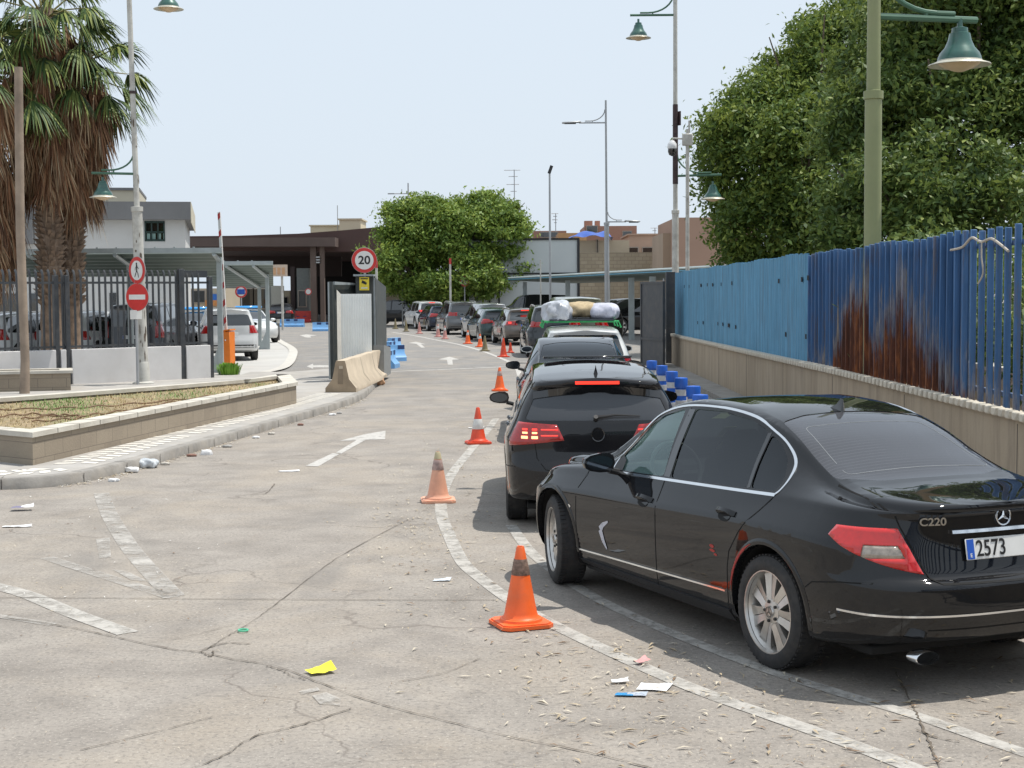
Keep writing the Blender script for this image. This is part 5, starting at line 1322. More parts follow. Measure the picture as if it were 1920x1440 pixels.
# paint of the fence: blue, faded to grey in streaks, rusted low down between two posts
def bluemat(name, base, rusty):
    m, t, b = nt(name); p = pos(t); s_ = N(t, 'SeparateXYZ'); t.links.new(p, s_.inputs[0])
    streak = noise(t, pos(t, (6, 5.5, .30)), 2.0, 6, .75)
    c = ramp(t, streak, [(.25, tuple(x * .55 for x in base)), (.5, base), (.78, tuple(min(1, x * 1.35 + .02) for x in base))])
    c = mixc(t, ramp(t, noise(t, pos(t, (5, 7, .45)), 1.7, 6, .8), [(.50, (0, 0, 0)), (.66, (.8, .8, .8))]), c, (.13, .10, .085) if rusty else (.12, .22, .30))
    if rusty:
        def gy(c0, w_): return mth(t, 'SUBTRACT', 1.0, mth(t, 'DIVIDE', mth(t, 'ABSOLUTE', mth(t, 'SUBTRACT', s_.outputs[1], c0)), w_), True)
        area = mth(t, 'MAXIMUM', mth(t, 'MULTIPLY', gy(19.9, 1.9), 1.25), mth(t, 'MULTIPLY', gy(17.7, 2.9), .95), True)
        hgt = mth(t, 'SUBTRACT', mth(t, 'ADD', .95, mth(t, 'MULTIPLY', area, 1.15)), s_.outputs[2])
        edge = mth(t, 'ADD', hgt, mth(t, 'MULTIPLY', mth(t, 'SUBTRACT', noise(t, pos(t, (3, 6.5, .28)), 2.0, 6, .8), .5), 2.6))
        rf = ramp(t, edge, [(.0, (0, 0, 0)), (.34, (1, 1, 1))])
        halo = mth(t, 'MULTIPLY', ramp(t, mth(t, 'ADD', edge, .45), [(.15, (0, 0, 0)), (.45, (1, 1, 1)), (.75, (0, 0, 0))]), ramp(t, noise(t, pos(t, (4, 9, .5)), 2.3, 5, .7), [(.40, (0, 0, 0)), (.60, (1, 1, 1))]))
        rust = ramp(t, noise(t, pos(t, (5, 5, .8)), 2.5, 6, .7), [(.3, (.05, .020, .014)), (.5, (.12, .040, .022)), (.64, (.30, .105, .035)), (.8, (.42, .23, .11))])
        c = mixc(t, rf, c, rust); c = mixc(t, mth(t, 'MULTIPLY', halo, .7), c, (.42, .34, .24))
    t.links.new(c, b.inputs['Base Color']); b.inputs['Roughness'].default_value = .7; bump(t, b, noise(t, p, 25, 5), .35, .006)
    return m
blue_bar = bluemat('weathered blue bars', (.052, .135, .29), True)
blue_sheet = bluemat('light blue sheet', (.105, .285, .44), False)
def ft(y): return 2.70 - .10 * max(0, min(1, (y - 14) / 28)) + .012 * math.sin(y * 2.1)
YS = 23.3
f1 = thing('bar_fence', 'dark blue rusty vertical bar fence on top of the tan wall', 'fence', (XW + .12, 15, 1.0))
y = -1.2; r_ = random.Random(4); sp_ = .262
bars = []
while y < YS:
    mb = MB(); h_ = ft(y) - wt(y); lean = r_.uniform(-.010, .010)
    fold = .27 if 15.1 < y else .055        # behind y=15 the bars are closed up by bent plates
    w_ = .062
    z1 = h_ + r_.uniform(-.012, .012)
    mb.box(None, (w_, .03, z1), blue_bar, M=Matrix.Translation((0, y - 15, z1 / 2 - .02 + wt(y) - 1)) @ Matrix.Rotation(lean, 4, 'X') @ Matrix.Rotation(r_.uniform(-.12, .12), 4, 'Z'), bev=.006)
    mb.build('bar', f1); y += sp_ * r_.uniform(.94, 1.06)
for zz in (.12, 1.52):
    mb = MB(); mb.box((.055, (-1.4 + YS) / 2 - 15, zz), (.035, YS + 1.4, .045), blue_bar); mb.build('rail', f1)
mb = MB()                                     # backing plates between the bars of the rusty stretch
y = 15.2
while y < YS - .2:
    g_ = r_.random()
    mb.box((.034, y + .13 - 15, (ft(y) - wt(y)) / 2 - .01), (.006, .235, ft(y) - wt(y) - .06 - .03 * g_), blue_bar); y += .262
mb.build('backing_plate', f1)
f2 = thing('sheet_fence', 'light blue ribbed sheet fence with small dark holes above the tan wall', 'fence', (XW + .10, 32, .93))
n = int((Y1 - YS) / .045); vs = []; r_ = random.Random(2)
ys2 = [YS + (Y1 - .1 - YS) * k / n for k in range(n + 1)]
ph = 0
for k, y in enumerate(ys2):
    x = .016 * (1 if (k // 2) % 2 == 0 else -1) + .004 * math.sin(y * 3)
    vs += [(x, y - 32, wt(y) - .93), (x, y - 32, ft(y) - .93 + .012 * math.sin(k * .7))]
mb = MB(); mb.add(vs, [(2 * i, 2 * i + 1, 2 * i + 3, 2 * i + 2) for i in range(n)], blue_sheet)
vb = [(v[0] + .02, v[1], v[2]) for v in vs]; mb.add(vb, [(2 * i, 2 * i + 1, 2 * i + 3, 2 * i + 2) for i in range(n)], blue_sheet)
mb.build('ribbed_sheet', f2)
for (px, py, w_) in [(1283, 537, .7), (1292, 537, .7), (1314, 535, 1.6), (1326, 534, .9), (1336, 534, 1.4), (1352, 533, .7), (1372, 531, .8), (1308, 605, .9), (1318, 605, .9), (1346, 607, .9), (1355, 608, .9), (1366, 610, 2.2), (1379, 613, 1), (1460, 527, 1.2), (1503, 524, .9), (1515, 521, 1.3), (1473, 627, 1), (1511, 631, 1)]:
    d = ray(px, py); t_ = (XW + .076) / d.x; q = Vector((0, d.y * t_, CAMH + d.z * t_))
    mb = MB(); mb.box((-.024, q.y - 32, q.z - .93), (.004, .11 * w_, .075), mat('dark hole', (.012, .014, .02), .9, var=0)); mb.build('hole', f2)
# rope and cloth knotted in the bars
mb = MB(); P = [(XW + .08, y, z) for y, z in ((15.6, 2.50), (15.2, 2.52), (14.9, 2.60), (14.6, 2.55), (14.3, 2.57), (14.0, 2.50), (13.8, 2.44))]
mb.tube(smooth_poly(P, 5), .013, mat('dirty white rope', (.48, .43, .36), .8), 7); mb.tube(smooth_poly([(XW + .07, 14.55, 2.55), (XW + .06, 14.52, 2.4), (XW + .07, 14.5, 2.25), (XW + .06, 14.62, 2.15)], 4), .008, mat('dirty white rope', (.5, .5, .5)), 6)
o = mb.build('knotted_rope'); tag(o, 'dirty white rope knotted round the top of the blue bars', 'rope')
# things seen through the bars
tb = thing('timber_post', 'ochre wooden post behind the blue bars at the right edge', 'post', (5.1, 14.6, 0)); mb = MB(); mb.box((0, 0, .85), (.09, .09, 1.7), mat('ochre wood', (.42, .25, .10), .8, var=.2, scale=12)); mb.build('post', tb)
gb = thing('garden_wall', 'low pale block wall behind the blue bars', 'wall', (6.0, 15, 0)); mb = MB(); mb.box((0, 0, .55), (.2, 14, 1.1), mat('pale blockwork', (.45, .40, .33), .9, var=.2, scale=4)); mb.box((0, 0, 1.13), (.3, 14, .06), cop_m); mb.build('wall', gb)
# gate
gt_m = mat('gate dark grey', (.045, .05, .058), .5, var=.1, scale=4, dirt=.15)
g0 = A(1203, 690, 41.5); g1 = A(1245, 690, 39.8)
gt = thing('gate_leaf', 'dark grey sheet metal gate leaf standing open at the end of the blue fence', 'gate', (g1.x, g1.y, 0), math.atan2(g0.y - g1.y, g0.x - g1.x))
L_ = math.hypot(g0.x - g1.x, g0.y - g1.y)
mb = MB(); mb.box((L_ / 2, 0, 1.22), (L_ - .12, .03, 2.2), gt_m); mb.build('panel', gt)
mb = MB()
for x in (.03, L_ - .03): mb.box((x, 0, 1.20), (.07, .07, 2.3), gt_m)
for z in (.12, .82, 2.33): mb.box((L_ / 2, 0, z), (L_, .08, .06), gt_m)
mb.build('gate_frame', gt)
gp = thing('gate_post', 'tall dark post between the open gate leaf and the blue fence', 'post', (XW + .0, 42.3, 0)); mb = MB(); mb.box((0, 0, 1.32), (.26, .2, 2.64), gt_m, bev=.01); mb.build('post', gp); mb = MB(); mb.box((-.20, -.06, 1.25), (.03, .03, 2.4), mat('pale conduit', (.5, .5, .5), .5)); mb.build('conduit', gp)
# ================================================================ LAMP POSTS AND MASTS
pole_w = mat('white pole paint', (.52, .51, .47), .6, var=.10, scale=3, dirt=.6, dirtc=(.16, .13, .10))
pole_g = mat('olive green pole', (.235, .26, .125), .5, var=.07, scale=2, dirt=.12)
pole_grey = mat('galvanised pole', (.36, .37, .38), .5, .3, var=.1, scale=4)
pole_rust = mat('tape on pole', (.05, .03, .03), .7, var=.5, scale=9)
bell_g = mat('bell lamp green', (.032, .105, .085), .35, .2, var=.2, scale=7, coat=.4, dirt=.15)
arm_g = mat('lamp arm green', (.06, .14, .09), .5, var=.1)
bell_in = mat('lamp diffuser', (.62, .47, .30), .4, var=.1, scale=9)
rim_w = mat('lamp rim', (.50, .48, .40), .4, .3, var=.1)
def bell(parent, c, w, name='lamp_head'):
    k = w / .8; mb = MB()
    mb.lathe([(.001, .62 * k), (.035 * k, .62 * k), (.035 * k, .52 * k), (.10 * k, .50 * k), (.105 * k, .44 * k), (.13 * k, .43 * k), (.15 * k, .34 * k), (.19 * k, .25 * k), (.25 * k, .18 * k), (.275 * k, .12 * k), (.28 * k, .085 * k)], bell_g, 30, c=c)
    o = mb.build(name, parent)
    mb = MB(); mb.lathe([(.285 * k, .085 * k), (.29 * k, .07 * k), (.39 * k, .035 * k), (.40 * k, .022 * k), (.385 * k, .02 * k), (.27 * k, .05 * k)], rim_w, 30, c=c); mb.build('lamp_rim', o)
    mb = MB(); mb.lathe([(.27 * k, .045 * k), (.20 * k, .0), (.13 * k, -.03 * k), (.06 * k, -.055 * k), (.001, -.06 * k)], bell_in, 26, c=c); mb.build('diffuser', o)
    return o
def post(name, label, px, pybase, d, top_z, r0, r1, m, step=None, lean=(0, 0), group='street lamp posts', cat='lamp post', base=True, n=14):
    q = A(px, pybase, d); c = thing(name, label, cat, (q.x, q.y, 0), 0, group)
    mb = MB(); lx, ly = lean
    if step: pts = [(0, 0, 0), (0, 0, step - .05), (0, 0, step - .04), (0, 0, step + .06), (0, 0, step + .07), (0, 0, top_z)]; rs = [r0, r0 * .96, r0 * 1.12, r0 * 1.12, r1, r1 * .86]
    else: pts = [(0, 0, 0), (0, 0, top_z)]; rs = [r0, r1]
    pts = [(p[0] + lx * p[2], p[1] + ly * p[2], p[2]) for p in pts]
    mb.tube(pts, rs, m, n)
    if base: mb.lathe([(r0 * 2.0, 0), (r0 * 2.0, .03), (r0 * 1.25, .06), (r0 * 1.15, .45), (r0, .5)], m, n)
    mb.build('pole', c); return c
def arm(c, z, L, dr, m=arm_g, th=.028, brace=1, lean=(0, 0), rise=0.0):
    """dr: unit vector in plan; brace: +1 curve above"""
    ox, oy = lean[0] * z, lean[1] * z
    mb = MB(); mb.tube([(ox, oy, z), (ox + dr[0] * L, oy + dr[1] * L, z + rise)], th, m, 8)
    P = []
    for k in range(9):
        a = k / 8 * PI / 2; P.append((ox + dr[0] * L * (.04 + .56 * (1 - math.cos(a))), oy + dr[1] * L * (.04 + .56 * (1 - math.cos(a))), z + brace * (.07 + L * .42 * (1 - math.sin(a)))))
    mb.tube(P, th * .75, m, 8); P2 = [P[-1], (ox + dr[0] * L * .78, oy + dr[1] * L * .78, P[-1][2])]; mb.tube(P2, th * .75, m, 8)
    mb.tube([(ox + dr[0] * L * .5, oy + dr[1] * L * .5, z), (ox + dr[0] * L * .5, oy + dr[1] * L * .5, z + brace * .08)], th * .6, m, 6)
    mb.build('arm', c)
# near green post, behind the blue bars
D = 19.6; z_of = lambda py, d, px=960: A(px, py, d).z
c = post('street_lamp', 'olive green lamp post with one large green bell lamp, rising behind the blue fence', 1634, 800, D, 7.2, .112, .088, pole_g, step=z_of(180, D, 1630), lean=(-.0012, 0), base=False, n=24)
arm(c, z_of(30, D, 1700), 1.45, (.97, .24), th=.045); arm_end = A(1800, 22, D + .28)
bell(c, (arm_end.x - c.location.x, arm_end.y - c.location.y, z_of(126, D + .28, 1800)), .80)
# white post with two bell lamps at the fence end
D = 46.0
c = post('street_lamp', 'white post with two green bell lamps and a dark taped stretch, beyond the gate', 1266.5, 690, D, 12.5, .105, .070, pole_w, step=z_of(398, D, 1266), n=16)
za = z_of(28, D, 1266); arm(c, za, 1.35, (-1, 0), th=.035); bell(c, (A(1197, 60, D).x - c.location.x, 0, z_of(73, D, 1197)), .76)
zb_ = z_of(330, D, 1266); arm(c, zb_, 1.40, (.95, -.3), th=.035); bell(c, (A(1337, 60, D - .3).x - c.location.x, -.3, z_of(376, D, 1337)), .72)
mb = MB(); mb.lathe([(.082, z_of(345, D, 1266)), (.080, z_of(260, D, 1266)), (.078, z_of(196, D, 1266))], pole_rust, 16); mb.build('tape_band', c)
mb = MB(); mb.box((.12, -.02, z_of(222, D, 1266)), (.03, .12, .42), pole_rust, rz=.5); mb.build('small_plate', c)
# camera mast
D = 44.5
c = post('camera_mast', 'pale slim mast carrying a white dome camera, just right of the two-lamp post', 1289, 690, D, z_of(242, D, 1289), .065, .050, pole_w, group=None, cat='camera mast', base=False)
zc_ = z_of(262, D, 1289)
mb = MB(); mb.box((.0, 0, zc_), (.30, .16, .34), pole_w, bev=.02); mb.box((.05, 0, z_of(240, D)), (.05, .05, .35), pole_w); mb.build('junction_box', c)
mb = MB(); mb.tube([(0, 0, zc_ + .02), (-.42, -.05, zc_ + .04), (-.46, -.05, zc_ - .06)], .025, pole_w, 8)
mb.lathe([(.001, .0), (.06, -.01), (.13, -.10), (.14, -.20), (.13, -.24)], mat('camera white', (.7, .7, .7), .3), 18, c=(-.45, -.05, zc_ - .02)); mb.build('camera_bracket', c)
mb = MB(); mb.lathe([(.125, -.24), (.125, -.33), (.09, -.42), (.001, -.46)], gloss_blk, 18, c=(-.45, -.05, zc_ - .02)); mb.build('camera_dome', c)
# tall slim double-arm post
D = 60.0
c = post('street_lamp', 'tall slim galvanised post with flat lamp heads on two levels, beyond the car roofs', 1139, 690, D, z_of(188, D, 1136), .10, .045, pole_grey, step=z_of(420, D, 1137), lean=(-.0035, 0), n=12)
def flat_head(c, x, y, z, L, sgn, tilt=.05):
    mb = MB(); mb.box(None, (L, .22, .06), pole_grey, M=Matrix.Translation((x, y, z)) @ Matrix.Rotation(tilt * sgn, 4, 'Y'), bev=.03); mb.box(None, (L * .6, .16, .03), rimdk_m, M=Matrix.Translation((x + .05 * sgn, y, z - .045))); mb.build('lamp_head', c)
zz = z_of(230, D, 1136); arm(c, zz, 1.05, (-1, 0), m=pole_grey, th=.028, lean=(-.0035, 0)); flat_head(c, -1.35 - .03, 0, zz + .02, .75, -1)
zz = z_of(416, D, 1137); arm(c, zz, .75, (1, 0), m=pole_grey, th=.025); flat_head(c, 1.0, 0, zz + .02, .62, 1)
D = 78.0
c = post('floodlight_mast', 'thin dark mast with one small tilted floodlight, in front of the white panel building', 1032, 600, D, z_of(324, D, 1031), .065, .05, pole_grey, group=None, cat='mast', base=False, n=10)
mb = MB(); mb.box(None, (.16, .14, .42), rimdk_m, M=Matrix.Translation((.04, 0, z_of(318, D, 1031))) @ Matrix.Rotation(.35, 4, 'Y')); mb.build('floodlight', c)
c = post('street_lamp', 'small distant double-arm lamp post above the round tree', 768, 600, 120.0, z_of(343, 120, 768), .08, .05, pole_grey, base=False, n=8)
zz = z_of(363, 120, 768); mb = MB(); mb.tube([(0, 0, zz), (-1.3, 0, zz)], .04, pole_grey, 6); mb.tube([(-.5, 0, zz), (-.5, 0, zz + .35)], .03, pole_grey, 6); mb.box((-1.35, 0, zz), (.5, .2, .08), pole_grey); mb.build('arm', c)
# white peeling post at the left with signs
D = 33.8; LN_ = (-.0155, 0)
c = post('street_lamp', 'white post with peeling paint and green bell lamps, before the white wall at the left', 269, 720, D, 9.5, .118, .062, pole_w, step=z_of(403, D, 263), lean=LN_, n=18); c.location.z = .12
zz = z_of(326, D, 255); arm(c, zz - .12, .95, (-.93, -.35), th=.028, lean=LN_); e = A(193, 365, D - .3); bell(c, (e.x - c.location.x, e.y - c.location.y, z_of(372, D - .3, 193) - .12), .60)
zz = z_of(-22, D, 250); arm(c, zz - .12, .95, (.93, .35), th=.028, lean=LN_); e = A(316, 10, D + .2); bell(c, (e.x - c.location.x, e.y - c.location.y, z_of(19, D + .2, 316) - .12), .66)
mb = MB(); mb.lathe([(.078, 0), (.078, .06)], pole_rust, 14, c=(LN_[0] * 6.4, 0, 6.4)); mb.build('clamp_band', c)
c.rotation_euler.z = 0
pk = mat('bare metal patches', (.10, .075, .055), .8, var=.5, scale=20)
mb = MB(); r_ = random.Random(6)
for k in range(34):
    z = r_.uniform(.3, 3.4) if k < 26 else r_.uniform(3.5, 6); a0 = r_.uniform(-2.6, -.4); h_ = r_.uniform(.04, .26); da = r_.uniform(.12, .5)
    Rr = (.1195 if z < 3.85 else .0755) - .0012 * z + .0016; Rr = max(Rr, .118 * (1 - .04 * z / 4) + .002) if z < 3.8 else .082
    vs = []
    for i in range(7):
        u = i / 6; ww = math.sin(PI * u) ** .5 * da * r_.uniform(.7, 1.1)
        for s_ in (-1, 0, 1): a = a0 + s_ * ww / 2; vs.append((Rr * math.cos(a) + LN_[0] * (z + h_ * u), Rr * math.sin(a), z + h_ * u))
    mb.add(vs, [(3 * i + j, 3 * i + j + 1, 3 * i + 4 + j, 3 * i + 3 + j) for i in range(6) for j in range(2)], pk)
mb.build('peeled_paint', c)
# signs
sign_red = mat('sign red', (.58, .03, .025), .4, var=.08, scale=8); sign_w = mat('sign white', (.72, .71, .68), .4, var=.05, scale=8); sign_grey = mat('sign back', (.35, .35, .34), .5, .3)
def disc(mb, r, z0, m, M, n=36, h=.003): mb.add([M @ Vector((r * math.cos(2 * PI * k / n), r * math.sin(2 * PI * k / n), z0 + h)) for k in range(n)], [tuple(range(n))], m)
def face_matrix(p, facing): # sign face looks along `facing` (plan)
    a = math.atan2(facing[1], facing[0]); return Matrix.Translation(p) @ Matrix.Rotation(a + PI / 2, 4, 'Z') @ Matrix.Rotation(PI / 2, 4, 'X')
def round_sign(name, label, p, r, facing, kind):
    q = Vector((p.x, p.y, 0)); c = thing(name, label, 'road sign', p, 0)
    M = face_matrix(Vector((0, 0, 0)), facing)
    mb = MB(); mb.lathe([(.001, -.015), (r, -.015), (r + .006, 0), (r, .004), (.001, .003)], sign_grey, 36, M=M); mb.build('sign_back', c)
    mb = MB()
    if kind == 'noentry':
        disc(mb, r * .995, .004, sign_red, M); mb.box(None, (r * 1.45, r * .36, .003), sign_w, M=M @ Matrix.Translation((0, 0, .009)))
    else:
        disc(mb, r * .995, .004, sign_red, M); disc(mb, r * (.74 if kind != 'ped' else .72), .007, sign_w, M)
    mb.build('sign_face', c)
    if kind == '20': text('numerals', '20', r * .92, ink, M @ Matrix.Translation((0, -.005, .012)), c, .001, 'CENTER', .006, 1.06)
    if kind == 'ped':
        mb = MB(); k = r / .30
        def limb(pts, w0, w1):
            for i in range(len(pts) - 1):
                a, b_ = Vector(pts[i]), Vector(pts[i + 1]); d = (b_ - a).normalized(); nn = Vector((-d.y, d.x)); A_ = a - d * w0 * .3; B_ = b_ + d * w1 * .3
                mb.add([M @ Vector((q.x * k, q.y * k, .0115 + .0005 * i)) for q in (A_ + nn * w0, A_ - nn * w0, B_ - nn * w1, B_ + nn * w1)], [(0, 1, 2, 3)], ink)
        disc(mb, .026 * k, .0115, ink, M @ Matrix.Translation((.0, .145 * k, 0)), 14)
        limb([(.0, .115), (.004, .005)], .026, .022); limb([(.0, .0), (.045, -.07), (.065, -.155)], .017, .010); limb([(0, 0), (-.035, -.07), (-.075, -.145)], .017, .010)
        limb([(.0, .10), (-.05, .05), (-.055, .0)], .011, .008); limb([(.0, .10), (.05, .055), (.075, .03)], .011, .008); mb.build('walking_figure', c)
    return c
Dn = 33.45; fc = Vector((-.66, -.75))
p = A(257, 507, Dn); round_sign('road_sign', 'round red and white sign with a walking figure, above the no entry sign', p, .30, fc, 'ped')
p = A(257.5, 557, Dn); round_sign('road_sign', 'round red no entry sign with a white bar, on the white post', p, .30, Vector((-.40, -.92)), 'noentry')
p = A(255, 590, Dn); c = thing('sign_plate', 'small blank pale plate under the no entry sign', 'sign plate', p); mb = MB(); mb.box((0, 0, 0), (.26, .02, .20), sign_w, rz=.5, bev=.006); mb.build('plate', c)
q = A(256, 600, Dn + .08); c = thing('sign_pole', 'thin galvanised sign pole standing against the white peeling post', 'pole', (q.x, q.y, .12)); mb = MB(); mb.tube([(0, 0, 0), (0, 0, 2.75)], .032, pole_grey, 10); mb.build('pole', c)
# wooden pole
q = G(46, 738, .12); c = thing('wooden_pole', 'bare weathered wooden pole in front of the palms at the left', 'pole', q)
wood = mat('weathered pole wood', (.27, .21, .16), .85, var=.25, scale=2.5, bmp=.4)
mb = MB(); H_ = z_of(126, q.y, 48) - .12; mb.tube([(0, 0, 0), (.03, 0, H_ * .1), (.0, 0, H_ * .5), (.05, 0, H_)], [.105, .09, .09, .085], wood, 12); mb.build('pole', c)

# ================================================================ GATE PIER GROUP IN THE MIDDLE
dk = mat('gate pier dark green grey', (.048, .058, .058), .5, var=.12, scale=3, dirt=.2)
edge_l = mat('pale edge trim', (.30, .33, .34), .5, var=.1)
qa = A(619, 710, 35.2); qb = A(668, 700, 36.6)
gl = thing('sliding_gate', 'dark grey-green folded gate frame behind the corrugated sheet in the middle of the road', 'gate', (qa.x, qa.y, .1))
def loc(px, py, d): q = A(px, py, d); return Vector((q.x - qa.x, q.y - qa.y, q.z - .1))
def slab(px0, d0, px1, d1, pyt0, pyt1, th, m, name, zb=0.0, parent=gl):
    a = loc(px0, pyt0, d0); b_ = loc(px1, pyt1, d1); d = Vector((b_.x - a.x, b_.y - a.y, 0)).normalized(); nn = Vector((-d.y, d.x, 0)) * th / 2
    mb = MB(); vs = []
    for (q, s_) in ((a, -1), (a, 1), (b_, 1), (b_, -1)): vs += [(q.x + nn.x * s_, q.y + nn.y * s_, zb), (q.x + nn.x * s_, q.y + nn.y * s_, q.z)]
    mb.add(vs, [(0, 1, 3, 2), (2, 3, 5, 4), (4, 5, 7, 6), (6, 7, 1, 0), (1, 7, 5, 3), (0, 2, 4, 6)], m); return mb.build(name, parent)
slab(616, 35.2, 624, 35.2, 528, 529, .2, dk, 'gate_post'); slab(614.5, 35.0, 617, 35.0, 529, 529, .05, edge_l, 'edge_trim')
slab(625, 35.6, 668, 36.6, 530, 532, .06, dk, 'gate_panel'); slab(626, 35.4, 668, 36.4, 528, 531, .05, edge_l, 'top_rail', zb=loc(626, 534, 35.4).z)
slab(668, 36.4, 700, 36.4, 517, 517, .35, dk, 'pier'); slab(664, 36.2, 702, 36.2, 514.5, 514.5, .45, edge_l, 'pier_cap', zb=loc(668, 518, 36.2).z)
slab(701, 36.6, 721, 41.5, 521, 538, .08, dk, 'side_panel'); slab(700, 36.3, 703, 36.3, 520, 521, .06, edge_l, 'edge_trim')
slab(710, 36.0, 723, 37.8, 647, 651, .25, mat('grey cabinet', (.24, .25, .25), .6), 'cabinet')
p = A(683, 488, 36.0); round_sign('speed_sign', 'round red-rimmed sign reading 20 on top of the gate pier', p, .295, Vector((.12, -1)), '20')
p = A(683, 532, 36.05); c = thing('camera_notice', 'yellow notice with a small black camera symbol on the gate pier', 'notice', p)
mb = MB(); mb.box((0, 0, 0), (.23, .015, .31), mat('notice yellow', (.78, .60, .04), .5, var=.05)); mb.build('plate', c)
mb = MB(); mb.box((0.0, -.011, .02), (.12, .004, .05), ink, M=Matrix.Translation((0, -.011, .02)) @ Matrix.Rotation(.35, 4, 'Y')); mb.box(None, (.09, .004, .02), ink, M=Matrix.Translation((-.01, -.011, .055)) @ Matrix.Rotation(.35, 4, 'Y')); mb.box((.0, -.010, .118), (.17, .004, .025), ink); mb.box((0, -.010, -.10), (.15, .004, .04), mat('notice white', (.7, .68, .5), .5)); mb.build('camera_symbol', c)
# bracket of the 20 sign
q = A(684, 512, 36.2); c = thing('sign_bracket', 'short bracket holding the round 20 sign', 'bracket', q); mb = MB(); mb.box((0, 0, .05), (.05, .05, .5), pole_w); mb.build('bracket', c)
# corrugated sheet leaning in front
cw = mat('white corrugated sheet', (.78, .80, .79), .45, var=.05, scale=2, dirt=.10)
a = A(641, 700, 34.6); b_ = A(698, 700, 35.1); c = thing('corrugated_sheet', 'white corrugated metal sheet with a folded left edge, standing behind the concrete barrier', 'metal sheet', (a.x, a.y, .1))
d = Vector((b_.x - a.x, b_.y - a.y, 0)); L_ = d.length; d.normalize(); nn = Vector((-d.y, d.x, 0)); zt = A(670, 551, 34.8).z - .1
n = 60; vs = []
for k in range(n + 1):
    o_ = .018 * math.sin(2 * PI * k / 5); q = d * (L_ * k / n) + nn * o_; vs += [(q.x, q.y, 0), (q.x, q.y, zt)]
mb = MB(); mb.add(vs, [(2 * i, 2 * i + 1, 2 * i + 3, 2 * i + 2) for i in range(n)], cw); mb.build('sheet', c)
e = A(632, 600, 34.0) - a; zt2 = A(634, 543, 34.2).z - .1
mb = MB(); mb.add([(0, 0, 0), (e.x, e.y, 0), (e.x, e.y, zt2), (0, 0, zt)], [(0, 1, 2, 3)], mat('sheet inner', (.60, .58, .53), .6)); mb.build('folded_edge', c)
# concrete barrier
conc = mat('barrier concrete end', (.33, .255, .175), .9, var=.2, scale=3, bmp=.4, dirt=.4, dirtc=(.22, .17, .12)); conc2 = mat('barrier concrete', (.50, .42, .32), .9, var=.15, scale=2.5, bmp=.4, dirt=.35, dirtc=(.35, .28, .2))
a = A(639, 737, 30.4); b_ = A(706, 712, 36.0)
c = thing('concrete_barrier', 'tan concrete road barrier with a chipped end, on the pavement corner', 'barrier', (a.x, a.y, .125))
d = Vector((b_.x - a.x, b_.y - a.y, 0)); L_ = d.length; d.normalize(); nn = Vector((d.y, -d.x, 0))
prof = [(-.31, 0), (-.31, .08), (-.17, .26), (-.10, .60), (-.085, .63), (.085, .63), (.10, .60), (.17, .26), (.31, .08), (.31, 0)]
vs = []; ns = 14; r_ = random.Random(12)
for i in range(ns + 1):
    for (x, z) in prof:
        j_ = .0 if i == 0 else r_.uniform(-.006, .006); zz_ = z
        if i >= ns - 2 and x > .1: zz_ = z * (1 - .25 * (i - ns + 3) * r_.random() * .5); x = x - .05 * r_.random() * (i - ns + 3)
        q = d * (L_ * i / ns) + nn * (x + j_); vs.append((q.x, q.y, zz_ + j_))
m_ = len(prof); mb = MB(); mb.add(vs, [(i * m_ + k, i * m_ + (k + 1) % m_, (i + 1) * m_ + (k + 1) % m_, (i + 1) * m_ + k) for i in range(ns) for k in range(m_)], conc2); mb.add(vs, [tuple(range(m_)), tuple(range(ns * m_, ns * m_ + m_))], conc); mb.build('barrier_body', c)
mb = MB(); rr_ = [(-.05, .30), (.05, .30), (.05, .50), (-.05, .50)]; mb.add([(nn * x - d * .004 + Vector((0, 0, z))) for x, z in ((-.06, .16), (.05, .16), (.045, .52), (-.045, .52))], [(0, 1, 2, 3)], mat('recess', (.24, .185, .13), .95)); mb.add([(nn * x - d * .008 + Vector((0, 0, z))) for x, z in ((-.03, .47), (.05, .47), (.05, .53), (-.03, .53))], [(0, 1, 2, 3)], conc2)
for s_ in (.38, .72):
    q0 = d * (L_ * s_); mb.add([q0 + nn * x + Vector((0, 0, z + .004)) + d * dd for x, z, dd in ((.10, .61, 0), (.172, .27, 0), (.312, .09, 0), (.312, .09, .03), (.172, .27, .03), (.10, .61, .03))], [(0, 1, 2, 3, 4, 5)], jm)
mb.build('lifting_slot', c)
lumpy('plastic_bag', 'small white and orange litter bag at the far foot of the concrete barrier', 'plastic bag', G(690, 722) + Vector((0.15, 0, .08)), (.40, .22, .18), mat('orange white bag', (.60, .35, .2), .5, var=.4, scale=12), 31, amp=.3)
# light blue plastic barriers to the right of the gate
lb = mat('light blue plastic', (.16, .38, .70), .4, var=.12, scale=4, dirt=.2); lbh = mat('barrier hole', (.02, .05, .16), .6, var=0)
def plastic_barrier(loc_, rz, label, m=lb, L=1.0, h=.62, group='light blue plastic barriers', band=None):
    c = thing('plastic_barrier', label, 'plastic barrier', loc_, rz, group); mb = MB()
    pr = [(-.22, 0), (-.22, .12), (-.10, .26), (-.08, h), (.08, h), (.10, .26), (.22, .12), (.22, 0)]
    mb.prism(pr, -L / 2 + .03, L / 2 - .03, m, M=Matrix.Rotation(PI / 2, 4, 'Z') @ Matrix.Rotation(PI / 2, 4, 'X')); mb.build('barrier_body', c)
    mb = MB()
    for x in (-.25, .25):
        for s_ in (-1, 1): mb.add([(x + .12 * a, s_ * (.094), .43 + .06 * b2) for a, b2 in ((-1, -1), (1, -1), (1, 1), (-1, 1))], [(0, 1, 2, 3)], lbh)
    mb.build('fork_slot', c); return c
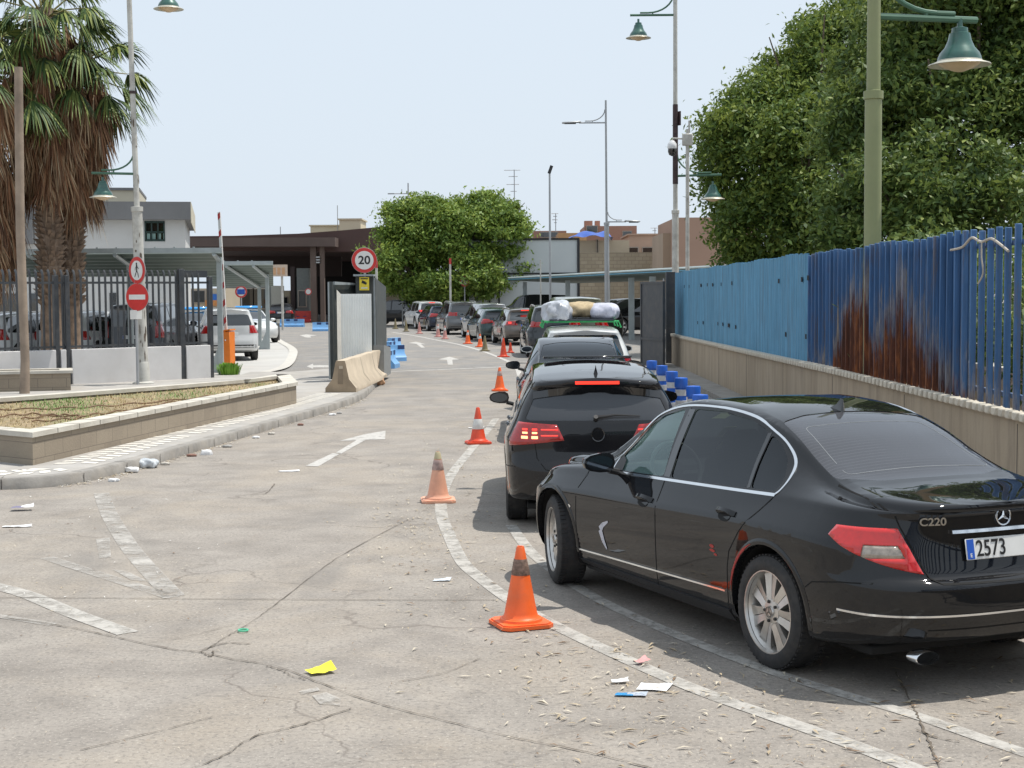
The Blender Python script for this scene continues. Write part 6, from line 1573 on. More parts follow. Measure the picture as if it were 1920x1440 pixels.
for k, (px, py, rz) in enumerate([(729, 691, 1.45), (735, 678, .6), (730, 669, 1.4), (738, 660, 1.2)]):
    g = G(px, py); plastic_barrier((g.x, g.y + .3, 0), rz, 'light blue plastic barrier beside the gate pier, ' + ['nearest of the cluster', 'turned sideways in the cluster', 'second one back in the cluster', 'furthest of the cluster'][k], L=.8, h=.5)
for k, (px, py, rz, w_) in enumerate([(503, 606, .1, 1.6), (529, 608, 0, 1.6), (548, 613, -.1, 1.6), (607, 621, .1, 1.3)]):
    g = G(px, py); plastic_barrier((g.x, g.y, 0), rz, ['light blue barrier at the left end of the far row by the bollard', 'light blue barrier in the middle of the far row', 'light blue barrier at the right end of the far row', 'light blue barrier half hidden by the gate post'][k], L=w_, h=.5)
g = G(565, 605); plastic_barrier((g.x, g.y, 0), .1, 'red plastic barrier by the far booth', m=mat('red plastic', (.62, .05, .04), .45), L=1.9, h=.85, group=None)
# ================================================================ TREES
def leafmat(name, dark, lightc, yel_):
    m = bpy.data.materials.new(name); m.use_nodes = True; t = m.node_tree; b = t.nodes['Principled BSDF']; o = t.nodes['Material Output']
    g = N(t, 'NewGeometry'); r1 = g.outputs['Random Per Island']; p = g.outputs['Position']
    f = mth(t, 'ADD', mth(t, 'MULTIPLY', r1, .42), mth(t, 'MULTIPLY', noise(t, p, .75, 5, .65), .85))
    c = ramp(t, f, [(.38, dark), (.66, lightc), (.92, yel_)])
    t.links.new(c, b.inputs['Base Color']); b.inputs['Roughness'].default_value = .55; b.inputs['Specular IOR Level'].default_value = .35
    tl = N(t, 'BsdfTranslucent'); t.links.new(mixc(t, .5, c, yel_), tl.inputs[0]); mx = N(t, 'MixShader'); mx.inputs[0].default_value = .28
    t.links.new(b.outputs[0], mx.inputs[1]); t.links.new(tl.outputs[0], mx.inputs[2]); t.links.new(mx.outputs[0], o.inputs[0]); return m
bark = mat('tree bark', (.14, .11, .08), .9, var=.3, scale=5, bmp=.5)
def crown(name, parent, lobes, nclump, nleaf, lsize, lm, seed, clump_r=.35, shell=.35, light=None):
    """lobes: (x,y,z,rx,ry,rz). clumps of leaves mostly near the lobes' surface, leaf by leaf"""
    rs = np.random.RandomState(seed); V = []; wts = np.array([l[3] * l[4] + l[4] * l[5] for l in lobes]); wts = wts / wts.sum()
    cents = []; nrm = []; subl = []
    for l, w_ in zip(lobes, wts):                 # knobbly boughs over each lobe
        for _ in range(int(6 + (190 if len(lobes) < 30 else 60) * w_)):
            d = rs.normal(size=3); d /= np.linalg.norm(d)
            k = rs.uniform(.22, .40); subl.append((l[0] + d[0] * l[3] * (1.02 - k * .7), l[1] + d[1] * l[4] * (1.02 - k * .7), l[2] + d[2] * l[5] * (1.02 - k * .7), l[3] * k, l[4] * k, l[5] * k * .8))
    big = lobes; lobes = subl; wts = np.array([l[3] * l[4] + l[4] * l[5] for l in lobes]); wts = wts / wts.sum()
    while len(cents) < nclump:
        l = lobes[rs.choice(len(lobes), p=wts)]; d = rs.normal(size=3); d /= np.linalg.norm(d)
        rr = 1 - abs(rs.normal()) * shell * .5; rr *= 1 + .12 * math.sin(5 * d[0] + 3 * d[2] + l[0]) * math.cos(4 * d[1] + l[2])
        if d[2] < -.75 and rs.rand() < .5: continue
        q = np.array([l[0] + d[0] * l[3] * rr, l[1] + d[1] * l[4] * rr, l[2] + d[2] * l[5] * rr])
        inside_ = 0
        for k in big:
            e = ((q[0] - k[0]) / k[3]) ** 2 + ((q[1] - k[1]) / k[4]) ** 2 + ((q[2] - k[2]) / k[5]) ** 2
            if e < .40: inside_ = 1
        if inside_ and rs.rand() < .8: continue
        cents.append(q); nrm.append(d)
    cents = np.array(cents); nrm = np.array(nrm)
    C = np.repeat(cents, nleaf, 0); Nn = np.repeat(nrm, nleaf, 0); n = len(C)
    sc_ = np.repeat(rs.uniform(.55, 1.35, nclump), nleaf)[:, None]
    P = C + rs.normal(size=(n, 3)) * clump_r * sc_ * np.array([1, 1, .7])
    a = Nn * .6 + rs.normal(size=(n, 3)) * .8 + np.array([0, 0, .45]); a /= np.linalg.norm(a, axis=1)[:, None]      # leaf normal
    u = np.cross(a, rs.normal(size=(n, 3))); u /= np.linalg.norm(u, axis=1)[:, None]; v = np.cross(a, u)
    L_ = lsize * rs.uniform(.6, 1.35, (n, 1)); W_ = L_ * rs.uniform(.34, .5, (n, 1))
    V = np.empty((n, 4, 3)); V[:, 0] = P - u * L_; V[:, 1] = P - v * W_ + a * L_ * .12; V[:, 2] = P + u * L_; V[:, 3] = P + v * W_ + a * L_ * .12
    return rawmesh(name, V.reshape(-1, 3), np.arange(4 * n).reshape(n, 4), [lm], parent)
def trunk(parent, base, tips, r0, m=bark, n=10):
    mb = MB(); r_ = random.Random(3)
    for t_ in tips:
        P = [Vector(base), Vector(base).lerp(Vector(t_), .35) + Vector((0, 0, .25 * (t_[2] - base[2]) * .5)), Vector(t_)]
        S_ = smooth_poly(P, 5); S_ = [q + Vector((r_.uniform(-.06, .06), r_.uniform(-.06, .06), 0)) if 0 < i < len(S_) - 1 else q for i, q in enumerate(S_)]
        mb.tube(S_, [r0 * (1 - .78 * i / (len(S_) - 1)) for i in range(len(S_))], m, n)
        q = S_[6]
        for k in range(4): e = Vector(t_) + Vector((r_.uniform(-1, 1), r_.uniform(-1, 1), r_.uniform(-.2, .8))) * (Vector(t_) - Vector(base)).length * .3; mb.tube([q, q.lerp(e, .5) + Vector((0, 0, .15)), e], [r0 * .35, r0 * .2, r0 * .07], m, 6)
    return mb.build('trunk', parent)
leaf_a = leafmat('ficus leaves', (.040, .085, .020), (.115, .185, .035), (.29, .34, .065))
leaf_b = leafmat('dark ficus leaves', (.034, .070, .020), (.095, .158, .036), (.24, .29, .065))
leaf_c = leafmat('bright ficus leaves', (.060, .120, .024), (.155, .245, .042), (.33, .40, .08))
def tree(name, label, base, lobes, tips, ncl, nl, ls, lm, seed, cr, r0=.22, cat='tree', group=None, shell=.35):
    c = thing(name, label, cat, base, 0, group); b_ = Vector(base)
    crown('crown', c, [(l[0] - b_.x, l[1] - b_.y, l[2] - b_.z, *l[3:]) for l in lobes], ncl, nl, ls, lm, seed, cr, shell)
    trunk(c, (0, 0, 0), [tuple(Vector(t_) - b_) for t_ in tips], r0); return c
def lobe(px, py, d, r, ry=None, rz=None): q = A(px, py, d); s_ = d / F; return (q.x, q.y, q.z, r * s_, (ry or r) * s_, (rz or r) * s_)
D1 = 46.0
D1 = 50.0
L1 = [lobe(1425, 285, D1, 105, 110, 115), lobe(1375, 255, D1 - 1, 52, 60, 38), lobe(1500, 205, D1 + 1, 125, 120, 105), lobe(1580, 120, D1 + 1, 115, 110, 90), lobe(1450, 425, D1 - 1, 110, 110, 88), lobe(1375, 490, D1 - 1, 42, 60, 30), lobe(1425, 180, D1, 52, 60, 48), lobe(1550, 330, D1 - 2, 145, 110, 150), lobe(1372, 360, D1, 45, 60, 68), lobe(1545, 85, D1, 50, 60, 40), lobe(1640, 65, D1 + 1, 95, 90, 88)]
b_ = A(1480, 600, D1 + 1); tree('ficus_tree', 'large dark green leafy tree rising behind the light blue sheet fence', (b_.x, b_.y, 0), L1, [l[:3] for l in (L1[0], L1[2], L1[3], L1[4], L1[7])], 2900, 42, .095, leaf_a, 1, .29, .28, group='big leafy trees behind the fence')
D2 = 37.0
L2 = [lobe(1760, 230, D2, 190, 140, 170), lobe(1700, 100, D2 + 2, 150, 130, 120), lobe(1860, 60, D2 + 1, 170, 140, 140), lobe(1930, 260, D2, 190, 140, 200), lobe(1700, 390, D2 - 2, 170, 120, 110), lobe(1850, 420, D2 - 4, 150, 100, 90), lobe(2050, 120, D2, 180, 140, 200), lobe(2100, 380, D2, 180, 120, 160), lobe(1640, 250, D2, 110, 110, 120), lobe(1800, -60, D2, 150, 120, 110), lobe(1790, 330, D2 - 3, 110, 90, 110)]
b_ = A(1800, 600, D2 + 1); tree('ficus_tree', 'nearer and larger dark leafy tree behind the rusty blue bars at the right edge', (b_.x, b_.y, 0), L2, [l[:3] for l in (L2[0], L2[1], L2[2], L2[3], L2[4])], 3900, 40, .088, leaf_b, 2, .27, .3, group='big leafy trees behind the fence')
# shrubs filling the garden behind the bars
for k, (x, y, z, r_, lab) in enumerate([(6.6, 16.5, 1.5, 1.1, 'dark shrub behind the open blue bars at the right edge'), (6.4, 20.5, 1.6, 1.3, 'dark shrub behind the rusty stretch of the blue bars'), (6.3, 13.2, 1.5, 1.0, 'dark shrub behind the blue bars nearest the camera'), (7.0, 26, 1.7, 1.6, 'dark shrub behind the sheet fence below the trees'), (9.5, 21, 2.0, 2.0, 'taller dark shrub behind the low pale garden wall')]):
    tree('shrub', lab, (x, y, 0), [(x, y, z, r_, r_ * .9, r_ * .8), (x + .4, y + .7, z + .4, r_ * .7, r_ * .7, r_ * .6)], [(x, y, z)], 260, 34, .06, leaf_b, 30 + k, .22, .05, cat='shrub', group='shrubs behind the blue bars')
D3 = 97.0
L3 = [lobe(860, 440, D3, 110, 110, 72), lobe(790, 430, D3 - 1, 75, 75, 58), lobe(925, 430, D3, 64, 70, 55), lobe(760, 500, D3 - 2, 62, 60, 45), lobe(720, 488, D3 - 1, 38, 40, 28), lobe(850, 515, D3 - 2, 90, 80, 50), lobe(940, 500, D3, 55, 55, 48), lobe(750, 395, D3, 26, 30, 30), lobe(900, 395, D3, 55, 55, 32), lobe(800, 540, D3 - 1, 55, 50, 30), lobe(948, 415, D3, 36, 40, 32), lobe(720, 475, D3 + 1, 45, 40, 20), lobe(870, 535, D3, 70, 60, 28), lobe(775, 545, D3 + 1, 50, 50, 24), lobe(930, 530, D3, 45, 50, 26), lobe(850, 480, D3, 90, 60, 60), lobe(940, 458, D3, 46, 50, 45)]
b_ = A(828, 600, D3); tree('ficus_tree', 'round bright green tree above the far line of cars', (b_.x, b_.y, 0), L3, [l[:3] for l in (L3[0], L3[1], L3[2], L3[3])], 2900, 32, .14, leaf_c, 3, .30, .32)
# ---------------------------------------------------------------- palms
green_f, t, b = nt('palm frond green'); g = N(t, 'NewGeometry')
t.links.new(ramp(t, g.outputs['Random Per Island'], [(.1, (.03, .060, .020)), (.5, (.075, .125, .032)), (.9, (.20, .23, .06))]), b.inputs['Base Color']); b.inputs['Roughness'].default_value = .6; b.inputs['Specular IOR Level'].default_value = .25
dead_f, t, b = nt('dead palm frond'); g = N(t, 'NewGeometry')
t.links.new(ramp(t, g.outputs['Random Per Island'], [(.1, (.10, .045, .022)), (.42, (.22, .10, .045)), (.74, (.31, .19, .10)), (.97, (.40, .30, .19))]), b.inputs['Base Color']); b.inputs['Roughness'].default_value = .8
boot = mat('palm trunk boots', (.24, .17, .12), .9, var=.4, scale=6, bmp=.4)
pet_m = mat('palm stalk', (.20, .18, .06), .6, var=.25, scale=5)
def fan(V, Fq, base, out, petl, R_, spread, droop, nseg, rs, width=.05, sidedrop=.3):
    u = out.normalized(); v = u.cross(Vector((0, 0, 1))); v = v.normalized() if v.length > .05 else Vector((1, 0, 0)); nrm = v.cross(u).normalized()
    roll = rs.uniform(-.5, .5); v, nrm = v * math.cos(roll) + nrm * math.sin(roll), nrm * math.cos(roll) - v * math.sin(roll)
    hub = base + u * petl - Vector((0, 0, droop * .15 * petl))
    for k in range(nseg):
        a = spread * (2 * (k + .5) / nseg - 1) + rs.uniform(-.04, .04); dr = u * math.cos(a) + v * math.sin(a) + nrm * (-.25 * abs(math.sin(a)) + rs.uniform(-.08, .08)); dr.normalize()
        Rk = R_ * (1 - .25 * (abs(a) / spread) ** 2) * rs.uniform(.85, 1.1); wv_ = dr.cross(nrm).normalized()
        prev = None; i0 = len(V)
        for (s_, w_) in ((.05, .35), (.4, 1), (.7, .7), (1.0, .08)):
            q = hub + dr * Rk * s_; q = q - Vector((0, 0, 1)) * (droop * Rk * s_ ** 2.4 * (1 + sidedrop * rs.random())) * max(.12, 1 - max(0, -dr.z))
            V.append(tuple(q - wv_ * width * w_ * .5)); V.append(tuple(q + wv_ * width * w_ * .5))
        for i in range(3): Fq.append((i0 + 2 * i, i0 + 2 * i + 1, i0 + 2 * i + 3, i0 + 2 * i + 2))
    return hub
def palm(label, px, d, crown_z, top_px, skirt_z, seed, ngreen=30, ndead=150, trunk_r=.24, rs_=1.0):
    rs = random.Random(seed); q = A(px, 700, d); c = thing('fan_palm', label, 'palm tree', (q.x, q.y, .05), 0, 'fan palms behind the white wall')
    tq = A(top_px, 110, d); lx = tq.x - q.x; CT = Vector((lx, 0, crown_z))
    V = []; Fq = []; pm_ = MB()
    for k in range(ngreen):
        a = k * 2.399 + rs.uniform(-.2, .2); el = 1.35 - 2.0 * (k / ngreen) ** .85 + rs.uniform(-.12, .12)
        out = Vector((math.cos(a) * math.cos(el), math.sin(a) * math.cos(el), math.sin(el))); L_ = rs.uniform(.75, 1.15) * rs_
        base = CT + Vector((math.cos(a), math.sin(a), 0)) * .12 + Vector((0, 0, -.45 * (k / ngreen)))
        hub = fan(V, Fq, base, out, L_, rs.uniform(.75, 1.0) * rs_, rs.uniform(1.3, 1.75), rs.uniform(.45, .95), 30, rs, .055 * rs_)
        pm_.tube([base, base.lerp(hub, .5) + Vector((0, 0, .06)), hub], [.028, .02, .014], pet_m, 5)
    rawmesh('fronds', V, Fq, [green_f], c); 
    V = []; Fq = []
    for k in range(ndead):
        f_ = k / ndead; a = k * 2.399 + rs.uniform(-.3, .3); z = crown_z - .05 - (crown_z - skirt_z - .8) * f_ ** .9
        rad = (1.02 - .78 * f_) * rs_ * rs.uniform(.45, 1.0)
        base = Vector((lx * z / crown_z, 0, z)) + Vector((math.cos(a), math.sin(a), 0)) * .22
        knee = base + Vector((math.cos(a), math.sin(a), 0)) * rad * .75 + Vector((0, 0, -.15 - .1 * rad))
        pm_.tube([base, base.lerp(knee, .5) + Vector((0, 0, .10)), knee], [.022, .018, .012], pet_m if f_ < .2 else boot, 4)
        out = Vector((math.cos(a) * rs.uniform(.05, .3), math.sin(a) * rs.uniform(.05, .3), -1))
        fan(V, Fq, knee, out, .05, rs.uniform(.85, 1.35) * rs_, rs.uniform(.25, .6), .15, 22, rs, .040 * rs_)
    rawmesh('dead_skirt', V, Fq, [dead_f], c)
    pm_.build('frond_stalks', c)
    mb = MB(); H_ = crown_z; n = 40; pts = []; rr = []
    for i in range(n + 1):
        z = H_ * i / n; pts.append((lx * z / H_, 0, z)); rr.append(trunk_r * (1.12 - .25 * z / H_) + .012 * math.sin(i * 2.2))
    mb.tube(pts, rr, boot, 18, smooth=False)
    zz = 1.9
    while zz < skirt_z + .9:
        for j in range(9):
            a = j * 2 * PI / 9 + zz * 5.1 + rs.uniform(-.15, .15); rr_ = trunk_r * (1.12 - .25 * zz / H_); x0 = lx * zz / H_
            e = Vector((math.cos(a), math.sin(a), 0)); sdv = Vector((-math.sin(a), math.cos(a), 0)); o_ = Vector((x0, 0, zz + rs.uniform(-.04, .04)))
            ex = rs.uniform(.09, .17)
            mb.add([o_ + e * (rr_ - .02) + sdv * .07 + Vector((0, 0, -.10)), o_ + e * (rr_ - .02) - sdv * .07 + Vector((0, 0, -.10)), o_ + e * (rr_ + ex) - sdv * .04 + Vector((0, 0, .06)), o_ + e * (rr_ + ex) + sdv * .04 + Vector((0, 0, .06)), o_ + e * (rr_ - .01) - sdv * .05 + Vector((0, 0, .05)), o_ + e * (rr_ - .01) + sdv * .05 + Vector((0, 0, .05))], [(0, 1, 2, 3), (3, 2, 4, 5), (0, 3, 5), (1, 4, 2)], boot)
        zz += .13
    mb.build('trunk', c); return c
palm('fan palm with full crown and brown skirt, right one of the paired trunks', 133, 37.5, 7.7, 135, 4.25, 1, ndead=210, rs_=1.12)
palm('tallest fan palm, left one of the paired trunks, its crown cut by the frame', 99, 36.8, 8.9, 85, 4.5, 2, ndead=190, rs_=1.05)
palm('fan palm at the far left edge with the lowest hanging skirt', -22, 36.0, 7.6, -20, 2.5, 3, ndead=190, rs_=1.05)
# weeds by the orange cabinet
V = []; Fq = []; rs = random.Random(4); q = G(430, 704, .1)
for k in range(420):
    a = rs.uniform(0, 6.28); r0 = rs.uniform(0, .22); l = rs.uniform(.25, .55); o_ = Vector((q.x + r0 * math.cos(a) * 1.2, q.y + r0 * math.sin(a), .1)); dr = Vector((math.cos(a) * rs.uniform(.1, .5), math.sin(a) * .3, 1)).normalized(); sdv = Vector((-math.sin(a), math.cos(a), 0)) * .012
    i0 = len(V); V += [tuple(o_ - sdv), tuple(o_ + sdv), tuple(o_ + dr * l * .6 + sdv), tuple(o_ + dr * l * .6 - sdv), tuple(o_ + dr * l + Vector((math.cos(a) * .1, 0, -.05)))]
    Fq += [(i0, i0 + 1, i0 + 2, i0 + 3), (i0 + 3, i0 + 2, i0 + 4, i0 + 4)]
Fq = [f for f in Fq if len(set(f)) == 4]
wd = rawmesh('weed_clump', V, Fq, [mat('bright weed', (.16, .33, .03), .6, var=.3, scale=10)]); tag(wd, 'bright green weed clump at the foot of the orange barrier cabinet', 'plant')
# ================================================================ WHITE WALL, DARK FENCE
ww = mat('white painted wall', (.60, .59, .585), .85, var=.06, scale=1.5, dirt=.18, dirtc=(.36, .32, .28)); fd = mat('dark grey steel', (.040, .045, .052), .5, var=.15, scale=5, dirt=.15)
W0 = G(396, 708, .12); W1 = G(0, 727, .12); dW = (W1 - W0).normalized(); LW = (W1 - W0).length + 4.5; nW = Vector((-dW.y, dW.x, 0))
if nW.y > 0: nW = -nW
MW = Matrix.Translation((W0.x, W0.y, .10)) @ Matrix.Rotation(math.atan2(dW.y, dW.x), 4, 'Z')
wt_ = thing('white_wall', 'low white painted wall with a stain, under the dark bar fence at the left', 'wall', W0 - Vector((0, 0, .02))); wt_.rotation_euler.z = math.atan2(dW.y, dW.x)
def along(px): # distance along the wall line for a picture column
    r0 = ray(px, 600); # intersection of the column's plan ray with the wall line
    det = r0.x * dW.y - r0.y * dW.x; t_ = (W0.x * dW.y - W0.y * dW.x) / det; q = Vector((r0.x * t_, r0.y * t_, 0)); return (q - Vector((W0.x, W0.y, 0))).dot(dW)
mb = MB(); ap = along(340); a2 = along(125); a1 = along(105)
for x0, x1 in ((.06, ap - .07), (ap + .07, a2 - .07), (a2 + .07, a1 - .06), (a1 + .06, LW)):
    mb.box(((x0 + x1) / 2, 0, .40), (x1 - x0, .20, .80), ww, bev=.01)
mb.build('wall', wt_)
fn = thing('bar_fence', 'dark grey bar fence with upright posts on the low white wall', 'fence', W0 - Vector((0, 0, .02))); fn.rotation_euler.z = wt_.rotation_euler.z
x = .30
while x < LW:
    mb = MB(); P = [(x, 0, .79), (x, 0, 2.42), (x, -.02, 2.50), (x, -.07, 2.56)]; mb.tube(P, .026, fd, 6, smooth=False); mb.build('bar', fn); x += .148
for z in (.86, 2.28): mb = MB(); mb.box((LW / 2, .0, z), (LW, .035, .05), fd); mb.build('rail', fn)
for xx, w_, h_ in ((0, .10, 2.42), (ap, .13, 2.6), (a2, .10, 2.45), (a1, .10, 2.45), (LW, .1, 2.5)): mb = MB(); mb.box((xx, 0, h_ / 2), (w_, .13, h_), fd, bev=.008); mb.build('fence_post', fn)
mb = MB(); mb.box(((ap) / 2, -.03, 2.48), (ap - .1, .05, .16), fd); mb.build('top_band', fn)

# ---------------------------------------------------------------- orange barrier with raised pole
oc = mat('barrier cabinet orange', (.78, .20, .015), .45, var=.08, scale=3, dirt=.1)
q = A(426, 690, 43.0); c = thing('boom_barrier', 'orange barrier cabinet with its red and white pole raised, at the yard entrance', 'boom barrier', (q.x, q.y, .03), -.3)
mb = MB(); mb.box((0, 0, .52), (.36, .32, 1.0), oc, bev=.015); mb.box(None, (.38, .34, .04), oc, M=Matrix.Translation((0, 0, 1.045)) @ Matrix.Rotation(-.15, 4, 'Y')); mb.build('cabinet', c)
mb = MB(); mb.lathe([(.001, .01), (.022, .01), (.022, 0)], chrome_m, 10, M=Matrix.Translation((.05, -.162, .78)) @ Matrix.Rotation(PI / 2, 4, 'X')); mb.build('lock', c)
pw = mat('boom white', (.66, .64, .62), .5, var=.08); pr_ = mat('boom red', (.45, .03, .03), .5, var=.1)
mb = MB(); L_ = A(424, 398, 43).z - .03 - .95
for k in range(14):
    z0 = .95 + L_ * k / 14; z1 = .95 + L_ * (k + 1) / 14; ox = lambda z: -.045 * (z - .95)
    mb.box(None, (.075, .05, (z1 - z0)), pw, M=Matrix.Translation((ox((z0 + z1) / 2), -.02, (z0 + z1) / 2)) @ Matrix.Rotation(-.045, 4, 'Y'))
    if k % 2: mb.add([(ox(z0) - .038, -.047, z0 + .02), (ox(z0) + .038, -.047, z0 + .10), (ox(z1) + .038, -.047, z1 + .02), (ox(z1) - .038, -.047, z1 - .06)], [(0, 1, 2, 3)], pr_)
mb.build('boom', c)
for (px, d, y0, y1, lab, m1) in [(845, 84, 485, 600, 'upright red-tipped boom pole in front of the round tree', pole_w), (1014, 80, 487, 600, 'thin pale upright pole in front of the white panel building', pole_w), (707, 70, 490, 560, 'short red and white upright pole just right of the 20 sign', pole_w)]:
    q = A(px, 600, d); c = thing('upright_pole', lab, 'pole', (q.x, q.y, 0)); zt_ = A(px, y0, d).z
    mb = MB(); mb.tube([(0, 0, 0), (0, 0, zt_)], .055 if px != 1014 else .035, m1, 8); mb.build('pole', c)
    if px != 1014: mb = MB(); mb.tube([(0, 0, zt_ - .30), (0, 0, zt_ + .02)], .06, pr_, 8); mb.build('red_band', c)
# grey bollard
q = G(522, 640); c = thing('marker_post', 'short grey marker post at the bend of the yard kerb', 'post', q); mb = MB(); mb.tube([(0, 0, 0), (0, 0, .80)], .07, mat('marker grey', (.12, .12, .12), .6), 10); mb.build('post', c); mb = MB(); mb.tube([(0, 0, .80), (0, 0, .98)], .075, pole_w, 10); mb.build('cap', c)

# ---------------------------------------------------------------- car ports at the left
gal = mat('galvanised roof sheet', (.115, .15, .13), .5, .2, var=.12, scale=2.5, dirt=.25, dirtc=(.2, .2, .17)); gal2 = mat('galvanised steel', (.38, .42, .42), .45, .4, var=.1, scale=4)
def carport(label, x0, x1, d0, z0, d1, z1, posts, hw=.10):
    c = thing('car_port', label, 'car port', (x1, d0, 0), 0, 'car ports in the yard')
    mb = MB(); n = int((d1 - d0) / .19); vs = []
    for k in range(n + 1):
        f_ = k / n; o_ = .055 * (1 if (k // 2) % 2 else -1); sh = (d1 - d0) * f_ * x1 / d0; vs += [(x0 - x1 + sh, (d1 - d0) * f_, z0 + (z1 - z0) * f_ + o_), (sh, (d1 - d0) * f_, z0 + (z1 - z0) * f_ + o_)]
    mb.add(vs, [(2 * i, 2 * i + 1, 2 * i + 3, 2 * i + 2) for i in range(n)], gal); mb.build('roof_sheet', c)
    mb = MB(); mb.box(((x0 - x1) / 2, -.03, z0 + .02), (x1 - x0, .05, .13), gal2); n = int((x1 - x0) / .5)
    for k in range(n): mb.box((x0 - x1 + .25 + k * .5, -.03, z0 + .10), (.05, .05, .03), gal2)
    mb.build('front_gutter', c)
    for (x, y) in posts:
        f_ = (y - d0) / (d1 - d0); zr_ = z0 + (z1 - z0) * f_ - .08
        mb = MB(); mb.box((x - x1, y - d0, zr_ / 2), (.13, .13, zr_), gal2)
        mb.add([(x - x1 - .065, y - d0 - .03, 0), (x - x1 - .38, y - d0 - .03, 0), (x - x1 - .065, y - d0 - .03, .7), (x - x1 - .065, y - d0 + .03, 0), (x - x1 - .38, y - d0 + .03, 0), (x - x1 - .065, y - d0 + .03, .7)], [(0, 1, 2), (3, 4, 5), (0, 1, 4, 3), (1, 2, 5, 4)], gal2); mb.build('port_post', c)
        mb = MB(); mb.tube([(x - x1, y - d0, zr_ - .1), (x - x1, 0, z0 - .08)], .06, gal2, 6, smooth=False); mb.build('rafter', c)
    return c
carport('nearer corrugated car port behind the dark bar fence', A(20, 500, 41).x, A(417, 500, 39.5).x, 39.5, 3.22, 45.5, 2.66, [(A(413, 600, 40.2).x, 40.2), (A(245, 600, 41).x, 41.0), (A(90, 600, 41).x, 41.0)])
carport('further corrugated car port with a slanted foot on its end post', A(380, 500, 54).x, A(512, 500, 54).x, 54.0, 3.18, 62, 2.45, [(A(502, 600, 57).x, 57.0), (A(487, 600, 61).x, 61.0), (A(420, 600, 57).x, 57)])

# ---------------------------------------------------------------- two-storey building at the left
cw_ = mat('off white render', (.52, .52, .51), .85, var=.05, scale=.5, dirt=.1); gf = mat('grey fascia', (.17, .17, .172), .8, var=.12, scale=.6); cr = mat('cream render', (.50, .46, .36), .85, var=.08, scale=.6)
d0 = 70; xr_ = A(347, 430, d0).x; xl = A(-500, 430, d0).x
bd = thing('two_storey_building', 'white two-storey building with a deep grey fascia behind the palms', 'building', (xr_, d0, 0), .19)
zf0, zf1 = A(300, 413, d0).z, A(300, 380, d0).z; zc0 = A(300, 358, d0 + 3).z
def B(mb, x0, x1, y0, y1, z0, z1, m): mb.box(((x0 + x1) / 2 - xr_, (y0 + y1) / 2 - d0, (z0 + z1) / 2), (x1 - x0, y1 - y0, z1 - z0), m)
wx0, wx1 = A(273, 430, d0).x, A(310, 430, d0).x; wz0, wz1 = A(290, 452, d0).z, A(290, 415, d0).z
mb = MB(); B(mb, xl, wx0, d0, d0 + 12, 0, zf0, cw_); B(mb, wx1, xr_, d0, d0 + 12, 0, zf0, cw_); B(mb, wx0, wx1, d0, d0 + 12, 0, wz0, cw_); B(mb, wx0, wx1, d0, d0 + 12, wz1, zf0, cw_); B(mb, wx0, wx1, d0 + .3, d0 + 12, wz0, wz1, gf); mb.build('wall', bd)
mb = MB(); B(mb, xl, xr_ + .27, d0 - .6, d0 + 12, zf0, zf1, gf); mb.build('fascia', bd)
mb = MB(); B(mb, xr_ + .27, xr_ + .30, d0 - .6, d0 + 12, zf0 - .12, zf1, cr); B(mb, A(-500, 430, d0).x, A(287, 400, d0 + 3).x, d0 + 3, d0 + 10, zf1, zc0, cr); B(mb, A(-500, 430, d0).x, A(288, 400, d0 + 3).x, d0 + 2.9, d0 + 10.1, zc0, zc0 + .12, gf); mb.build('parapet', bd)
mb = MB(); B(mb, A(-200, 430, d0).x, A(76, 430, d0).x, d0 - .8, d0 - .02, A(0, 460, d0).z, zf0, gf); mb.build('grey_bay', bd)
gfr = mat('dark green window frame', (.01, .035, .03), .4)
mb = MB(); w3 = (wx1 - wx0)
for k in range(4): B(mb, wx0 + k * (w3 - .06) / 3, wx0 + k * (w3 - .06) / 3 + .06, d0 - .03, d0 + .1, wz0, wz1, gfr)
B(mb, wx0, wx1, d0 - .03, d0 + .1, wz0 - .02, wz0 + .06, gfr); B(mb, wx0, wx1, d0 - .03, d0 + .1, wz1 - .08, wz1, gfr); B(mb, wx0, wx1, d0 - .03, d0 + .1, (wz0 * .55 + wz1 * .45) - .03, (wz0 * .55 + wz1 * .45) + .03, gfr); wf = mb.build('window', bd)
mb = MB(); B(mb, wx0 + .02, wx1 - .02, d0 + .12, d0 + .14, wz0, wz1, glass_dark); mb.build('pane', wf)
mb = MB()
for k in range(4): B(mb, wx0 + .10 + k * .24, wx0 + .24 + k * .24, d0 + .085, d0 + .10, wz0 + .08, wz0 * .62 + wz1 * .38, mat('paper in window', (.30, .45, .42), .8))
mb.build('papers', wf)
# windows and doors of the ground floor, seen between the bars
for k, (p0, p1) in enumerate([(10, 45), (68, 80), (210, 222)]):
    mb = MB(); x0_, x1_ = A(p0, 560, d0).x, A(p1, 560, d0).x; B(mb, x0_, x1_, d0 - .05, d0 + .02, .1 if k else .9, 2.2, glass_dark); mb.build('door' if k else 'window', bd)

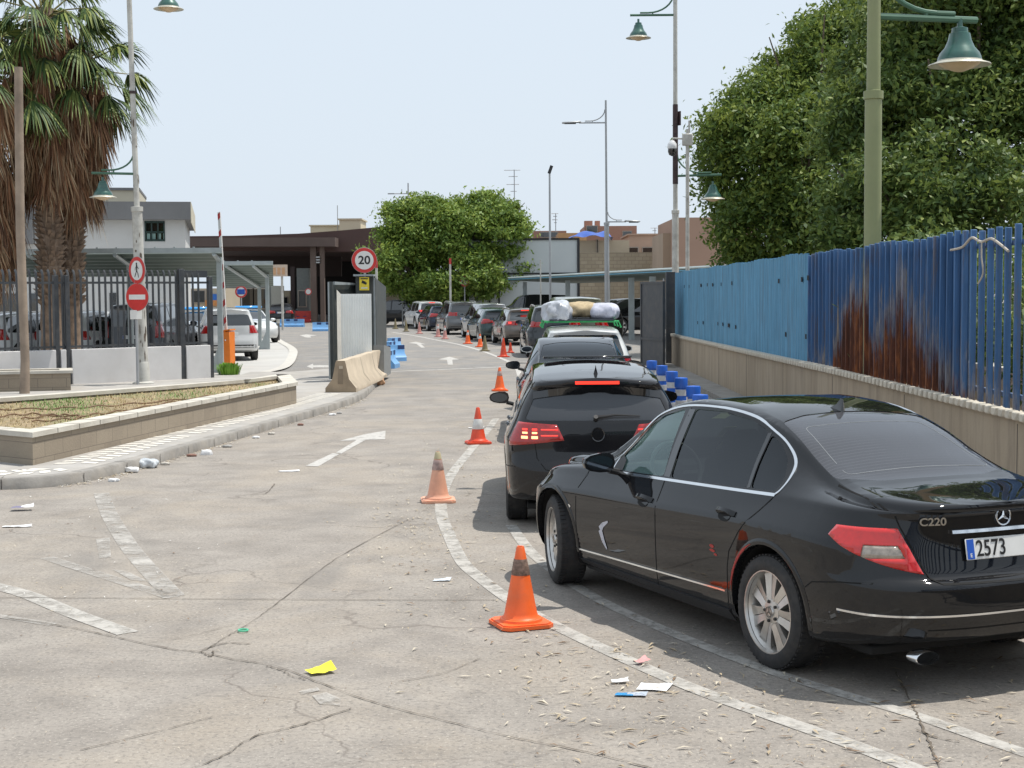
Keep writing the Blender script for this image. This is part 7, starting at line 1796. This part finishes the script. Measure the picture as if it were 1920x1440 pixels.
# ---------------------------------------------------------------- cars in the yard
def yard_car(S, label, name, px, d, heading, pm, light_bar=None, cat='car', plate=True, **k):
    g = A(px, 600, d); g.z = .03; h = Vector((*heading, 0)).normalized()
    c = Car(S, label, cat, Vector((g.x, g.y, .03)), h, pm, name=name, group='cars parked in the yard', res=.6, simple=True, **k); under(c, l=3.2, z=.26, w_=1.3)
    c.seams([[(.03, .35), (.02, .7), (.03, .95)], [(-.98, .9), (-.95, .6), (-.94, .35)]], w=.012); c.handles([(.22, .84), (-.78, .86)], pm)
    c.ribbon([(-.8 + .1 * k, .46) for k in range(17)], .10, blkplas, 'bumper_trim', c.back, o=.006, both=False)
    if plate: c.plate(None, .84, 0, off=.02, w=.5)
    if light_bar:
        mb = MB(); zt_ = max(z for _, z in S['zc']) + .05; mb.box((0, 0, zt_ + .04), (.28, 1.15, .10), mat('police blue lamp', (.03, .25, .62), .15, coat=1, emis=((.1, .5, 1), .35)), bev=.03); mb.box((0, 0, zt_ - .01), (.2, 1.0, .05), blkplas); mb.build('light_bar', c.root)
    return c
whp = paint('white yard car paint', (.60, .61, .61), 0, .4, dust=.15); dkp = paint('black yard car paint', (.015, .016, .018), dust=.2)
S = tall_spec(h=1.66, rear=2.17, front=2.16, w=.91, zl=1.02, rad=.35, wb=1.34, lampz=(1.10, .86), lampin=.60, glassz=(1.10, 1.44), slope=.22)
duster = yard_car(S, 'white off-roader with dark rear glass, parked between the car ports', 'off_road_car', 423, 49.0, (-.25, 1), whp)
S = tall_spec(h=1.62, rear=2.2, w=.90, zl=1.0, lampz=(1.15, .85), lampin=.62, glassz=(1.08, 1.42))
yard_car(S, 'white hatchback behind the wooden pole, furthest left in the yard', 'parked_car', 22, 44, (.15, 1), whp)
S = tall_spec(h=1.64, rear=2.2, w=.90, zl=1.0, lampz=(1.05, .80), lampin=.62, glassz=(1.08, 1.42))
yard_car(S, 'white car with red tail lamps, right of the palm trunks behind the bars', 'parked_car', 163, 45.5, (.12, 1), whp)
S = tall_spec(h=1.52, rear=2.2, w=.90, zl=.98, rad=.33, lampz=(1.0, .8), lampin=.62, glassz=(1.05, 1.36))
yard_car(S, 'black car parked beside the white one with red tail lamps', 'parked_car', 208, 46.5, (.1, 1), dkp)
S = tall_spec(h=1.85, rear=2.3, w=.95, zl=1.12, rad=.36, lampz=(1.30, .82), lampin=.68, glassz=(1.15, 1.66), slope=.12)
yard_car(S, 'dark van with a pale roof and upright red tail lamps, behind the no entry sign', 'parked_van', 287, 46.5, (.05, 1), paint('graphite van paint', (.07, .075, .085), .3, .3), cat='van')
S = sedan_spec(); yard_car(S, 'white patrol saloon with a blue light bar behind the end of the dark fence', 'patrol_car', 366, 62, (.1, -1), whp, light_bar=True, cat='patrol car')
S = sedan_spec(); yard_car(S, 'white patrol saloon with a blue light bar, facing out beyond the white off-roader', 'patrol_car', 466, 66, (.45, -1), whp, light_bar=True, cat='patrol car')
S = hatch_spec(); yard_car(S, 'black hatchback parked by the border post columns', 'hatchback_car', 529, 102, (-.1, 1), dkp)
S = tall_spec(h=1.66, w=.92); yard_car(S, 'dark off-roader waiting ahead of the white off-roader', 'off_road_car', 745, 99, (-.85, .4), dkp)
S = tall_spec(h=1.60, w=.90); yard_car(S, 'dark parked car between the palm trunks and the wooden pole', 'parked_car', 72, 47, (.1, 1), paint('slate yard paint', (.06, .065, .075), .3, .3))
# right side
S = tall_spec(h=1.75, rear=2.4, front=2.35, w=.97, zl=1.1, rad=.40, wb=1.45, lampz=(1.2, 1.0)); yard_car(S, 'large dark off-roader facing left beyond the open gate leaf', 'off_road_car', 1196, 74, (-.9, -.42), dkp, plate=False)
S = tall_spec(h=1.7, rear=2.3, w=.95, zl=1.05, rad=.38, lampz=(1.2, 1.0)); yard_car(S, 'dark car parked behind the large dark off-roader', 'parked_car', 1163, 83, (-.9, -.42), paint('black green paint', (.02, .026, .024)), plate=False)
S = tall_spec(h=1.95, rear=2.5, front=2.4, w=.98, zl=1.15, rad=.38, wb=1.5, lampz=(1.3, .9)); yard_car(S, 'black van parked under the long right-hand canopy', 'parked_van', 990, 88, (-1, -.1), dkp, cat='van', plate=False)
S = tall_spec(h=1.92, rear=2.4, w=.97, zl=1.1, rad=.38, lampz=(1.2, .8), glassz=(1.2, 1.7)); ov = yard_car(S, 'olive van with an open dark door just beyond the bundles on the roof rack', 'parked_van', 1072, 52, (-.1, 1), paint('olive van paint', (.16, .17, .11), .1, .4), cat='van')
dr = MB()                                              # its open door
fr = Matrix.Translation((.9, -.96, 0)) @ Matrix.Rotation(-2.12, 4, 'Z')
dr.prism([(0, .36), (1.0, .34), (1.05, 1.08), (.0, 1.10)], -.04, .04, paint('dark door inner', (.02, .02, .022)), M=fr @ Matrix.Rotation(PI / 2, 4, 'X'))
dr.tube([fr @ Vector(v) for v in ((.02, 0, 1.09), (.10, 0, 1.60), (.80, 0, 1.66), (1.03, 0, 1.08))], .026, blkplas, 6)
dr.tube([fr @ Vector(v) for v in ((.1, .05, .85), (.9, .05, .85))], .02, gal2, 6)
dr.build('open_door', ov.root)
# ================================================================ BORDER POST AND BACKGROUND BUILDINGS
br1 = mat('dark brown cladding', (.060, .040, .036), .7, var=.15, scale=.5); br2 = mat('brown beam', (.115, .080, .068), .75, var=.15, scale=.5); br3 = mat('red brown roof', (.085, .045, .038), .7, var=.12, scale=.4); brc = mat('brown column', (.135, .095, .078), .8, var=.15, scale=1)
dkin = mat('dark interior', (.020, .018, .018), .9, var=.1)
bp = thing('border_post', 'long low border post canopy with a dark brown sweeping roof on paired columns', 'canopy building', (A(480, 600, 110).x, 110, 0)); OX = bp.location.x
def P3(px, py, d): q = A(px, py, d); return Vector((q.x - OX, q.y - 110, q.z))
def extr(mb, pts, dy, m):      # polygon facing the camera, given real depth
    n = len(pts); vs = pts + [p + Vector((0, dy, 0)) for p in pts]
    mb.add(vs, [tuple(range(n)), tuple(range(n, 2 * n))] + [(i, (i + 1) % n, n + (i + 1) % n, n + i) for i in range(n)], m)
mb = MB(); extr(mb, [P3(335, 443, 112), P3(440, 442, 112), P3(560, 438, 112), P3(640, 432, 112), P3(760, 421, 112), P3(900, 408, 112), P3(900, 470, 112), P3(760, 472, 112), P3(335, 470, 112)], 45, br3); mb.build('roof', bp)
mb = MB(); extr(mb, [P3(335, 446, 109.5), P3(628, 445, 109.5), P3(628, 462, 109.5), P3(335, 462, 109.5)], 2.2, br2); mb.build('beam', bp)
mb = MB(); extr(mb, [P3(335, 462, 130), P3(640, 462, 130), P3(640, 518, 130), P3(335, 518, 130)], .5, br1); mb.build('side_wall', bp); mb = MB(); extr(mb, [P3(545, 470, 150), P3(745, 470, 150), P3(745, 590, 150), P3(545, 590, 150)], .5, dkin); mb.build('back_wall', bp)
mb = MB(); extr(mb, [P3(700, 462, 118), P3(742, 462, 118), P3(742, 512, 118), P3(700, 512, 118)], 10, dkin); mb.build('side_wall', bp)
for (a, b_) in ((581, 592), (599, 607)): mb = MB(); q0 = P3(a, 462, 110); q1 = P3(b_, 462, 110); mb.box(((q0.x + q1.x) / 2, .3, q0.z / 2), (q1.x - q0.x, .5, q0.z), brc); mb.build('column', bp)
mb = MB()
for py in (482, 487, 492): q = P3(595, py, 109.9); mb.box((q.x + .05, .1, q.z), (.42, .1, .09), mat('pale louvre', (.5, .5, .5), .6))
mb.build('louvre', bp)
for (a, b_, y0) in ((545, 553, 500),): mb = MB(); q0 = P3(a, y0, 112); q1 = P3(b_, y0, 112); mb.box(((q0.x + q1.x) / 2, 2, q0.z / 2), (q1.x - q0.x, .5, q0.z), br1); mb.build('column', bp)
# booths
def simple_house(name, label, px0, px1, d, pyt, depth, wall, cat='building', wins=(), parap=None, roof=None, zb=0.0, group=None):
    a = A(px0, pyt, d); b_ = A(px1, pyt, d); c = thing(name, label, cat, ((a.x + b_.x) / 2, d, 0), 0, group); w_ = b_.x - a.x; h_ = a.z
    mb = MB(); mb.box((0, depth / 2, (h_ + zb) / 2), (w_, depth, h_ - zb), wall); mb.build('wall', c)
    if parap: mb = MB(); mb.box((0, depth / 2, h_ + .06), (w_ + .3, depth + .3, .14), parap); mb.build('parapet', c)
    for (wx, wy, ww_, wh) in wins:
        q = A(wx, wy, d); mb = MB(); mb.box((q.x - c.location.x, -.03, q.z), (ww_ + .16, .08, wh + .16), mat('window surround', (.35, .30, .25), .8)); f_ = mb.build('window', c)
        mb = MB(); mb.box((q.x - c.location.x, -.08, q.z), (ww_, .03, wh), glass_dark); mb.build('pane', f_)
    return c
gb_ = mat('grey booth', (.16, .17, .16), .7); 
simple_house('control_booth', 'grey-green control booth beside the paired brown columns', 556, 579, 111, 503, 4, gb_, cat='booth', wins=[(567, 560, .5, 1.1)])
p = A(578, 547, 109.2); round_sign('road_sign', 'small round prohibition sign on the far booth', p, .24, Vector((0, -1)), 'plain')
q = A(530, 600, 88); c = thing('information_board', 'pale information board with orange panels on a pole before the border post', 'sign board', (q.x, q.y, 0))
zb0 = A(525, 518, 88).z; mb = MB(); mb.tube([(0.0, 0, 0), (0, 0, zb0 + .1)], .07, pole_w, 8); mb.build('pole', c)
mb = MB(); mb.box((-.15, -.05, zb0 + .33), (.95, .06, .68), mat('board pale', (.60, .48, .38), .6)); mb.build('board', c)
mb = MB(); [mb.box((-.42 + .26 * k, -.09, zb0 + .30), (.17, .02, .40), mat('board orange', (.62, .36, .20), .6)) for k in range(3)]; mb.build('panel', c)
# low buildings seen under the car ports
beige = mat('beige render', (.46, .39, .29), .88, var=.10, scale=.4); pinkb = mat('pinkish render', (.42, .29, .215), .88, var=.10, scale=.3); redb = mat('terracotta render', (.36, .20, .145), .88, var=.10, scale=.3); tanb = mat('tan render', (.40, .30, .22), .88, var=.12, scale=.3); creamb = mat('cream render far', (.58, .50, .36), .85, var=.06, scale=.4)
c = simple_house('customs_building', 'low beige building with orange and blue notices under the further car port', 352, 418, 96, 541, 6, beige, wins=[(372, 556, .8, .7)])
mb = MB(); mb.box((A(400, 557, 96).x - c.location.x, -.06, A(400, 557, 96).z), (.45, .05, .38), mat('blue notice', (.03, .15, .5), .5)); mb.box((A(403, 570, 96).x - c.location.x, -.06, A(403, 568, 96).z), (1.2, .05, .35), mat('orange notice', (.6, .25, .08), .5)); mb.build('notice', c)
c = simple_house('customs_building', 'low grey building with dark openings beyond the patrol saloons', 420, 508, 104, 536, 6, gb_, wins=[(440, 560, .9, 1.3), (462, 560, .9, 1.3), (489, 560, .9, 1.3)])
p = A(452, 547, 92); round_sign('road_sign', 'round blue and red sign above the patrol saloons', p, .36, Vector((0, -1)), 'plain')
p_ = thing('pole', 'thin pole of the round blue and red sign', 'pole', (p.x, p.y + .06, 0)); mb = MB(); mb.tube([(0, 0, 0), (0, 0, p.z)], .04, pole_grey, 6); mb.build('pole', p_)
mb = MB(); mb.box((0, -.09, p.z), (.46, .02, .30), mat('sign blue', (.02, .09, .42), .5)); mb.build('blue_panel', p_)
simple_house('kiosk', 'small pale kiosk with an arched shade behind the information board', 514, 543, 118, 545, 3, creamb, cat='booth', wins=[(527, 565, 1.0, .6)])
simple_house('beige_wall_block', 'plain beige block wall between the border post and the round tree', 722, 800, 121, 512, 1.0, beige, cat='wall')
# cream house tops over the border roof
simple_house('cream_house', 'cream rooftop with a flat parapet behind the brown border roof', 582, 640, 165, 424, 10, creamb, parap=creamb); simple_house('cream_house', 'taller cream roof tower with a flat cap behind the brown border roof', 636, 676, 160, 412, 6, creamb, parap=creamb)
# right part
wpn = mat('white panels', (.50, .53, .535), .6, var=.04, scale=.5); blk = mat('black frame', (.02, .02, .022), .6)
c = thing('panel_building', 'white panel building with black edge frames, behind the round tree', 'building', (A(1000, 600, 96).x, 96, 0)); OXb = c.location.x
z1 = A(1080, 447, 96).z; xa, xb = A(880, 600, 96).x - OXb, A(1085, 600, 96).x - OXb
mb = MB(); mb.box(((xa + xb) / 2, 3, z1 / 2), (xb - xa, 6, z1), wpn); mb.build('wall', c)
mb = MB(); mb.box(((xa + xb) / 2, -.03, z1 - .03), (xb - xa + .1, .1, .12), blk); mb.box((xb, -.03, z1 / 2), (.16, .12, z1), blk); zl_ = A(1000, 513, 96).z; mb.box(((xa + xb) / 2, -.03, zl_), (xb - xa, .06, .10), blk)
for px in (918, 936): mb.box((A(px, 560, 96).x - OXb, -.03, 1.6), (.10, .06, 3.2), blk)
mb.build('edge_frame', c)
c = simple_house('low_white_building', 'low whitish annex with black frames behind the line of cars', 770, 934, 99, 530, 5, wpn)
mb = MB(); [mb.box((A(px, 560, 99).x - c.location.x, -.03, 1.3), (.10, .06, 2.6), blk) for px in (838, 877, 905)]; mb.build('frame_post', c)
stone, t, b = nt('rough block wall'); p = pos(t); bk = N(t, 'TexBrick'); bk.inputs['Scale'].default_value = .9; bk.inputs['Mortar Size'].default_value = .02; bk.inputs['Color1'].default_value = (.36, .30, .21, 1); bk.inputs['Color2'].default_value = (.44, .37, .27, 1); bk.inputs['Mortar'].default_value = (.28, .23, .17, 1)
mp = N(t, 'Mapping'); mp.inputs['Rotation'].default_value = (PI / 2, 0, 0); t.links.new(p, mp.inputs[0]); t.links.new(mp.outputs[0], bk.inputs['Vector'])
t.links.new(mixc(t, ramp(t, noise(t, p, .5, 6, .7), [(.4, (0, 0, 0)), (.7, (.6, .6, .6))]), bk.outputs['Color'], (.27, .225, .165)), b.inputs['Base Color']); b.inputs['Roughness'].default_value = .95
c = simple_house('stone_wall', 'tall rough block retaining wall right of the white panel building', 1060, 1310, 116, 474, 3, stone, cat='wall')
simple_house('tan_house', 'plain beige upper storey on the retaining wall, below the blue tarpaulin', 1062, 1180, 121, 451, 8, beige, wins=[(1120, 462, .05, 1.0)])
simple_house('terracotta_house', 'terracotta house with two stub chimneys beyond the blue tarpaulin', 1096, 1194, 150, 424, 10, redb, wins=[(1110, 430, 1.0, .6), (1176, 440, .8, .6)])
for k, (a, b_) in enumerate(((1096, 1111), (1116, 1125))): simple_house('roof_block', ['wider', 'narrower'][k] + ' stub chimney on the terracotta house', a, b_, 152, 414, 1.2, redb, cat='chimney', zb=A(1100, 426, 152).z, group='stub chimneys')
simple_house('pink_house', 'pinkish flat-roofed house with two small windows right of the slim lamp post', 1180, 1232, 135, 441, 9, pinkb, parap=pinkb, wins=[(1185, 470, 1.0, .5), (1216, 470, 1.0, .5)])
simple_house('small_house', 'small low house between the pinkish house and the tall brown one', 1230, 1246, 140, 447, 6, pinkb, wins=[(1240, 460, .5, .6)])
simple_house('brown_house', 'lower wing of the tall brown house beside the two-lamp post', 1243, 1268, 105, 437, 8, tanb)
simple_house('brown_house', 'tall plain brown house partly hidden by the leafy tree', 1266, 1420, 102, 408, 12, mat('brown pink render', (.38, .245, .18), .88, var=.06, scale=.3))
simple_house('red_roof_house', 'low reddish house seen over the white panel building', 1000, 1062, 140, 433, 8, redb, wins=[(1030, 440, 1.5, .4)])
simple_house('red_roof_house', 'second low orange house over the white panel building, by the floodlight mast', 1046, 1100, 132, 437, 6, mat('orange render', (.50, .29, .14), .85, var=.15, scale=1))
# blue tarpaulin
tp = thing('tarpaulin', 'crumpled blue tarpaulin stretched on the beige house roof', 'tarpaulin', A(1065, 450, 120)); mb = MB(); W_ = A(1150, 450, 120).x - A(1065, 450, 120).x; n = 24; vs = []
for i in range(n + 1):
    f_ = i / n
    for j in range(4): vs.append((W_ * f_, j * .9 + .1, .08 + .62 * min(1, f_ * 4, (1 - f_) * 9) * (.35 + .65 * math.sin(PI * j / 3.6)) + .09 * math.sin(f_ * 14 + j)))
mb.add(vs, [(4 * i + j, 4 * i + j + 1, 4 * i + 5 + j, 4 * i + 4 + j) for i in range(n) for j in range(3)], mat('blue tarpaulin', (.03, .09, .38), .5, var=.2, scale=2)); mb.build('sheet', tp)
# canopy on the right, running towards the camera
cg = mat('canopy green grey', (.10, .135, .12), .6, var=.15, scale=2); cy = mat('canopy pale edge', (.55, .62, .60), .5, var=.1, scale=1); cb = mat('canopy blue edge', (.10, .35, .50), .5)
a = Vector((A(955, 522, 92).x, 92, 0)); b_ = Vector((6.1, 60, 0)); e_ = Vector((8.4, 48.5, 0)); c = thing('long_canopy', 'long low parking canopy with a pale blue edge, right of the round tree', 'canopy', (a.x, a.y, 0)); cpts = [a, b_, e_]
mb = MB(); vs = []
for q in cpts:
    nn = Vector((.93, .36, 0)) * 4.2
    vs += [(q - a) + Vector((0, 0, 2.95)), (q - a) + nn + Vector((0, 0, 2.70)), (q - a) + nn + Vector((0, 0, 2.62)), (q - a) + Vector((0, 0, 2.80))]
mb.add(vs, [(4 * i + k, 4 * i + (k + 1) % 4, 4 * i + 4 + (k + 1) % 4, 4 * i + 4 + k) for i in range(2) for k in range(4)] + [(0, 1, 2, 3), (8, 9, 10, 11)], cg); mb.build('roof', c)
mb = MB()
for i in range(2):
    p0, p1 = cpts[i] - a, cpts[i + 1] - a; mb.tube([p0 + Vector((-.06, -.05, 2.97)), p1 + Vector((-.06, -.05, 2.97))], .05, cy, 6); mb.tube([p0 + Vector((-.08, -.06, 2.87)), p1 + Vector((-.08, -.06, 2.87))], .025, cb, 6)
mb.build('edge_gutter', c)
for (px, d) in ((1054, 79), (1127, 71), (1171, 66), (1210, 62), (975, 90)):
    q = A(px, 600, d); mb = MB(); mb.box((q.x - a.x + .3, q.y - a.y, 1.35), (.24, .24, 2.7), gal2); mb.build('canopy_post', c)
simple_house('yellow_cabin', 'low yellow block wall under the long canopy', 1098, 1118, 100, 566, 2, mat('yellow wall', (.55, .42, .12), .8), cat='wall')
# roof antennas
for (px, d, y0, y1, lab) in [(965, 135, 318, 445, 'lattice television antenna with cross bars behind the round tree'), (526, 150, 425, 445, 'thin whip antenna over the left of the border roof'), (633, 162, 385, 412, 'thin whip antenna on the cream roof tower'), (1042, 140, 400, 436, 'thin television antenna over the white panel building'), (1228, 140, 427, 446, 'small television antenna on the pinkish houses')]:
    q = A(px, y1, d); zt_ = A(px, y0, d).z; c = thing('roof_antenna', lab, 'antenna', (q.x, q.y, q.z - 3), 0, 'roof antennas'); h_ = zt_ - q.z + 3
    mb = MB(); mb.tube([(0, 0, 0), (0, 0, h_)], .045, pole_grey, 6)
    if px in (965, 1042, 1228):
        k_ = 1 if px == 965 else .45
        for (f_, w_) in ((.05, .9), (.6, .5), (1.3, .7), (1.9, .35)): mb.tube([(-w_ * k_, 0, h_ - f_ * k_), (w_ * .6 * k_, 0, h_ - f_ * k_)], .03, pole_grey, 5)
    mb.build('mast', c)
# small round signs in the far distance
for (px, py, d, lab) in ((871, 527, 93, 'small pinkish round sign under the round tree'), (754, 530, 96, 'small faded round sign by the beige block wall')):
    p = A(px, py, d); round_sign('road_sign', lab, p, .34, Vector((.6, -.8)), 'plain'); c = thing('sign_pole', 'thin pole under the ' + lab.split(' ', 1)[1], 'pole', (p.x, p.y + .05, 0)); mb = MB(); mb.tube([(0, 0, 0), (0, 0, p.z + .2)], .04, pole_grey, 6); mb.build('pole', c)
